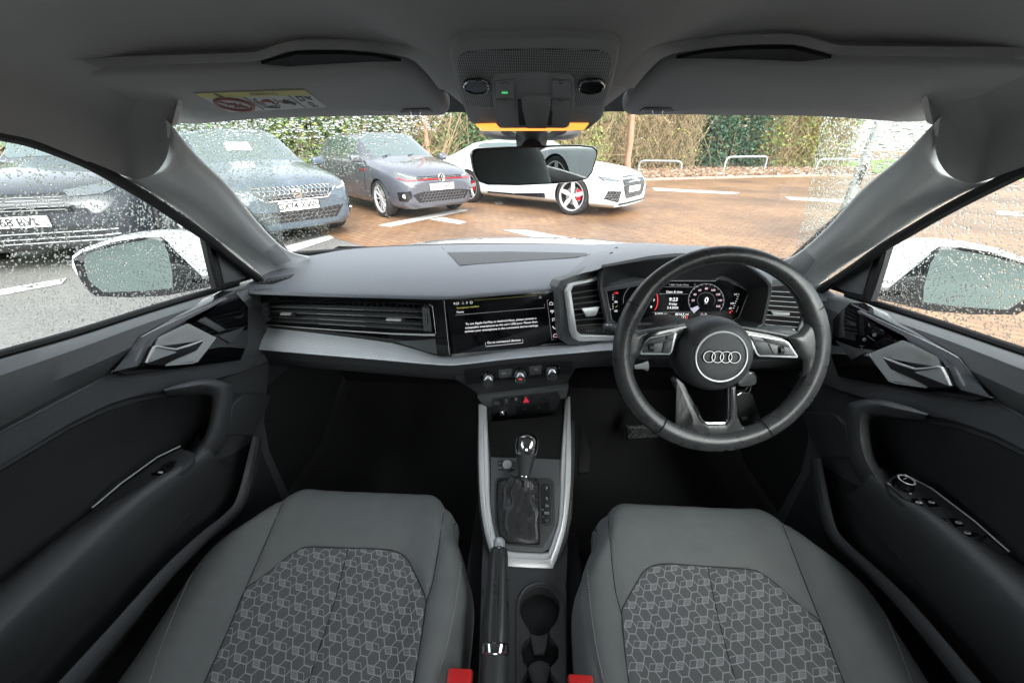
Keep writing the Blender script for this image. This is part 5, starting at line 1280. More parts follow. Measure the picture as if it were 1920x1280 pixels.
for k in range(24):
    x = 230 + k * 60; y0_ = lerp(100, 130, k / 24); y1_ = lerp(275, 350, k / 24); a, b_ = ff(*e3((x, y0_))[0]) - fn_ * .036, ff(*e3((x + 6, y1_))[0]) - fn_ * .036
    mb.slab([a, b_, b_ - fn_ * .02, a - fn_ * .02], .0015, n=(1, 0, 0))
mb.build("rear_slats", vent)
for q, wl in ((((108, 98), (168, 96), (198, 278), (125, 262)), (142, 180)), (((1672, 130), (1745, 142), (1768, 362), (1690, 356)), (1718, 238))):
    mb = MB(); pad(mb, GREYP, e3(*q), 1, .02, .001, .001, ff); mb.m(BLACK).slab([ff(*p) + fn_ * .0014 for p in e3((wl[0] - 12, wl[1] - 45), (wl[0] + 12, wl[1] - 45), (wl[0] + 16, wl[1] + 45), (wl[0] - 6, wl[1] + 45))], .001)
    for k in range(5): c = ff(*e3((wl[0], wl[1] - 34 + k * 17))[0]) + fn_ * .002; mb.m(SATIN).box(c, (.0022, .002, .0012))
    mb.build("thumbwheel", vent)
for q in (((345, 180), (452, 186), (452, 196), (350, 192)), ((1340, 232), (1492, 238), (1492, 252), (1345, 244))):
    mb = MB(); pad(mb, BRT, e3(*q), .3, .01, .008, .0008, ff); p = e3((q[1][0] + 10, q[1][1] + 6))[0]; c = ff(*p) + fn_ * .004; mb.m(HARD).box(c, (.008, .012, .006), None, .001); mb.build("vent_tab", vent)
mb = MB(); mb.m(mat("grey_reflecting_panel", (.10, .105, .11), .15, coat=.5)).patch(PXF(e3((1430, 456), (1800, 432), (1818, 575), (1700, 545))), ff, 8, th=.001, off=.001); mb.build("fascia_corner", da)
# trim ledge
top_ = [(470, 614), (560, 622), (650, 631), (735, 641), (786, 655), (819, 665), (850, 667), (950, 657), (1056, 647), (1160, 641)]
bot_ = [(441, 649), (545, 658), (640, 666), (735, 674), (790, 679), (834, 682), (865, 681), (950, 671), (1056, 661), (1160, 653)]
T = [P(x, y, y=.797) for x, y in top_]; Bt = [P(x, y, y=.748) for x, y in bot_]
zt, zb_ = T[-1].z, Bt[-1].z
T += [V((.30, .797, zt)), V((.45, .797, zt)), V((.60, .797, zt)), V((.668, .797, zt))]; Bt += [V((.30, .750, zb_)), V((.45, .750, zb_)), V((.60, .752, zb_)), V((.668, .756, zb_))]
mb = MB().m(KNIT); mb.grid(crs([[p + V((0, .01, .001)) for p in T], T, [lerp(a, b, .5) + V((0, 0, .003)) for a, b in zip(T, Bt)], Bt], 3, 3))
mb.m(GREYP); Bd = [p + V((0, .003, -.010)) for p in Bt]; mb.m(KNIT).grid([cr(Bt, 3), cr([p + V((0, -.0015, -.003)) for p in Bt], 3)]); mb.build("trim_strip", da)
# right end of the trim, behind the wheel
# lower dash
x0, x1 = -.665, .665
prof = [(.7515, -.010), (.7525, -.020), (.757, -.035), (.775, -.062), (.83, -.09), (.95, -.11), (1.1, -.14)]
mb = MB().m(HARD); rows = []
lowx = [p.x for p in cr(Bt, 1)]
for k, (y, z) in enumerate(prof):
    r = []
    for p in Bt: r.append(V((p.x, y + (p.y - .748), p.z + z)) if k else p + V((0, .0005, -.0035)))
    rows.append(r)
mb.grid(crs(rows, 2, 4)); mb.grid([[V((-.68, y, z)) for y in (.745, 1.1)] for z in (H - .31, H - .56)]); mb.grid([[V((.68, y, z)) for y in (.745, 1.1)] for z in (H - .31, H - .56)]); lb = bvh_of(mb); mb.build("lower_panel", da, angle=50)
mb = MB().m(BLACK); mb.grid([[V((x, y, H + z)) for x in (-.70, .70)] for y, z in ((.85, -.54), (1.1, -.6), (1.2, -.93))]); mb.build("bulkhead", own)
# fascia behind the screen and wheel
mb = MB().m(BLKG); mb.grid([[V((x, y, H + z)) for x in (.09, .3, .5, .672)] for y, z in ((.90, -.412), (.84, -.418), (.80, -.43), (.798, -.44))]); mb.build("driver_fascia", da)
# ---------------------------------------------------------------- centre screen
SPN = plane3(P(838, 562, y=.776), P(1045, 547, y=.822), P(855, 662, y=.768)); fs_ = toplane(SPN); sn = SPN[1]
scn = thing("touch_screen", "black centre touchscreen showing a white phone-connection message", "screen", (-.05, .79, H - .36))
mb = MB(); pad(mb, SCRN, [(835, 560), (940, 552), (1046, 545), (1053, 580), (1062, 640), (1058, 646), (950, 655), (850, 664)], 1, .03, 0, .001, fs_); mb.build("glass_panel", scn)
mb = MB(); L = lambda m, pts, r=.0004, cl=False: pline(mb, m, fs_, d6(*pts), r, 4, .0006, cl)
L(SCRG, ((100, 185), (180, 995)), .00045)
tx = lambda m, s, c, h, al='CENTER', b=0: ptext(mb, m, s, fs_, d6(c)[0], d6((c[0] + 400, c[1] - 34))[0], h, .0006, al, b)
tx(SCRW, "9:23", (285, 232), 4.2, b=.0); 
L(SCRW, ((365, 240), (382, 205), (400, 238)), .0003, True); L(SCRW, ((437, 210), (452, 225), (440, 235), (440, 200), (452, 212), (437, 228)), .0003); L(SCRW, tuple((508 + 18 * math.cos(a), 215 + 18 * math.sin(a)) for a in [i * pi / 6 for i in range(12)]), .0004, True)
L(mat("screen_dim_yellow", (.22, .20, .05), .5, emit=.14), ((545, 185), (1000, 150), (1500, 112)), .0003)
L(SCRG, tuple((1543 + 14 * math.cos(a), 138 + 14 * math.sin(a)) for a in [i * pi / 6 for i in range(12)]), .0007, True)
tx(SCRY, "Smartphone interface", (290, 300), 3.3, 'LEFT'); tx(SCRW, "Note", (290, 362), 4.2, 'LEFT')
L(SCRG, ((272, 406), (1610, 295), (1605, 240)), .0004); L(SCRG, ((1672, 178), (1645, 180), (1718, 775), (1750, 772)), .0004)
tx(SCRW, "To use Apple CarPlay or Android Auto, please connect a", (958, 494), 3.9, b=.00006); tx(SCRW, "compatible smartphone to the car's USB port. Please then", (965, 549), 3.9, b=.00006); tx(SCRW, "activate your smartphone in the connected device settings.", (970, 603), 3.9, b=.00006)
tx(SCRW, "Go to connected devices", (1000, 797), 4.1, b=.00006); L(SCRW, ((720, 815), (728, 875), (1285, 820), (1278, 768)), .0004)
L(SCRW, ((1682, 250), (1680, 228), (1707, 208), (1732, 226), (1735, 250)), .0006, True); L(SCRW, ((1700, 345), (1745, 345)), .0006); L(SCRW, ((1720, 325), (1723, 380)), .0006); L(SCRW, ((1700, 330), (1700, 360)), .0005); L(SCRW, ((1743, 330), (1743, 360)), .0005)
L(SCRW, ((1722, 495), (1730, 490), (1725, 455), (1752, 448), (1754, 482), (1745, 487)), .0006); L(SCRW, ((1732, 572), (1742, 595), (1758, 605), (1778, 612)), .0009); L(mat("screen_pink", (.8, .5, .55), .5, emit=.2), ((1742, 735), (1742, 712), (1755, 692), (1785, 690), (1798, 710), (1798, 732)), .0008, True)
mb.build("display_text", scn, flat=True)
# ---------------------------------------------------------------- left driver vent
VLP = plane3(P(*c6((110, 280))[0], y=.800), P(*c6((345, 215))[0], y=.835), P(*c6((150, 600))[0], y=.775)); fv = toplane(VLP); vn = VLP[1]
mb = MB(); pad(mb, GREYP, c6((78, 300), (100, 262), (330, 178), (338, 235), (320, 262), (345, 480), (400, 500), (405, 632), (150, 636), (118, 612), (105, 560)), 2, .05, -.006, .004, fv); vL = mb.build("air_vent", da, label="small vent left of the instruments with six slats and a silver surround")
inn_ = c6((142, 322), (165, 300), (296, 284), (312, 300), (345, 500), (330, 520), (170, 528))
mb = MB(); mb.m(BLACK).patch(PXF(inn_), fv, 10, off=-.0035); mb.build("cavity", vL)
for k in range(7):
    t = k / 6; a, b_ = fv(*c6((lerp(140, 166, t), lerp(330, 512, t)))[0]), fv(*c6((lerp(298, 342, t), lerp(306, 500, t)))[0]); dn = (fv(*c6((150, 420))[0]) - fv(*c6((150, 400))[0])).normalized(); a = a + vn * .010; b_ = b_ + vn * .010
    mb = MB().m(GREYP); mb.slab([a, b_, b_ + dn * .0042 - vn * .012, a + dn * .0042 - vn * .012], .0016, n=(0, 0, 1), bev=.0005); mb.build("slat", vL)
mb = MB(); pad(mb, SATIN, c6((198, 415), (300, 405), (280, 455), (225, 462)), 2, .006, .016, .001, fv); mb.build("vent_tab", vL)
mb = MB(); pad(mb, CSIL, c6((330, 228), (340, 250), (160, 290), (145, 318), (178, 545), (200, 566), (400, 572), (400, 598), (195, 604), (165, 590), (148, 550), (118, 320), (138, 282)), 1.5, .016, .011, .0022, fv); mb.build("silver_surround", vL)
mb = MB(); pad(mb, HARD, c6((180, 535), (340, 528), (390, 540), (398, 566), (205, 562)), 1, .004, .002, .0005, fv)
for k in range(5): c = fv(*c6((238 + k * 11, 547))[0]) + vn * .004; mb.m(SATIN).box(c, (.0012, .001, .003))
mb.build("thumbwheel", vL)
# ---------------------------------------------------------------- instrument cluster
YF, YD = .800, .872
HD = thing("instrument_cluster", "digital instrument cluster under a black angular hood, reading 9:23 Friday 3.4.2026", "instrument cluster", (.30, .85, H - .3))
def yp(Y, tilt=.12): return plane3(V((0, Y, H - .25)), V((.1, Y, H - .25)), V((0, Y - .1 * tilt, H - .35)))
pF, pD = yp(YF), yp(YD); tF, tD = toplane(pF), toplane(pD)
outer = c6((337, 225), (345, 190), (610, 150), (760, 136), (900, 136), (1060, 150), (1180, 196), (1262, 262), (1290, 300), (1240, 535), (1100, 545), (700, 530), (420, 520), (372, 500), (330, 290))
inner = c6((352, 300), (540, 236), (568, 262), (975, 262), (1015, 237), (1168, 322), (1112, 470), (1040, 505), (420, 508), (386, 484))
def resamp(pts, n):
    L_ = [0]; P_ = pts + [pts[0]]
    for i in range(len(P_) - 1): L_.append(L_[-1] + (P_[i + 1] - P_[i]).length)
    out = []; j = 0
    for k in range(n):
        d = L_[-1] * k / n
        while L_[j + 1] < d: j += 1
        out.append(lerp(P_[j], P_[j + 1], (d - L_[j]) / max(1e-9, L_[j + 1] - L_[j])))
    return out
def ang_loop(fnp, px, c, n=72):
    out = []; N_ = len(px)
    for k in range(n):
        a = 2 * pi * k / n; d = (math.cos(a), math.sin(a)); best = None
        for i in range(N_):
            (x1, y1), (x2, y2) = px[i], px[(i + 1) % N_]; ex, ey = x2 - x1, y2 - y1; den = d[0] * ey - d[1] * ex
            if abs(den) < 1e-9: continue
            t = ((x1 - c[0]) * ey - (y1 - c[1]) * ex) / den; u = ((x1 - c[0]) * d[1] - (y1 - c[1]) * d[0]) / den
            if t > 0 and -1e-6 <= u <= 1 + 1e-6: best = t if best is None else max(best, t)
        out.append(fnp(c[0] + d[0] * best, c[1] + d[1] * best))
    return out
cc_ = c6((770, 380))[0]; o_, i_ = ang_loop(tF, outer, cc_), ang_loop(tD, inner, cc_)
mb = MB().m(HARD); mb.grid([[p + V((0, .006, 0)) + (p - V((.3, .8, H - .3))).normalized() * .010 for p in o_], [p + (p - V((.3, .8, H - .3))).normalized() * .005 + V((0, -.002, 0)) for p in o_], o_, [lerp(a, b, .08) for a, b in zip(o_, i_)], i_], cu=True); mb.build("hood_bezel", HD, angle=30)
mb = MB().m(SATIN); mb.tube([tD(*p) + V((0, -.002, 0)) for p in inner], .0011, 6, closed=True); mb.build("silver_outline", HD)
mb = MB(); mb.m(SCRN).slab([tD(*p) for p in inner], .01); mb.build("glass_panel", HD)
mb = MB(); LD = lambda m, pts, r=.0004, cl=False: pline(mb, m, tD, d7(*pts), r, 4, .0012, cl)
td = lambda m, s, c, h, al='CENTER', b=.0001: ptext(mb, m, s, tD, d7(c)[0], d7((c[0] + 100, c[1]))[0], h, .0012, al, b)
td(SCRW, "Date & time", (865, 283), 4.2); LD(SCRG, ((700, 305), (1020, 308)), .0003); LD(SCRG, ((670, 226), (1120, 230)), .0003); LD(SCRG, ((620, 512), (1050, 514)), .0003)
td(SCRR, ".00mi", (705, 203), 3.6); td(SCRG, "BBC Radio1Xtra", (925, 204), 3.4); LD(SCRG, ((805, 195), (815, 205), (825, 195)), .0003); LD(SCRG, ((815, 195), (815, 215)), .0003); LD(SCRG, ((1090, 195), (1108, 195), (1105, 212), (1090, 212)), .0003, True)
td(SCRW, "9:23", (855, 368), 6.6, b=.0002); td(SCRW, "Friday", (850, 418), 4.2); td(SCRW, "3.4.2026", (846, 460), 4.2)
td(SCRW, "31009 mi", (712, 530), 4.2); td(SCRW, "8516.5 mi", (950, 533), 4.2); td(SCRW, "9:23", (705, 562), 4.2)
def ringp(cx, cy, rx, ry, a0, a1, n=24): return tuple((cx + rx * math.cos(lerp(a0, a1, i / n)), cy + ry * math.sin(lerp(a0, a1, i / n))) for i in range(n + 1))
LD(SCRR, ringp(776, 563, 14, 12, 0, 6.28, 12), .0005); LD(SCRR, ((776, 555), (776, 566)), .0005); LD(mat("screen_amber", (.75, .5, .08), .5, emit=.2), ringp(832, 563, 10, 9, 0, 6.28, 10), .0008)
LD(SCRW, ((945, 585), (945, 562), (958, 550), (968, 562), (968, 585)), .0004, True); LD(SCRW, ((972, 585), (972, 562), (984, 550), (994, 562), (994, 585)), .0004, True); LD(SCRR, ((1008, 550), (1012, 565), (1010, 585)), .0009)
LD(SCRG, ringp(1225, 378, 200, 186, 2.5, 6.95, 40), .0005); LD(SCRG, ringp(1225, 378, 100, 88, 2.5, 6.9, 30), .0002)
for k, s_ in enumerate(("0", "20", "40", "60", "80", "100", "120", "140", "160")):
    a = 2.62 + (6.80 - 2.62) * k / 8
    if k: td(mat("screen_pinkish", (.7, .5, .55), .5, emit=.2), s_, (1225 + 150 * math.cos(a), 378 + 132 * math.sin(a)), 3.8)
for k in range(17): a = 2.62 + (6.80 - 2.62) * k / 16; LD(SCRW, ((1225 + 200 * math.cos(a), 378 + 186 * math.sin(a)), (1225 + 188 * math.cos(a), 378 + 175 * math.sin(a))), .0004)
mb.m(mat("screen_lilac", (.42, .40, .50), .5, emit=.16)).slab([tD(*p) + V((0, -.0012, 0)) for p in d7((1043, 472), (1125, 436), (1146, 462), (1085, 520))], .0003)
td(SCRW, "0", (1226, 376), 10, b=.0004); td(SCRG, "MPH", (1220, 414), 2)
LD(SCRR, ringp(560, 375, 120, 165, -1.2, .75, 20)[8:], .0009); LD(SCRG, ringp(560, 375, 122, 165, -1.2, .75, 20)[:9], .0004); LD(SCRG, ringp(470, 385, 178, 190, 3.0, 4.9, 16), .0004)
td(SCRW, "8", (620, 305), 4); td(SCRW, "7", (635, 378), 4.4); td(SCRW, "8", (604, 450), 4.4)
LD(SCRW, ((1162, 556), (1180, 520)), .0004); LD(SCRW, ((1236, 556), (1218, 520)), .0004); LD(mat("screen_pink", (.8, .5, .55), .5), ((1182, 552), (1186, 538), (1212, 538), (1217, 552)), .0006, True)
for y, s_ in ((295, "130"), (395, "90"), (497, "50")): td(SCRR if y == 295 else SCRW, "-" + s_, (205, y), 3.6)
for y in (320, 345, 370, 420, 445, 470): LD(SCRW, ((170, y), (182, y)), .0006)
LD(SCRY, ((205, 455), (225, 440)), .0007); LD(SCRW, ((148, 470), (150, 492)), .0005)
td(SCRW, "1/1", (1552, 310), 3.4); td(SCRW, "1/2", (1512, 412), 3.4); td(SCRR, "R", (1490, 512), 3.4)
for x, y in ((1590, 310), (1580, 336), (1572, 362), (1560, 388), (1550, 412), (1542, 440), (1532, 464)): LD(SCRW, ((x - 7, y), (x + 7, y)), .0006)
LD(SCRW, ((1482, 470), (1505, 455), (1505, 475)), .0007, True); LD(SCRR, ((1500, 505), (1515, 490), (1522, 500)), .0006); LD(SCRG, ((1562, 512), (1588, 445)), .0005)
mb.build("display_graphics", HD, flat=True)
mb = MB(); mb.m(GREYP).patch(PXF(d7((385, 625), (860, 640), (985, 650), (985, 660), (400, 655))), tF, 8, th=.004, off=.004); mb.build("lower_ledge", HD)
# hood top
mb = MB().m(SOFT)
frt = [tF(*p) for p in c6((338, 184), (470, 162), (610, 142), (760, 128), (900, 128), (1060, 142), (1182, 188), (1268, 255), (1298, 300))]
rr = [P(x, y, z=-.262) for x, y in ((1150, 466), (1180, 463), (1220, 461), (1260, 460), (1300, 461), (1340, 463), (1390, 467), (1430, 477), (1452, 490))]
mb.grid(crs([[p + V((0, .004, -.006)) for p in frt], frt, [lerp(a, b, .12) + V((0, 0, .003)) for a, b in zip(frt, rr)], [lerp(a, b, .6) + V((0, 0, .004)) for a, b in zip(frt, rr)], rr, [p + V((0, .03, -.03)) for p in rr]], 3, 4))
# left flank between the pad seam and the hood edge
fl = [P(*c6((84, 278))[0], z=-.299), P(*c6((130, 225))[0], z=-.294), P(*c6((200, 160))[0], z=-.288), P(*c6((270, 105))[0], z=-.283), P(*c6((430, 72))[0], z=-.28)]
fh = [P(*c6((100, 264))[0], z=-.296), P(*c6((200, 226))[0], y=.815), frt[0], lerp(frt[0], rr[0], .6) + V((0, 0, .004)), rr[0]]
mb.grid(crs([fl, [lerp(a, b, .5) + V((0, 0, .002)) for a, b in zip(fl, fh)], fh], 4, 4)); mb.build("hood", HD, angle=35)
# right driver vent
VRP = plane3(P(*c6((1280, 300))[0], y=.815), P(*c6((1520, 320))[0], y=.785), P(*c6((1260, 560))[0], y=.795)); fv = toplane(VRP); vn = VRP[1]
mb = MB(); pad(mb, GREYP, c6((1270, 285), (1300, 262), (1420, 250), (1545, 290), (1560, 330), (1560, 400), (1475, 575), (1250, 575)), 3, .05, -.006, .004, fv); vR = mb.build("air_vent", da, label="small vent right of the instruments, partly behind the steering wheel")
mb = MB(); mb.m(BLACK).patch(PXF(c6((1290, 300), (1400, 290), (1510, 330), (1500, 400), (1450, 530), (1250, 520))), fv, 10, off=-.004); mb.build("cavity", vR)
for k in range(8):
    t = k / 7; a, b_ = fv(*c6((lerp(1295, 1250, t), lerp(322, 510, t)))[0]), fv(*c6((lerp(1480, 1455, t), lerp(332, 528, t)))[0])
    mb = MB().m(GREYP); mb.slab([a, b_, b_ + V((0, .012, -.004)), a + V((0, .012, -.004))], .0016, n=(0, 0, 1), bev=.0005); mb.m(SATIN).tube([a + vn * .0006, b_ + vn * .0006], .0006, 4); mb.build("slat", vR)
mb = MB(); pad(mb, SATIN, c6((1298, 438), (1405, 448), (1400, 460), (1310, 458)), 1, .008, .004, .001, fv); mb.build("vent_tab", vR)
mb = MB(); pad(mb, SATIN, c6((1505, 305), (1530, 315), (1550, 345), (1548, 380), (1462, 560), (1445, 560), (1455, 525), (1525, 380), (1520, 345)), 1, .01, .004, .002, fv); mb.build("silver_surround", vR)
# ---------------------------------------------------------------- heater panel
CPN = plane3(P(870, 690, y=.752), P(1076, 668, y=.752), P(880, 725, y=.762)); fc = toplane(CPN); cn = CPN[1]
hp_ = thing("climate_panel", "black heater control panel with three silver ringed rotary knobs", "heater panel", (0, .76, H - .44))
mb = MB(); pad(mb, HARD, e2((-80, 240), (60, 232), (1720, 62), (1860, 60), (1840, 180), (1700, 330), (1640, 500), (280, 660), (200, 560), (100, 500), (-60, 440)), 3, .05, -.004, .004, fc)
pad(mb, mat("matt_black_panel", (.018, .019, .021), .45), e2((70, 240), (1725, 72), (1690, 330), (110, 490)), 2, .01, .0, .0012, fc); mb.build("panel", hp_)
for k, (cx, cy) in enumerate(((450, 372), (928, 325), (1398, 272))):
    c = fc(*e2((cx, cy))[0]); ax = (cn + V((0, -.2, .35))).normalized() * 1; ax = cn
    mb = MB().m(PIANO); mb.lathe([(.0205, 0), (.0205, .002), (.0178, .003)], c, ax, 32)
    mb.m(CHROME); mb.lathe([(.0165, .002), (.0160, .004), (.0138, .020), (.0125, .022), (.0112, .0215)], c, ax, 36); mb.m(mat("knob_grey_face", (.075, .08, .08), .5)); mb.lathe([(.0113, .0218), (.010, .0222), (0, .0222)], c, ax, 30)
    up_ = (V((0, 0, 1)) - ax * ax.z).normalized(); xr = ax.cross(up_) * -1
    for q in range(13):
        a = lerp(-.5, 3.64, q / 12); d = xr * math.cos(a) + up_ * math.sin(a); mb.m(PRINT); mb.tube([c + d * .0192 + ax * .0026, c + d * .0204 + ax * .0026], .0004, 4)
    if k == 1:
        mb.m(SCRR).box(c + ax * .0226 + up_ * .0035, (.008, .0006, .002), None); mb.m(DIMPRINT); mb.text("A/C", c + ax * .0228 - up_ * .0035, -xr if xr.x < 0 else xr, up_, .006)
    mb.build("rotary_knob", hp_)
mb = MB(); pline(mb, PRINT, fc, e2((650, 325), (665, 312), (690, 310), (712, 322)), .0005, off=.003); pline(mb, PRINT, fc, e2((655, 328), (712, 324)), .0004, off=.003); pline(mb, PRINT, fc, e2((1135, 275), (1135, 250), (1180, 245), (1180, 270)), .0005, off=.003, closed=True); mb.build("symbols", hp_)
mb = MB(); pad(mb, GREYP, e2((600, 265), (800, 245), (805, 370), (610, 385)), 1, .001, .0008, .0003, fc); mb.build("button", hp_); mb = MB(); pad(mb, GREYP, e2((1060, 215), (1245, 195), (1250, 320), (1065, 345)), 1, .001, .0008, .0003, fc); mb.build("button", hp_)
# ---------------------------------------------------------------- switch row and socket panel
SW = plane3(P(900, 745, y=.770), P(1060, 730, y=.770), P(915, 790, y=.800)); fw = toplane(SW); wn = SW[1]
sp0 = thing("switch_panel", "row of seven black dashboard switches with red hazard triangle above the USB panel", "switch panel", (0, .78, H - .55))
mb = MB(); pad(mb, GREYP, e2((278, 685), (500, 655), (1500, 540), (1652, 520), (1618, 690), (1548, 708), (1545, 700), (490, 828), (470, 832), (390, 822)), 2, .03, 0, .002, fw)
pad(mb, HARD, e2((445, 835), (1545, 708), (1470, 860), (1400, 960), (510, 1056), (480, 960)), 2, .03, -.004, .002, fw); mb.build("panel", sp0)
xs0 = [lerp(505, 1490, k / 7) for k in range(8)]; xs1 = [lerp(488, 1535, k / 7) for k in range(8)]
for k in range(7):
    t0_, t1_ = k / 7, (k + 1) / 7; ya = lambda t: lerp(692, 578, t); yb = lambda t: lerp(820, 700, t)
    q = [(xs0[k] + 6, ya(t0_)), (xs0[k + 1] - 6, ya(t1_)), (xs1[k + 1] - 6, yb(t1_)), (xs1[k] + 6, yb(t0_))]
    mb = MB(); pad(mb, HARD, e2(*q), .8, .006, .0035, .0012, fw); f2 = toplane((SW[0] + wn * .0037, wn)); cx, cy = sum(p[0] for p in q) / 4, sum(p[1] for p in q) / 4
    if k == 0: ptext(mb, PRINT, "drive", f2, e2((cx, cy - 4))[0], e2((cx + 50, cy - 9))[0], 2.2); ptext(mb, PRINT, "select", f2, e2((cx, cy + 22))[0], e2((cx + 50, cy + 17))[0], 2.2)
    if k in (1, 2):
        ptext(mb, PRINT, "OFF", f2, e2((cx, cy + 28))[0], e2((cx + 50, cy + 23))[0], 2.0); pline(mb, PRINT, f2, e2(*[(cx + 17 * math.cos(a), cy - 10 + 17 * math.sin(a)) for a in [i * pi / 4 for i in range(8)]]), .0005, closed=True)
        if k == 2: ptext(mb, PRINT, "A", f2, e2((cx, cy - 10))[0], e2((cx + 50, cy - 14))[0], 1.8)
    if k == 3: mb.m(mat("hazard_red", (.85, .05, .09), .4, emit=.12)).slab([f2(*p) + wn * .0006 for p in e2((970, 755), (1005, 668), (1060, 748))], .0006); pline(mb, mat("hazard_dark_red", (.3, .01, .02), .4), toplane((SW[0] + wn * .005, wn)), e2((992, 742), (1006, 700), (1034, 738)), .0005, closed=True)
    mb.build("switch", sp0)
c = fw(*e2((655, 925))[0]); mb = MB().m(CHROME); mb.lathe([(.0125, -.002), (.0125, .001), (.0105, .003), (.0098, .001)], c, wn, 30); mb.m(PIANO).lathe([(.0098, .001), (.0095, .0)], c, wn, 30); mb.m(CHROME).lathe([(.0085, 0), (.0085, .006), (.0075, .009), (.0065, .009)], c, wn, 30); mb.m(PIANO).lathe([(.0066, .009), (0, .0095)], c, wn, 24); f2 = toplane((c + wn * .0098, wn)); ptext(mb, PRINT, "P", f2, e2((665, 935))[0], e2((700, 930))[0], 2.4); mb.build("parking_button", sp0)
mb = MB(); pad(mb, mat("matt_black_panel", (.018, .019, .021), .45), e2((862, 832), (1350, 770), (1382, 930), (875, 968)), 1, .004, .0, .0008, fw); f2 = toplane((SW[0] + wn * .0006, wn))
for cx, cy, s_ in ((1005, 852, "1"), (1205, 830, "2")):
    pline(mb, DIMPRINT, f2, e2((cx - 35, cy + 2), (cx + 12, cy)), .0004); pline(mb, DIMPRINT, f2, e2((cx - 15, cy - 2), (cx - 5, cy - 10), (cx + 5, cy - 10)), .0004); ptext(mb, DIMPRINT, s_, f2, e2((cx + 27, cy - 2))[0], e2((cx + 60, cy - 5))[0], 1.8)
    mb.m(BLACK).slab([f2(*p) + wn * .0004 for p in e2((cx - 25, cy + 38), (cx + 20, cy + 34), (cx + 20, cy + 46), (cx - 24, cy + 50))], .0003)
mb.build("usb_panel", sp0)
# ================================================================ centre console
CN = (V((0, .46, H - .730)), V((0, -.13, .34)).normalized()); fk = toplane(CN); kn = CN[1]
cs = thing("centre_console", "centre console between the seats with silver U-shaped trim, grey gear panel and cup holders", "centre console", (0, .45, H - .8))
def KP(m, px, r, th, off, bev, name, parent=None, c=c7, label=None):
    b = MB(); pad(b, m, c(*px), r, th, off, bev, fk); return b.build(name, parent or cs, label=label)
body = c7((172, 165), (168, 330), (176, 520), (196, 660), (232, 765), (270, 800), (480, 805), (525, 770), (560, 660), (578, 560), (590, 330), (590, 150))
b = MB(); pad(b, HARD, body, 3, .10, -.004, .004, fk)
# long tunnel top running back between the seats, with the cup-holder opening
TZ = -.735; fz = lambda px, py: P(px, py, z=TZ)
slot = c7((352, 960), (362, 915), (395, 880), (440, 867), (485, 882), (517, 918), (525, 960), (512, 1012), (482, 1058), (488, 1085), (515, 1115), (520, 1150), (512, 1185), (485, 1215), (500, 1250), (525, 1300), (525, 1420), (350, 1420), (350, 1290), (385, 1225), (368, 1190), (360, 1150), (365, 1110), (392, 1080), (395, 1060), (365, 1010)); slot = [(p.x, p.y) for p in cr([V((*q, 0)) for q in slot], 3, True)]
topo = c7((196, 640), (176, 1280), (170, 1500), (560, 1500), (556, 1280), (552, 860), (560, 640))
b.m(HARD).patch(PXF(topo), fz, 12, th=.0, off=0, holes=[PXF(slot)], nrm=V((0, 0, 1)))
sl_ = [fz(*p) for p in slot]; b.grid([sl_, [p + V((0, 0, -.09)) for p in sl_]], cu=True)
tp_ = [fz(*p) for p in topo]; b.grid([tp_, [p + V((0, 0, -.16)) for p in tp_]], cu=True)
b.grid([[V((x, .30, H - .9)) for x in (-.1, .1)], [V((x, .95, H - .9)) for x in (-.12, .12)]])
b.build("console_body", cs, angle=50)
b = MB().m(BLACK); b.slab([p + V((0, 0, -.085)) for p in sl_], .003, n=(0, 0, 1)); b.build("cup_holder_floor", cs)
rim_ = c7((345, 1500), (343, 1200), (343, 970), (352, 915), (385, 870), (440, 853), (495, 870), (532, 915), (543, 965), (548, 1200), (550, 1500))
b = MB().m(HARD); b.tube([fz(*p) + V((0, 0, .001)) for p in cr([V((*p, 0)) for p in rim_], 3) for p in [p[:2]]], .0028, 6); b.build("cup_holder_rim", cs)
for q, dz in ((((392, 1062), (440, 1072), (482, 1058), (472, 1110), (458, 1152), (412, 1150), (402, 1110)), -.016), (((385, 1212), (400, 1188), (440, 1176), (475, 1190), (488, 1212), (474, 1262), (462, 1330), (415, 1330), (400, 1262)), -.016)):
    b = MB(); f_ = lambda px, py: P(px, py, z=TZ + dz); pad(b, HARD, c7(*q), 2, .014, 0, .004, f_); b.m(HARD); b.build("cup_divider", cs)
# silver trim: a U of two rails and a foot
U_out = c7((178, 92), (178, 330), (186, 510), (205, 640), (236, 745), (262, 776), (470, 790), (500, 775), (530, 690), (552, 600), (566, 480), (572, 330), (568, 58))
U_in = c7((212, 100), (222, 330), (226, 505), (240, 610), (262, 690), (290, 712), (455, 722), (480, 700), (502, 640), (518, 580), (524, 480), (528, 330), (549, 70))
def band(m, A, B, off0, off1, name, k=3):
    a = [fk(*p) for p in A]; c_ = [fk(*p) for p in B]
    rows = [[p + kn * (off0 - .012) for p in a], [p + kn * off0 for p in a], [lerp(p, q, .15) + kn * (off0 + .003) for p, q in zip(a, c_)], [lerp(p, q, .5) + kn * (off1 + .0035) for p, q in zip(a, c_)], [lerp(p, q, .58) + kn * (off1 - .001) for p, q in zip(a, c_)], [lerp(p, q, .88) + kn * (off1 - .003) for p, q in zip(a, c_)], [q + kn * (off1 - .008) for q in c_]]
    b = MB().m(m); b.grid([cr(r, k) for r in rows]); return b.build(name, cs, angle=28)
band(CSIL, U_out, U_in, .006, .008, "silver_trim")
pin = c7((230, 312), (524, 322), (524, 480), (516, 580), (500, 645), (476, 705), (450, 722), (292, 712), (262, 690), (240, 612), (228, 505))
KP(GREYP, pin, 2, .01, .001, .001, "gear_panel", c=lambda *p: list(p))
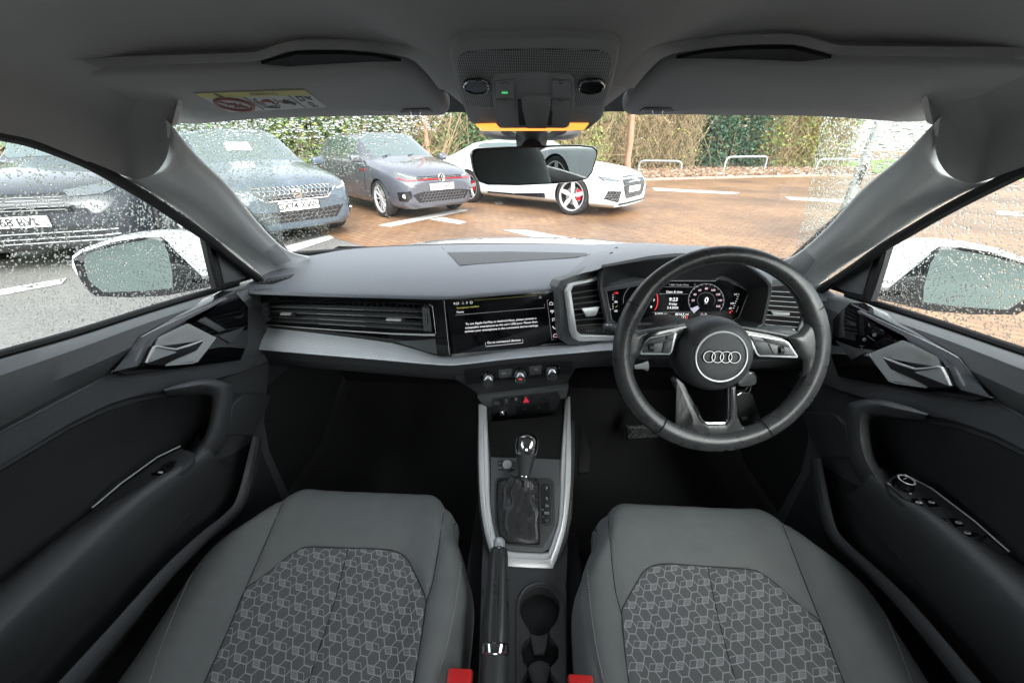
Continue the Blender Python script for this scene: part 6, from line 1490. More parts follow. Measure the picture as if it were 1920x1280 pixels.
KP(BLACK, ((214, 160), (550, 130), (548, 180), (528, 318), (228, 308)), 2, .003, -.003, 0, "storage_bin")
# storage walls leading up to the switch panel
b = MB().m(HARD); A_ = [fk(*p) for p in c7((228, 308), (214, 160))]; B_ = [fk(*p) for p in c7((528, 318), (548, 180))]
for q in (A_, B_): b = MB().m(HARD); b.slab([q[0], q[1], q[1] + V((0, .10, .03)), q[1] + V((0, .10, -.08)), q[0] + V((0, .0, -.06))], .004); b.build("bin_wall", cs)
KP(HARD, ((246, 420), (256, 402), (480, 402), (500, 420), (505, 600), (488, 640), (450, 700), (300, 690), (262, 650), (246, 600)), 2, .004, .003, .001, "gear_surround")
KP(BLACK, ((254, 428), (262, 410), (425, 408), (436, 428), (440, 690), (300, 684), (268, 648), (254, 600)), 2, .002, .0035, 0, "gaiter_frame")
KP(mat("matt_black_panel", (.018, .019, .021), .45), ((448, 436), (456, 428), (482, 428), (490, 440), (494, 590), (482, 604), (466, 608), (446, 598)), 1.5, .003, .005, .0006, "shift_gate")
b = MB(); f2 = toplane((CN[0] + kn * .0053, kn))
for s_, y, x in (("P", 446, 469), ("R", 490, 470), ("N", 521, 470), ("D/S", 552, 469), ("+", 538, 452), ("-", 566, 452)): ptext(b, PRINT, s_, f2, c7((x, y))[0], c7((x + 20, y))[0], 5.2 if len(s_) < 3 else 4.6, .0004, bold=.0001)
pline(b, PRINT, f2, c7((462, 580), (477, 580), (470, 589)), .0005, closed=True); pline(b, DIMPRINT, f2, c7((444, 528), (444, 590), (452, 600), (482, 598), (488, 590), (486, 440), (480, 432), (456, 434), (452, 444), (452, 520)), .0003); b.build("shift_letters", cs)
KP(HARD, ((258, 332), (265, 328), (335, 330), (344, 338), (342, 362), (320, 376), (262, 370)), 1.5, .003, .003, .0008, "rotary_surround")
c = fk(*c7((300, 352))[0]); b = MB().m(CHROME); b.lathe([(.0125, .003), (.0122, .008), (.0105, .0125)], c, kn, 30); b.m(SATIN); b.lathe([(.0105, .0125), (.0085, .0135), (0, .0135)], c, kn, 30); f2 = toplane((CN[0] + kn * .0035, kn)); pline(b, PRINT, f2, c7((262, 338), (272, 338)), .0006); pline(b, PRINT, f2, c7((262, 357), (274, 357)), .0008); pline(b, PRINT, f2, c7((322, 358), (336, 358)), .0008); b.build("volume_knob", cs)
# ================================================================ gear selector
gs = thing("gear_selector", "automatic gear selector with chrome and gloss black knob over a creased black leather gaiter", "gear lever", fk(*c7((370, 560))[0]))
kc = P(*c7((383, 262))[0], z=-.590); ft = P(*c7((372, 395))[0], z=-.640); ax = (kc - ft).normalized()
sx_ = V((1, 0, 0)); fy = ax.cross(sx_).normalized()
b = MB().m(HARD); b.lathe([(.0135, -.072), (.016, -.05), (.0205, -.028), (.0225, -.018)], kc, ax, 28, xd=(1, 0, 0), sy=.85)
b.m(CHROME); b.lathe([(.0225, -.018), (.0243, -.016), (.0255, .0), (.0245, .012), (.021, .019), (.019, .021)], kc, ax, 32, xd=(1, 0, 0), sy=.86)
b.m(PIANO); b.lathe([(.0205, .0195), (.018, .0235), (.011, .0265), (0, .0275)], kc, ax, 32, xd=(1, 0, 0), sy=.86); b.build("knob", gs)
# black gloss inlay on the face towards the camera
toc = (CO - kc).normalized(); fr_n = (toc - ax * toc.dot(ax)).normalized()
PIANO_ = mat("knob_inlay_black", (.006, .006, .007), .35)
b = MB(); q = [kc + ax * z + (sx_ * x) + fr_n * (.0222 - abs(x) * .28) for x, z in ((-.019, .008), (-.0165, .017), (0, .020), (.0165, .017), (.019, .008), (.0165, -.008), (0, -.013), (-.0165, -.008))]
b.m(PIANO_).slab([p + fr_n * .0012 for p in q], .004, n=toc, bev=.0006); f2 = None
for x in (-.0085, .0085): b.m(PRINT).slab([kc + ax * (.004 + dz) + sx_ * (x + dx) + fr_n * .0222 for dx, dz in ((-.0028, 0), (.0028, 0), (0, .005))], .0004, n=toc)
b.build("knob_inlay", gs)
base_px = c7((262, 425), (340, 418), (428, 420), (434, 520), (436, 680), (385, 684), (305, 676), (270, 640), (258, 540), (258, 470))
bp = [fk(*p) + kn * .004 for p in base_px]; N_ = 60; bl = resamp(bp, N_); top_c = ft + ax * .004
rows = []
rnd = random.Random(12); ph = [rnd.uniform(0, 6.28) for _ in range(6)]
cb_ = sum(bl, V((0, 0, 0))) / N_
for i in range(17):
    t = i / 16; r = []
    for k in range(N_):
        p0 = bl[k]; d0 = (p0 - cb_); a = math.atan2(d0.y, d0.x); tdir = V((math.cos(a), math.sin(a) * .9, 0)); p1 = top_c + (tdir - ax * tdir.dot(ax)) * .0145
        s = t ** 1.0; shrink = lerp(1, 0, smooth(0, 1, t) ** .8)
        p = lerp(p1, p0, shrink) ; p.z = lerp(p0.z, p1.z, t ** 1.25) + .006 * math.sin(pi * t)
        amp = .0085 * math.sin(pi * min(1, t * 1.05)); wv = math.sin(a * 5 + ph[0] + t * 7) * .5 + math.sin(a * 9 + ph[1] - t * 9) * .3 + math.sin(t * 17 + a * 3 + ph[2]) * .55
        rad = (p - lerp(cb_, top_c, t)); rad = rad.normalized() if rad.length > 1e-5 else V((0, 0, 0)); r.append(p + rad * amp * wv)
    rows.append(r)
b = MB().m(LEATH); b.grid(rows, cu=True); gb = bvh_of(b); b.build("gaiter", gs, angle=80)
b = MB(); fg = onto(gb)
for xs in ((362, 350, 342, 345), (398, 404, 396, 398)):
    for o_ in (-4, 4):
        for i in range(34):
            t = i / 34; X = cr([V((x, 0, 0)) for x in xs], 12)[int(t * 36)].x + o_; y = 402 + t * 268; pline(b, SEAM, fg, c7((X, y), (X, y + 4.5)), .0006, off=.0006)
b.build("gaiter_stitching", gs)
b = MB().m(CHROME); b.lathe([(.0145, .0), (.0155, .001), (.0155, .003), (.014, .004)], ft, ax, 28); b.build("collar", gs)
# ================================================================ handbrake
hb = thing("handbrake", "stitched black leather handbrake lever with a silver release button, left of the cup holders", "handbrake", (-.04, .3, H - .7))
A = P(*c7((264, 705))[0], z=-.632); B = P(*c7((248, 1115))[0], z=-.668); dx = (A - B).normalized(); C_ = B - dx * .10
up_ = V((0, 0, 1)); up_ = (up_ - dx * up_.dot(dx)).normalized()
b = MB().m(LEATH); L_ = (A - B).length; pts = [B + dx * (L_ * k / 12) for k in range(13)]; rr_ = [.0195, .0205, .0205, .020, .0195, .019, .0185, .018, .0178, .0175, .017, .0165, .014]
b.tube(pts, [r * 1.0 for r in rr_], 24, upv=up_, flatten=.9); bg_ = bvh_of(b); b.build("grip", hb, angle=70)
b = MB(); fg = onto(bg_)
for x0_, x1_ in ((262, 252), (272, 264)):
    for i in range(52): t = i / 52; pline(b, SEAM if x0_ == 2 else mat("grip_stitch", (.10, .105, .11), .8), fg, c7((lerp(x0_, x1_, t), 702 + t * 395), (lerp(x0_, x1_, t) + (-3), 702 + t * 395 + 4)), .0006, off=.0007)
pline(b, BLACK, fg, c7((267, 700), (262, 900), (258, 1100)), .0005, off=.0003); b.build("stitching", hb)
b = MB().m(SATIN); b.tube([A - dx * .005, A + dx * .004, A + dx * .014, A + dx * .018], [.0105, .0105, .0098, .006], 20, upv=up_, flatten=.9); b.m(CHROME).lathe([(.0145, 0), (.0158, .0015), (.0145, .003)], A - dx * .003, dx, 28); b.build("release_button", hb)
b = MB().m(CHROME); b.tube([B - dx * .013, B - dx * .011, B - dx * .001, B + dx * .001], [.0195, .0208, .0212, .0195], 24, upv=up_, flatten=.9); b.build("collar", hb)
b = MB().m(HARD); b.tube([C_, B - dx * .013], [.022, .0195], 20, upv=up_, flatten=.9); b.slab([P(x, y, z=TZ + .001) for x, y in c7((205, 840), (218, 838), (205, 1195), (182, 1190))], .002, n=(0, 0, 1)); b.build("lever_shroud", hb)
# ================================================================ seats
st_ = thing("front_seat", "left front seat in grey cloth with a hexagon-patterned centre panel", "car seat", (-.32, .3, H - .9), "grey front seats")
WZ = lambda px, py, z: P(px, py, z=z)
# cushion: rows across, from the rear (under the camera) to the front lip; x centre -.318
XC = -.332
def cush(a, b_):
    """a across -1..1 (outer to inner), b_ 0 rear .. 1 front lip"""
    fo_ = max(0, (b_ - .80) / .20); fr_ = 1 - math.sqrt(max(0, 1 - fo_ ** 2.4))
    s_ = abs(a); cor = smooth(.72, 1, b_)
    y = lerp(-.02, .528, b_) + .016 * smooth(.9, 1, b_); hwO = lerp(.252, .205, cor ** 1.5); hwI = lerp(.236, .178, smooth(.62, 1.0, b_) ** 1.5)
    x = XC + (a * hwO if a < 0 else a * hwI)
    z = -.748 + .104 * b_
    z += .030 * smooth(.50, .84, s_) * (1 - .85 * b_ ** 2)
    e_ = max(0, (s_ - .84) / .16); z -= .040 * (1 - math.sqrt(max(0, 1 - e_ ** 2.2)))
    z -= .042 * fr_
    y -= (.050 if a < 0 else .030) * smooth(.62, 1.0, s_) ** 1.6 * smooth(.55, 1, b_)
    z -= .010 * (1 - smooth(.0, .5, s_)) * (1 - b_)
    return V((x, y, H + z))
ins_ = PXF(d2((300, 1400), (392, 1182), (470, 1010), (540, 855), (618, 668), (690, 612), (760, 560), (850, 485), (925, 440), (980, 428), (1190, 434), (1400, 442), (1480, 465), (1525, 505), (1562, 580), (1600, 660), (1622, 742), (1592, 960), (1552, 1182), (1530, 1400)))
lsm = PXF(d2((905, 20), (890, 80), (850, 135), (790, 270), (700, 480), (618, 668), (540, 855), (470, 1010), (385, 1195), (320, 1330), (290, 1420)))
rsm = PXF(d2((1745, 40), (1738, 100), (1722, 200), (1690, 440), (1660, 620), (1622, 742), (1600, 900), (1570, 1090), (1545, 1250), (1530, 1420)))
mid_ = PXF(d2((1190, 434), (1140, 640), (1075, 860), (1020, 1020), (965, 1200), (905, 1420)))
edg = PXF(d2((1790, 70), (1838, 160), (1848, 260), (1838, 440), (1812, 660), (1782, 840), (1745, 1000), (1700, 1160), (1660, 1300), (1640, 1420)))
def dline(x, y, ln):
    d = 1e9
    for i in range(len(ln) - 1):
        ax_, ay_ = ln[i]; bx_, by_ = ln[i + 1]; ex, ey = bx_ - ax_, by_ - ay_; t = min(1, max(0, ((x - ax_) * ex + (y - ay_) * ey) / (ex * ex + ey * ey))); d = min(d, math.hypot(x - ax_ - ex * t, y - ay_ - ey * t))
    return d
def inside(x, y, pl):
    c = False; j = len(pl) - 1
    for i in range(len(pl)):
        a, d = pl[i], pl[j]
        if (a[1] > y) != (d[1] > y) and x < (d[0] - a[0]) * (y - a[1]) / (d[1] - a[1]) + a[0]: c = not c
        j = i
    return c
def side_of(x, y, ln):
    """-1 left of a line that runs down the picture, 1 right of it"""
    for i in range(len(ln) - 1):
        if (ln[i][1] - y) * (ln[i + 1][1] - y) <= 0 and ln[i][1] != ln[i + 1][1]:
            xx = lerp(ln[i][0], ln[i + 1][0], (y - ln[i][1]) / (ln[i + 1][1] - ln[i][1])); return -1 if x < xx else 1
    return -1 if x < (ln[0][0] if y < ln[0][1] else ln[-1][0]) else 1
from mathutils import noise as noise_
NA, NB = 190, 170
V0 = [[cush(-1 + 2 * i / NA, j / NB) for i in range(NA + 1)] for j in range(NB + 1)]
cls = [[None] * (NA + 1) for _ in range(NB + 1)]; V1 = [[None] * (NA + 1) for _ in range(NB + 1)]
for j in range(NB + 1):
    for i in range(NA + 1):
        p = V0[j][i]; px, py = pxof(p); j0, j1, i0, i1 = max(0, j - 1), min(NB, j + 1), max(0, i - 1), min(NA, i + 1)
        n = (V0[j][i1] - V0[j][i0]).cross(V0[j1][i] - V0[j0][i]).normalized()
        if n.z < 0: n = -n
        di = dist_poly(px, py, ins_); dl_, dr_ = dline(px, py, lsm), dline(px, py, rsm); inn = inside(px, py, ins_)
        dd = min(di, dl_, dr_, dline(px, py, edg) + 2.5)
        if inn: dd = min(dd, dline(px, py, mid_))
        h = .0065 * (1 - math.exp(-dd / 9)) - (.004 if inn else 0) * (1 - math.exp(-dd / 20))
        wr = noise_.noise(p * 22) * .0011 + noise_.noise(V((p.x * 34, p.y * 80, 3))) * .0005 + math.sin(dd * .9 + noise_.noise(p * 40) * 5) * .0007 * math.exp(-dd / 9)
        V1[j][i] = p + n * (h + .001 + (wr if not inn else wr * .5))
        cls[j][i] = 'centre_panel' if inn else 'outer_bolster' if side_of(px, py, lsm) < 0 else 'inner_bolster' if side_of(px, py, rsm) > 0 else 'front_panel'
bufs = {k: MB().m(SEATI if k == 'centre_panel' else SEATC) for k in ('centre_panel', 'outer_bolster', 'inner_bolster', 'front_panel')}; vm = {}
for j in range(NB):
    for i in range(NA):
        q = [(j, i), (j, i + 1), (j + 1, i + 1), (j + 1, i)]; cc4 = [cls[a][b] for a, b in q]; k = max(set(cc4), key=cc4.count); bb = bufs[k]; vs = []
        for a, b in q:
            if (k, a, b) not in vm: vm[(k, a, b)] = bb.v(V1[a][b])
            vs.append(vm[(k, a, b)])
        bb.f(vs)
b = MB().m(SEATC)
L_, R2_ = [V1[j][0] for j in range(NB + 1)], [V1[j][NA] for j in range(NB + 1)]
lo = L_[::6] + [L_[-1]] if (NB % 6) else L_[::6]
loop = [L_[j] for j in range(0, NB + 1, 5)] + [V1[NB][i] for i in range(5, NA + 1, 5)] + [R2_[j] for j in range(NB - 5, -1, -5)]
cl_ = sum(loop, V((0, 0, 0))) / len(loop)
outw = lambda p, k, dz: p + V(((p - cl_).x, (p - cl_).y, 0)).normalized() * k + V((0, 0, dz))
b.grid([loop, [outw(p, .005, -.012) for p in loop], [outw(p, .006, -.04) for p in loop], [outw(p, -.002, -.09) for p in loop], [outw(p, -.03, -.16) for p in loop]]); b.build("cushion", st_, angle=75)
full = MB().m(SEATC); full.grid(V1); sbv = bvh_of(full); full.bm.free()
insb = sbv
seat_ins = None
for k, bb in bufs.items():
    for f in bb.bm.faces: f.normal_update()
    if bb.bm.faces and sum(f.normal.z for f in bb.bm.faces) < 0: bmesh.ops.reverse_faces(bb.bm, faces=bb.bm.faces[:])
    o = bb.build(k, st_, angle=80)
    if k == 'centre_panel': seat_ins = o
bb = MB()
for ln in (lsm[1:], rsm[1:], mid_, ins_[1:-1]):
    pp = cr([V((*p, 0)) for p in ln], 5); hh = [sbv.ray_cast(CO, ray(p.x, p.y).normalized())[0] for p in pp]; hh = [h + (CO - h).normalized() * .0002 for h in hh if h is not None]
    if len(hh) > 2: bb.m(SEAM).tube(hh, .0009, 5)
bb.build("seams", st_)
def onseat(x, y, off=.0005):
    h = sbv.ray_cast(V((x, y, H - .3)), V((0, 0, -1)))
    if h[0] is None: return None
    px, py = pxof(h[0])
    if not inside(px, py, ins_): return None
    return h[0] + V((0, 0, off))
bb = MB().m(THREADM)
def thr(p, q, w=.00075):
    n = max(1, int((V(q) - V(p)).length / .0035)); last = None
    for i in range(n + 1):
        x, y = lerp(p[0], q[0], i / n), lerp(p[1], q[1], i / n); c = onseat(x, y)
        if c is not None and last is not None:
            d = (c - last)
            if 1e-6 < d.length < .012:
                s_ = V((-d.y, d.x, 0)).normalized() * w; bb.f([bb.v(last - s_), bb.v(c - s_), bb.v(c + s_), bb.v(last + s_)])
        last = c
HR = .0106; kx, ky_s, tw_ = 1.0, .92, math.radians(-8)
def hv(cx, cy, k): a = k * pi / 3; return (cx + HR * math.cos(a), cy + HR * math.sin(a) * ky_s)
def rt(p): x, y = p[0] - XC, p[1] - .3; return (XC + x * math.cos(tw_) - y * math.sin(tw_), .3 + x * math.sin(tw_) + y * math.cos(tw_))
for i in range(-22, 23):
    for j in range(-4, 36):
        cx, cy = XC + 1.5 * HR * i, .0 + math.sqrt(3) * HR * ky_s * (j + .5 * (i % 2))
        if onseat(*rt((cx, cy))) is None and onseat(*rt((cx, cy + HR))) is None and onseat(*rt((cx, cy - HR))) is None: continue
        kind_ = (i + 2 * j + (i // 2)) % 3
        v6 = [rt(hv(cx, cy, k)) for k in range(6)]
        for k in (0, 1, 2): thr(v6[k], v6[(k + 1) % 6])
        if kind_ == 1:
            c0 = rt((cx, cy)); thr(c0, v6[0]); thr(c0, v6[2], .0005)
            for q in range(1, 5):
                t = q / 5; thr((lerp(c0[0], v6[2][0], t), lerp(c0[1], v6[2][1], t)), (lerp(v6[0][0], v6[1][0], t), lerp(v6[0][1], v6[1][1], t)), .0004)
        if kind_ == 2: c0 = rt((cx, cy)); thr(c0, v6[3], .0005); thr(c0, v6[5], .0004)
bb.build("woven_pattern", seat_ins, flat=True)
# stitching along both bolsters
bb = MB()
for pth in (d2((760, 122), (600, 238), (475, 362), (376, 490), (300, 625), (228, 790), (155, 970), (88, 1180), (20, 1400)), d2((1800, 118), (1822, 165), (1834, 260), (1826, 420), (1800, 640), (1770, 820), (1735, 980), (1690, 1140), (1655, 1260), (1640, 1400))):
    pp = cr([V((*p, 0)) for p in pth], 14)
    for i in range(0, len(pp) - 1):
        a, c_ = pp[i], lerp(pp[i], pp[i + 1], .62); r1, r2 = ray(a.x, a.y).normalized(), ray(c_.x, c_.y).normalized()
        h1, h2 = sbv.ray_cast(CO, r1), sbv.ray_cast(CO, r2)
        if h1[0] is None or h2[0] is None: continue
        bb.m(mat("pale_stitch", (.42, .43, .42), .8)).tube([h1[0] + (CO - h1[0]).normalized() * .0008, h2[0] + (CO - h2[0]).normalized() * .0008], .0007, 4)
bb.build("stitching", st_)
b = MB().m(HARD); b.box((XC, .22, H - .86), (.40, .50, .12), None, .02); b.tube([V((XC - .15, .5, H - .92)), V((XC - .15, -.2, H - .92))], .02, 6); b.tube([V((XC + .15, .5, H - .92)), V((XC + .15, -.2, H - .92))], .02, 6); b.build("seat_base", st_)
# backrest and headrest, behind the camera (the mirror sees them)
bk = []
for z, y, w, d in ((-.66, -.06, .24, .05), (-.5, -.12, .25, .07), (-.3, -.18, .245, .07), (-.12, -.235, .20, .055), (-.06, -.25, .15, .04)):
    bk.append([V((XC + w * math.cos(a), y - .05 + (d * (1 + .4 * abs(math.cos(a)))) * math.sin(a), H + z)) for a in [k * pi / 14 for k in range(28)]])
b = MB().m(SEATC); b.grid([r for r in bk], cu=True); b.f([b.v(p) for p in bk[-1]]); b.build("backrest", st_, angle=60)
b = MB().m(SEATC); b.box((XC, -.27, H + .03), (.26, .10, .17), Matrix.Rotation(-.2, 3, 'X'), .045, 4); b.m(CHROME).tube([V((XC - .06, -.28, H - .1)), V((XC - .06, -.275, H - .02))], .006, 8).tube([V((XC + .06, -.28, H - .1)), V((XC + .06, -.275, H - .02))], .006, 8); b.build("headrest", st_, angle=60)
index_children()
sr = mirror_tree(st_); sr["label"] = "right driver's seat in grey cloth, in front of the steering wheel"
# belt buckles
RB = mat("buckle_red", (.72, .03, .03), .35)
for px, py, lab in ((862, 1272, "red seat-belt buckle beside the handbrake, at the inner edge of the left seat"), (1089, 1284, "red seat-belt buckle at the inner edge of the right seat")):
    p = P(px, py, z=-.655); t = thing("belt_buckle", lab, "belt buckle", p - V((0, 0, .12)), "red seat-belt buckles")
    b = MB().m(HARD); b.box(p + V((0, -.006, -.045)), (.036, .022, .085), Matrix.Rotation(.25, 3, 'X'), .005); b.tube([p + V((0, -.02, -.08)), p + V((0, -.03, -.18))], .012, 6); b.build("stalk", t)
    b = MB().m(RB); b.box(p + V((0, .003, -.004)), (.034, .018, .022), Matrix.Rotation(.25, 3, 'X'), .004); b.build("release_button", t)
# ================================================================ steering wheel
WC = P(1348, 660, t=.650); al = math.radians(20); wn = V((0, -math.cos(al), math.sin(al))); wx = V((1, 0, 0)); wy = V((0, math.sin(al), math.cos(al)))
whl = thing("steering_wheel", "black leather three-spoke steering wheel with chrome rings emblem", "steering wheel", WC)
WP = lambda o=0: toplane((WC + wn * o, wn))
RW = .1645
b = MB(); NS = 120; thick = .0186
def rimc(k):
    a = 2 * pi * k / NS; return a
def in_rng(a, lo, hi): return lo <= a <= hi
segs = []
pts = []; rs = []
for k in range(NS):
    a = 2 * pi * k / NS; r_ = thick; 
    for ga in (25, 155):  # thumb grips a little fuller
        r_ += .0022 * math.exp(-((math.degrees(a) - ga + 180) % 360 - 180) ** 2 / 160)
    r_ = .0160 - .0016 * math.sin(a) + (r_ - thick); RR = .1832 - r_; pts.append(WC + wx * math.cos(a) * RR + wy * math.sin(a) * RR * .985); rs.append(r_)
ring = []
for i in range(NS):
    a = 2 * pi * i / NS; rd = (wx * math.cos(a) + wy * math.sin(a)); ring.append([pts[i] + (rd * math.cos(2 * pi * k / 20) * rs[i] + wn * math.sin(2 * pi * k / 20) * rs[i] * .9) for k in range(20)])
b.m(LEATH).grid(ring, cu=True, cv=True); wbv = bvh_of(b)
for i in range(230):
    a = 2 * pi * i / 230; dg = math.degrees(a)
    if 168 < dg < 192 or dg < 12 or dg > 348 or 240 < dg < 300: continue
    a2 = a + .014; p_ = [WC + (wx * math.cos(q) + wy * math.sin(q)) * (.1832 - .016 - .0145) + wn * .0075 for q in (a, a2)]; b.m(mat("rim_stitch", (.06, .06, .065), .8)).tube(p_, .0007, 4)
b.build("rim", whl, angle=80)
for deg in (28, 152, 236, 304):
    b = MB(); a = math.radians(deg); rd = wx * math.cos(a) + wy * math.sin(a); thick = .0160 - .0016 * math.sin(a); c = WC + wx * math.cos(a) * (.1832 - thick) + wy * math.sin(a) * (.1832 - thick) * .985; b.m(BLACK).tube([c + (rd * math.cos(2 * pi * k / 24) + wn * math.sin(2 * pi * k / 24) * .92) * (thick + .0012) for k in range(24)], .0008, 5, closed=True); b.build("rim_seam", whl)
def WSL(m, px, r, th, off, bev, name, c=c6, lab=None, parent=None):
    bb = MB(); pad(bb, m, c(*px), r, th, off, bev, WP()); return bb.build(name, parent or whl, label=lab)
# lower two-arm leather spoke
WSL(LEATH, ((735, 830), (755, 812), (800, 850), (868, 985), (905, 1062), (935, 1082), (1032, 1080), (1054, 1056), (1060, 985), (1058, 868), (1096, 860), (1100, 960), (1108, 1040), (1130, 1092), (1180, 1112), (1245, 1092), (1290, 1110), (1270, 1160), (1000, 1200), (760, 1140), (725, 1095), (745, 1090), (800, 1102), (830, 1090), (832, 1060), (800, 970), (765, 890)), 2.5, .016, .004, .005, "lower_spoke")
b = MB().m(CHROME); b.tube([WP(.008)(*p) for p in cr_px] if False else [WP(.007)(*p) for p in c6((868, 975), (882, 1010), (900, 1052), (915, 1068), (938, 1076), (1030, 1074), (1046, 1066), (1054, 1046), (1057, 980), (1056, 872))], .0017, 6); b.build("chrome_u", whl)
# leather webs where the rim runs into the spokes
def web(px, name):
    px = PXF(c6(*px)); b = MB().m(LEATH); f0 = WP(.002)
    b.patch(px, lambda x, y: f0(x, y) + wn * (.0075 * (1 - math.exp(-dist_poly(x, y, px) / 5))), 2.5, th=.012); b.build(name, whl, angle=80)
web([(455, 470), (500, 520), (545, 555), (600, 562), (570, 585), (546, 690), (520, 715), (505, 800), (470, 800), (432, 700), (428, 560)], "spoke_web")
web([(1555, 470), (1500, 500), (1450, 560), (1385, 585), (1410, 605), (1466, 705), (1480, 720), (1478, 810), (1530, 800), (1572, 700), (1578, 560)], "spoke_web")
# side spokes
for q, nm in ((((505, 560), (540, 560), (800, 508), (830, 530), (760, 700), (720, 720), (545, 712), (535, 690), (500, 640)), "l"), (((1080, 525), (1110, 520), (1260, 548), (1400, 578), (1490, 600), (1500, 700), (1460, 716), (1180, 716), (1130, 640)), "r")):
    WSL(BLKG, q, 2, .022, -.004, .004, "side_spoke")
for q in (((505, 556), (560, 548), (690, 528), (815, 506), (815, 516), (700, 545), (600, 562), (560, 585), (545, 690), (500, 700), (470, 620)), ((1085, 518), (1250, 540), (1420, 572), (1500, 590), (1520, 650), (1505, 710), (1460, 715), (1440, 640), (1400, 598), (1300, 572), (1180, 550), (1100, 535))):
    WSL(LEATH, q, 1.5, .018, .001, .003, "spoke_edge")
L_out = ((540, 684), (570, 606), (600, 580), (748, 548), (762, 556), (735, 670), (718, 690), (546, 690)); L_in = ((556, 672), (580, 612), (604, 592), (742, 562), (722, 664), (712, 676))
R_out = ((1140, 558), (1160, 556), (1372, 594), (1400, 610), (1456, 700), (1448, 710), (1222, 700), (1205, 690)); R_in = ((1168, 572), (1366, 606), (1388, 622), (1432, 690), (1230, 686), (1218, 676))
for o_, i2, nm in ((L_out, L_in, 'l'), (R_out, R_in, 'r')):
    b = MB(); oc_, ic_ = c6(*o_), c6(*i2); mx_ = (sum(p[0] for p in ic_) / len(ic_), sum(p[1] for p in ic_) / len(ic_)); oc_ = [(lerp(x, mx_[0], .05), lerp(y, mx_[1], .10)) for x, y in oc_]; pad(b, SATIN, oc_, 1.5, .006, .003, .0012, WP()); pad(b, HARD, c6(*i2), 1.2, .002, .0036, .0003, WP()); pod = b.build("button_pod", whl)
BT = [((564, 628), (582, 612), (606, 593), (688, 576), (684, 602), (600, 620)), ((696, 574), (741, 564), (734, 592), (690, 600)), ((558, 672), (566, 634), (600, 624), (675, 612), (664, 672)), ((680, 612), (732, 600), (720, 664), (712, 674), (670, 674)),
      ((1170, 574), (1230, 584), (1252, 606), (1186, 606)), ((1240, 586), (1362, 608), (1386, 624), (1398, 640), (1262, 610)), ((1190, 612), (1266, 616), (1294, 680), (1228, 680), (1218, 672)), ((1274, 620), (1402, 646), (1430, 688), (1302, 682))]
MK = [("<   >", 634, 590), (None, 0, 0), (None, 612, 645), ("VIEW", 702, 640), (None, 0, 0), ("(    w", 1310, 612), ("*", 1248, 655), (None, 0, 0)]
for k, (q, mk) in enumerate(zip(BT, MK)):
    b = MB(); pad(b, mat('wheel_button_black', (.055, .058, .062), .4), c6(*q), .6, .002, .0052, .0007, WP()); f2 = WP(.0056)
    if mk[0]: ptext(b, DIMPRINT, mk[0], f2, c6((mk[1], mk[2]))[0], c6((mk[1] + 50, mk[2] - (10 if k < 4 else -8)))[0], 2.6)
    if k in (2, 7):
        cx, cy = (614, 645) if k == 2 else (1358, 660); b.m(BLACK).slab([f2(*p) + wn * .0003 for p in c6((cx - 20, cy - 24), (cx + 14, cy - 26), (cx + 16, cy + 22), (cx - 18, cy + 24))], .001)
        b.m(HARD).tube([f2(*c6((cx - 12, cy))[0]) , f2(*c6((cx + 10, cy - 1))[0])], .0048, 12)
        for dx_ in (-36, 34): pline(b, DIMPRINT, f2, c6((cx + dx_ - 5, cy + 3), (cx + dx_ + 6, cy + 1)), .0006)
    b.build("wheel_button", whl)
# hub with emblem
EC = P(*c6((1012, 697))[0], pl=(WC + wn * .022, wn))
hubn = (wn + V((.0, 0, .0))).normalized()
b = MB().m(mat("airbag_cover", (.040, .042, .045), .5, bump=.4, bscale=1300, noise=.05, nscale=40)); b.lathe([(0, .001), (.030, .0008), (.0425, 0), (.050, -.003), (.057, -.0085), (.0625, -.017), (.0655, -.028), (.0665, -.042), (.066, -.06)], EC, hubn, 64, xd=(1, 0, 0)); hbv = bvh_of(b); hub = b.build("airbag_cover", whl, angle=70)
b = MB().m(SATIN); b.lathe([(.0405, .0006), (.0412, .0022), (.0428, .0024), (.0438, .0004)], EC, hubn, 64, xd=(1, 0, 0)); b.build("emblem_ring", hub)
b = MB(); rings4(b, SATIN, EC + hubn * .0022, wx, wy, .0096, .0011, .0137); rings4(b, BLACK, EC + hubn * .0012, wx, wy, .0096, .0022, .0137); b.build("ring_emblem", hub)
b = MB(); fh_ = onto(hbv); ptext(b, BLACK, "AIRBAG", fh_, c6((1006, 852))[0], c6((1030, 853))[0], 4, .0006); pline(b, BLACK, fh_, c6((857, 615), (862, 625), (872, 628), (884, 620)), .0007, off=.0006); pline(b, BLACK, fh_, c6((1143, 627), (1150, 640), (1160, 634), (1160, 627)), .0006, off=.0006); b.build("hub_marks", hub)
# column shroud, stalks, key
col_ = thing("steering_column", "black steering column shroud behind the wheel with two control stalks", "steering column", WC + V((0, .15, 0)))
b = MB().m(HARD); d_ = -wn; c0 = WC - wn * .05
b.lathe([(.050, .0), (.060, .02), (.070, .07), (.078, .16), (.085, .24)], c0 + V((0, 0, -.012)), d_, 40, xd=(1, 0, 0), sy=.72); b.build("shroud", col_)
def stalk(pts, r, lab):
    b = MB().m(HARD); b.tube(pts, r, 14, upv=(0, 0, 1), flatten=.6); b.m(PRINT)
    o = pts[-2]; b.box(o + V((0, -.004, .0075)), (.010, .004, .001)); b.build("stalk", col_)
stalk([P(*c6((560, 560))[0], t=.735), P(*c6((450, 545))[0], t=.735), P(*c6((400, 535))[0], t=.735), P(*c6((365, 530))[0], t=.735), P(*c6((340, 530))[0], t=.735)], [.010, .011, .013, .015, .010], "")
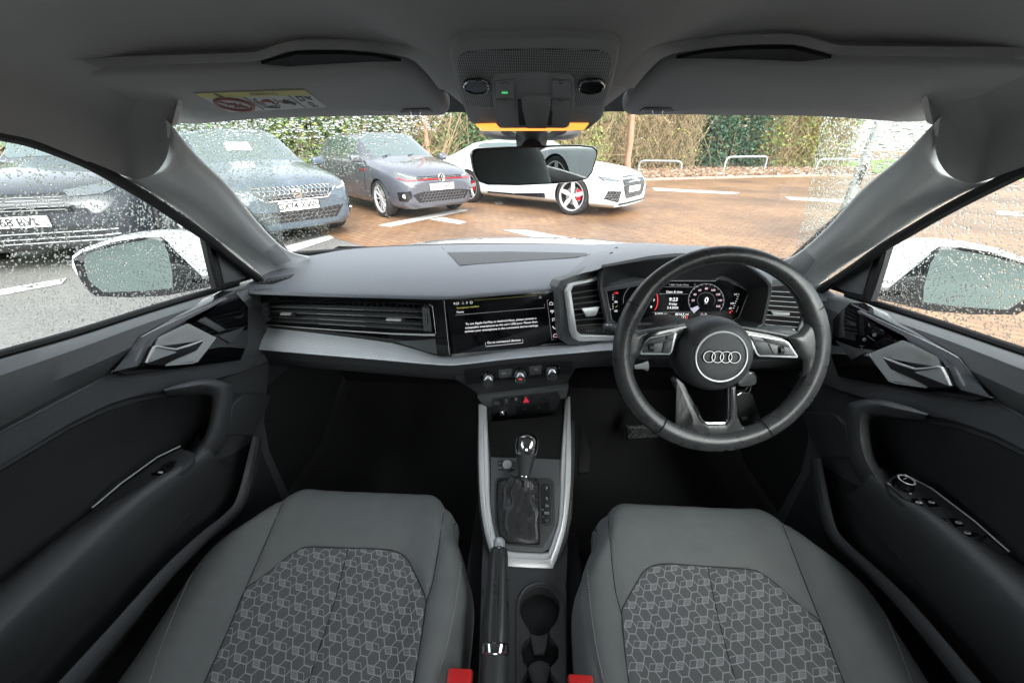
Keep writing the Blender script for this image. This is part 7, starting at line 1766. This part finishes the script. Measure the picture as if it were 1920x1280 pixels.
stalk([P(*c6((1180, 560))[0], t=.735), P(*c6((1270, 545))[0], t=.735), P(*c6((1330, 545))[0], t=.735), P(*c6((1400, 555))[0], t=.735), P(*c6((1445, 565))[0], t=.735)], [.010, .012, .015, .015, .008], "")
b = MB().m(SATIN); b.tube([P(*c6((520, 755))[0], t=.72), P(*c6((565, 750))[0], t=.72), P(*c6((590, 750))[0], t=.72)], [.004, .006, .010], 12); b.build("cruise_stalk", col_)
ky_ = thing("car_key", "black folding key fob hanging from its key in the ignition behind the wheel", "key", P(*c6((1165, 980))[0], t=.70), None)
b = MB(); fq = lambda px, py: P(px, py, t=.70 + 0 * px)
KPn = plane3(P(*c6((1110, 900))[0], t=.695), P(*c6((1190, 900))[0], t=.705), P(*c6((1150, 1060))[0], t=.715)); fkk = toplane(KPn)
pad(b, mat("fob_black", (.012, .012, .013), .4, bump=.2, bscale=900), c6((1100, 915), (1120, 900), (1185, 902), (1198, 920), (1240, 1050), (1232, 1068), (1160, 1076), (1130, 1066), (1102, 1010)), 3, .014, 0, .003, fkk); pad(b, GREYP, c6((1128, 1040), (1160, 1038), (1162, 1056), (1134, 1060)), 1.5, .001, .0008, .0004, fkk)
b.m(CHROME).tube([fkk(*p) + KPn[1] * .001 for p in c6((1104, 914), (1122, 902), (1184, 904), (1194, 918))], .0007, 5); b.build("fob", ky_)
b = MB(); b.m(CHROME).tube([fkk(*p) for p in c6((1158, 905), (1150, 885), (1165, 868), (1182, 850), (1180, 880), (1168, 905))], .0016, 6); b.build("key_ring", ky_)
b = MB(); pad(b, HARD, c6((1140, 790), (1160, 778), (1195, 782), (1208, 800), (1206, 850), (1180, 862), (1120, 865), (1095, 850)), 3, .03, .004, .003, fkk); b.m(CHROME).tube([fkk(*p) + KPn[1] * .005 for p in c6((1158, 788), (1192, 788), (1203, 805))], .001, 5); b.build("key_head", ky_)
# pedals
pd = thing("brake_pedal", "rubber-treaded brake pedal in the dark footwell below the wheel", "pedal", P(1200, 800, t=1.15))
PPl = plane3(P(1175, 795, t=1.13), P(1230, 795, t=1.13), P(1200, 822, t=1.10)); fp_ = toplane(PPl)
b = MB(); pad(b, RUBBER, c6((465, 1080), (640, 1075), (660, 1155), (480, 1165)), 2, .012, 0, .003, fp_)
for k in range(-4, 9): pline(b, mat("tread_grey", (.05, .05, .052), .6), fp_, c6((470 + k * 22, 1085), (500 + k * 22 + 40, 1155)) if 0 <= k < 6 else c6((480, 1100), (640, 1100 + k)), .0022, off=.001)
for k in range(6): pline(b, mat("tread_grey", (.05, .05, .052), .6), fp_, c6((550 + k * 18, 1085), (480 + k * 22, 1155)), .0022, off=.001)
b.build("pad", pd); b = MB().m(BLACK); b.tube([P(1203, 808, t=1.14), P(1210, 770, t=1.2)], .012, 8); b.build("arm", pd)
rp = thing("accelerator_pedal", "long hinged accelerator pedal seen right beside the console", "pedal", P(1095, 850, t=1.05))
APl = plane3(P(1090, 800, t=1.12), P(1110, 800, t=1.12), P(1098, 880, t=1.02)); b = MB(); pad(b, RUBBER, [(1086, 802), (1092, 800), (1108, 850), (1104, 884), (1084, 886)], 2, .01, 0, .002, toplane(APl)); b.build("pad", rp)
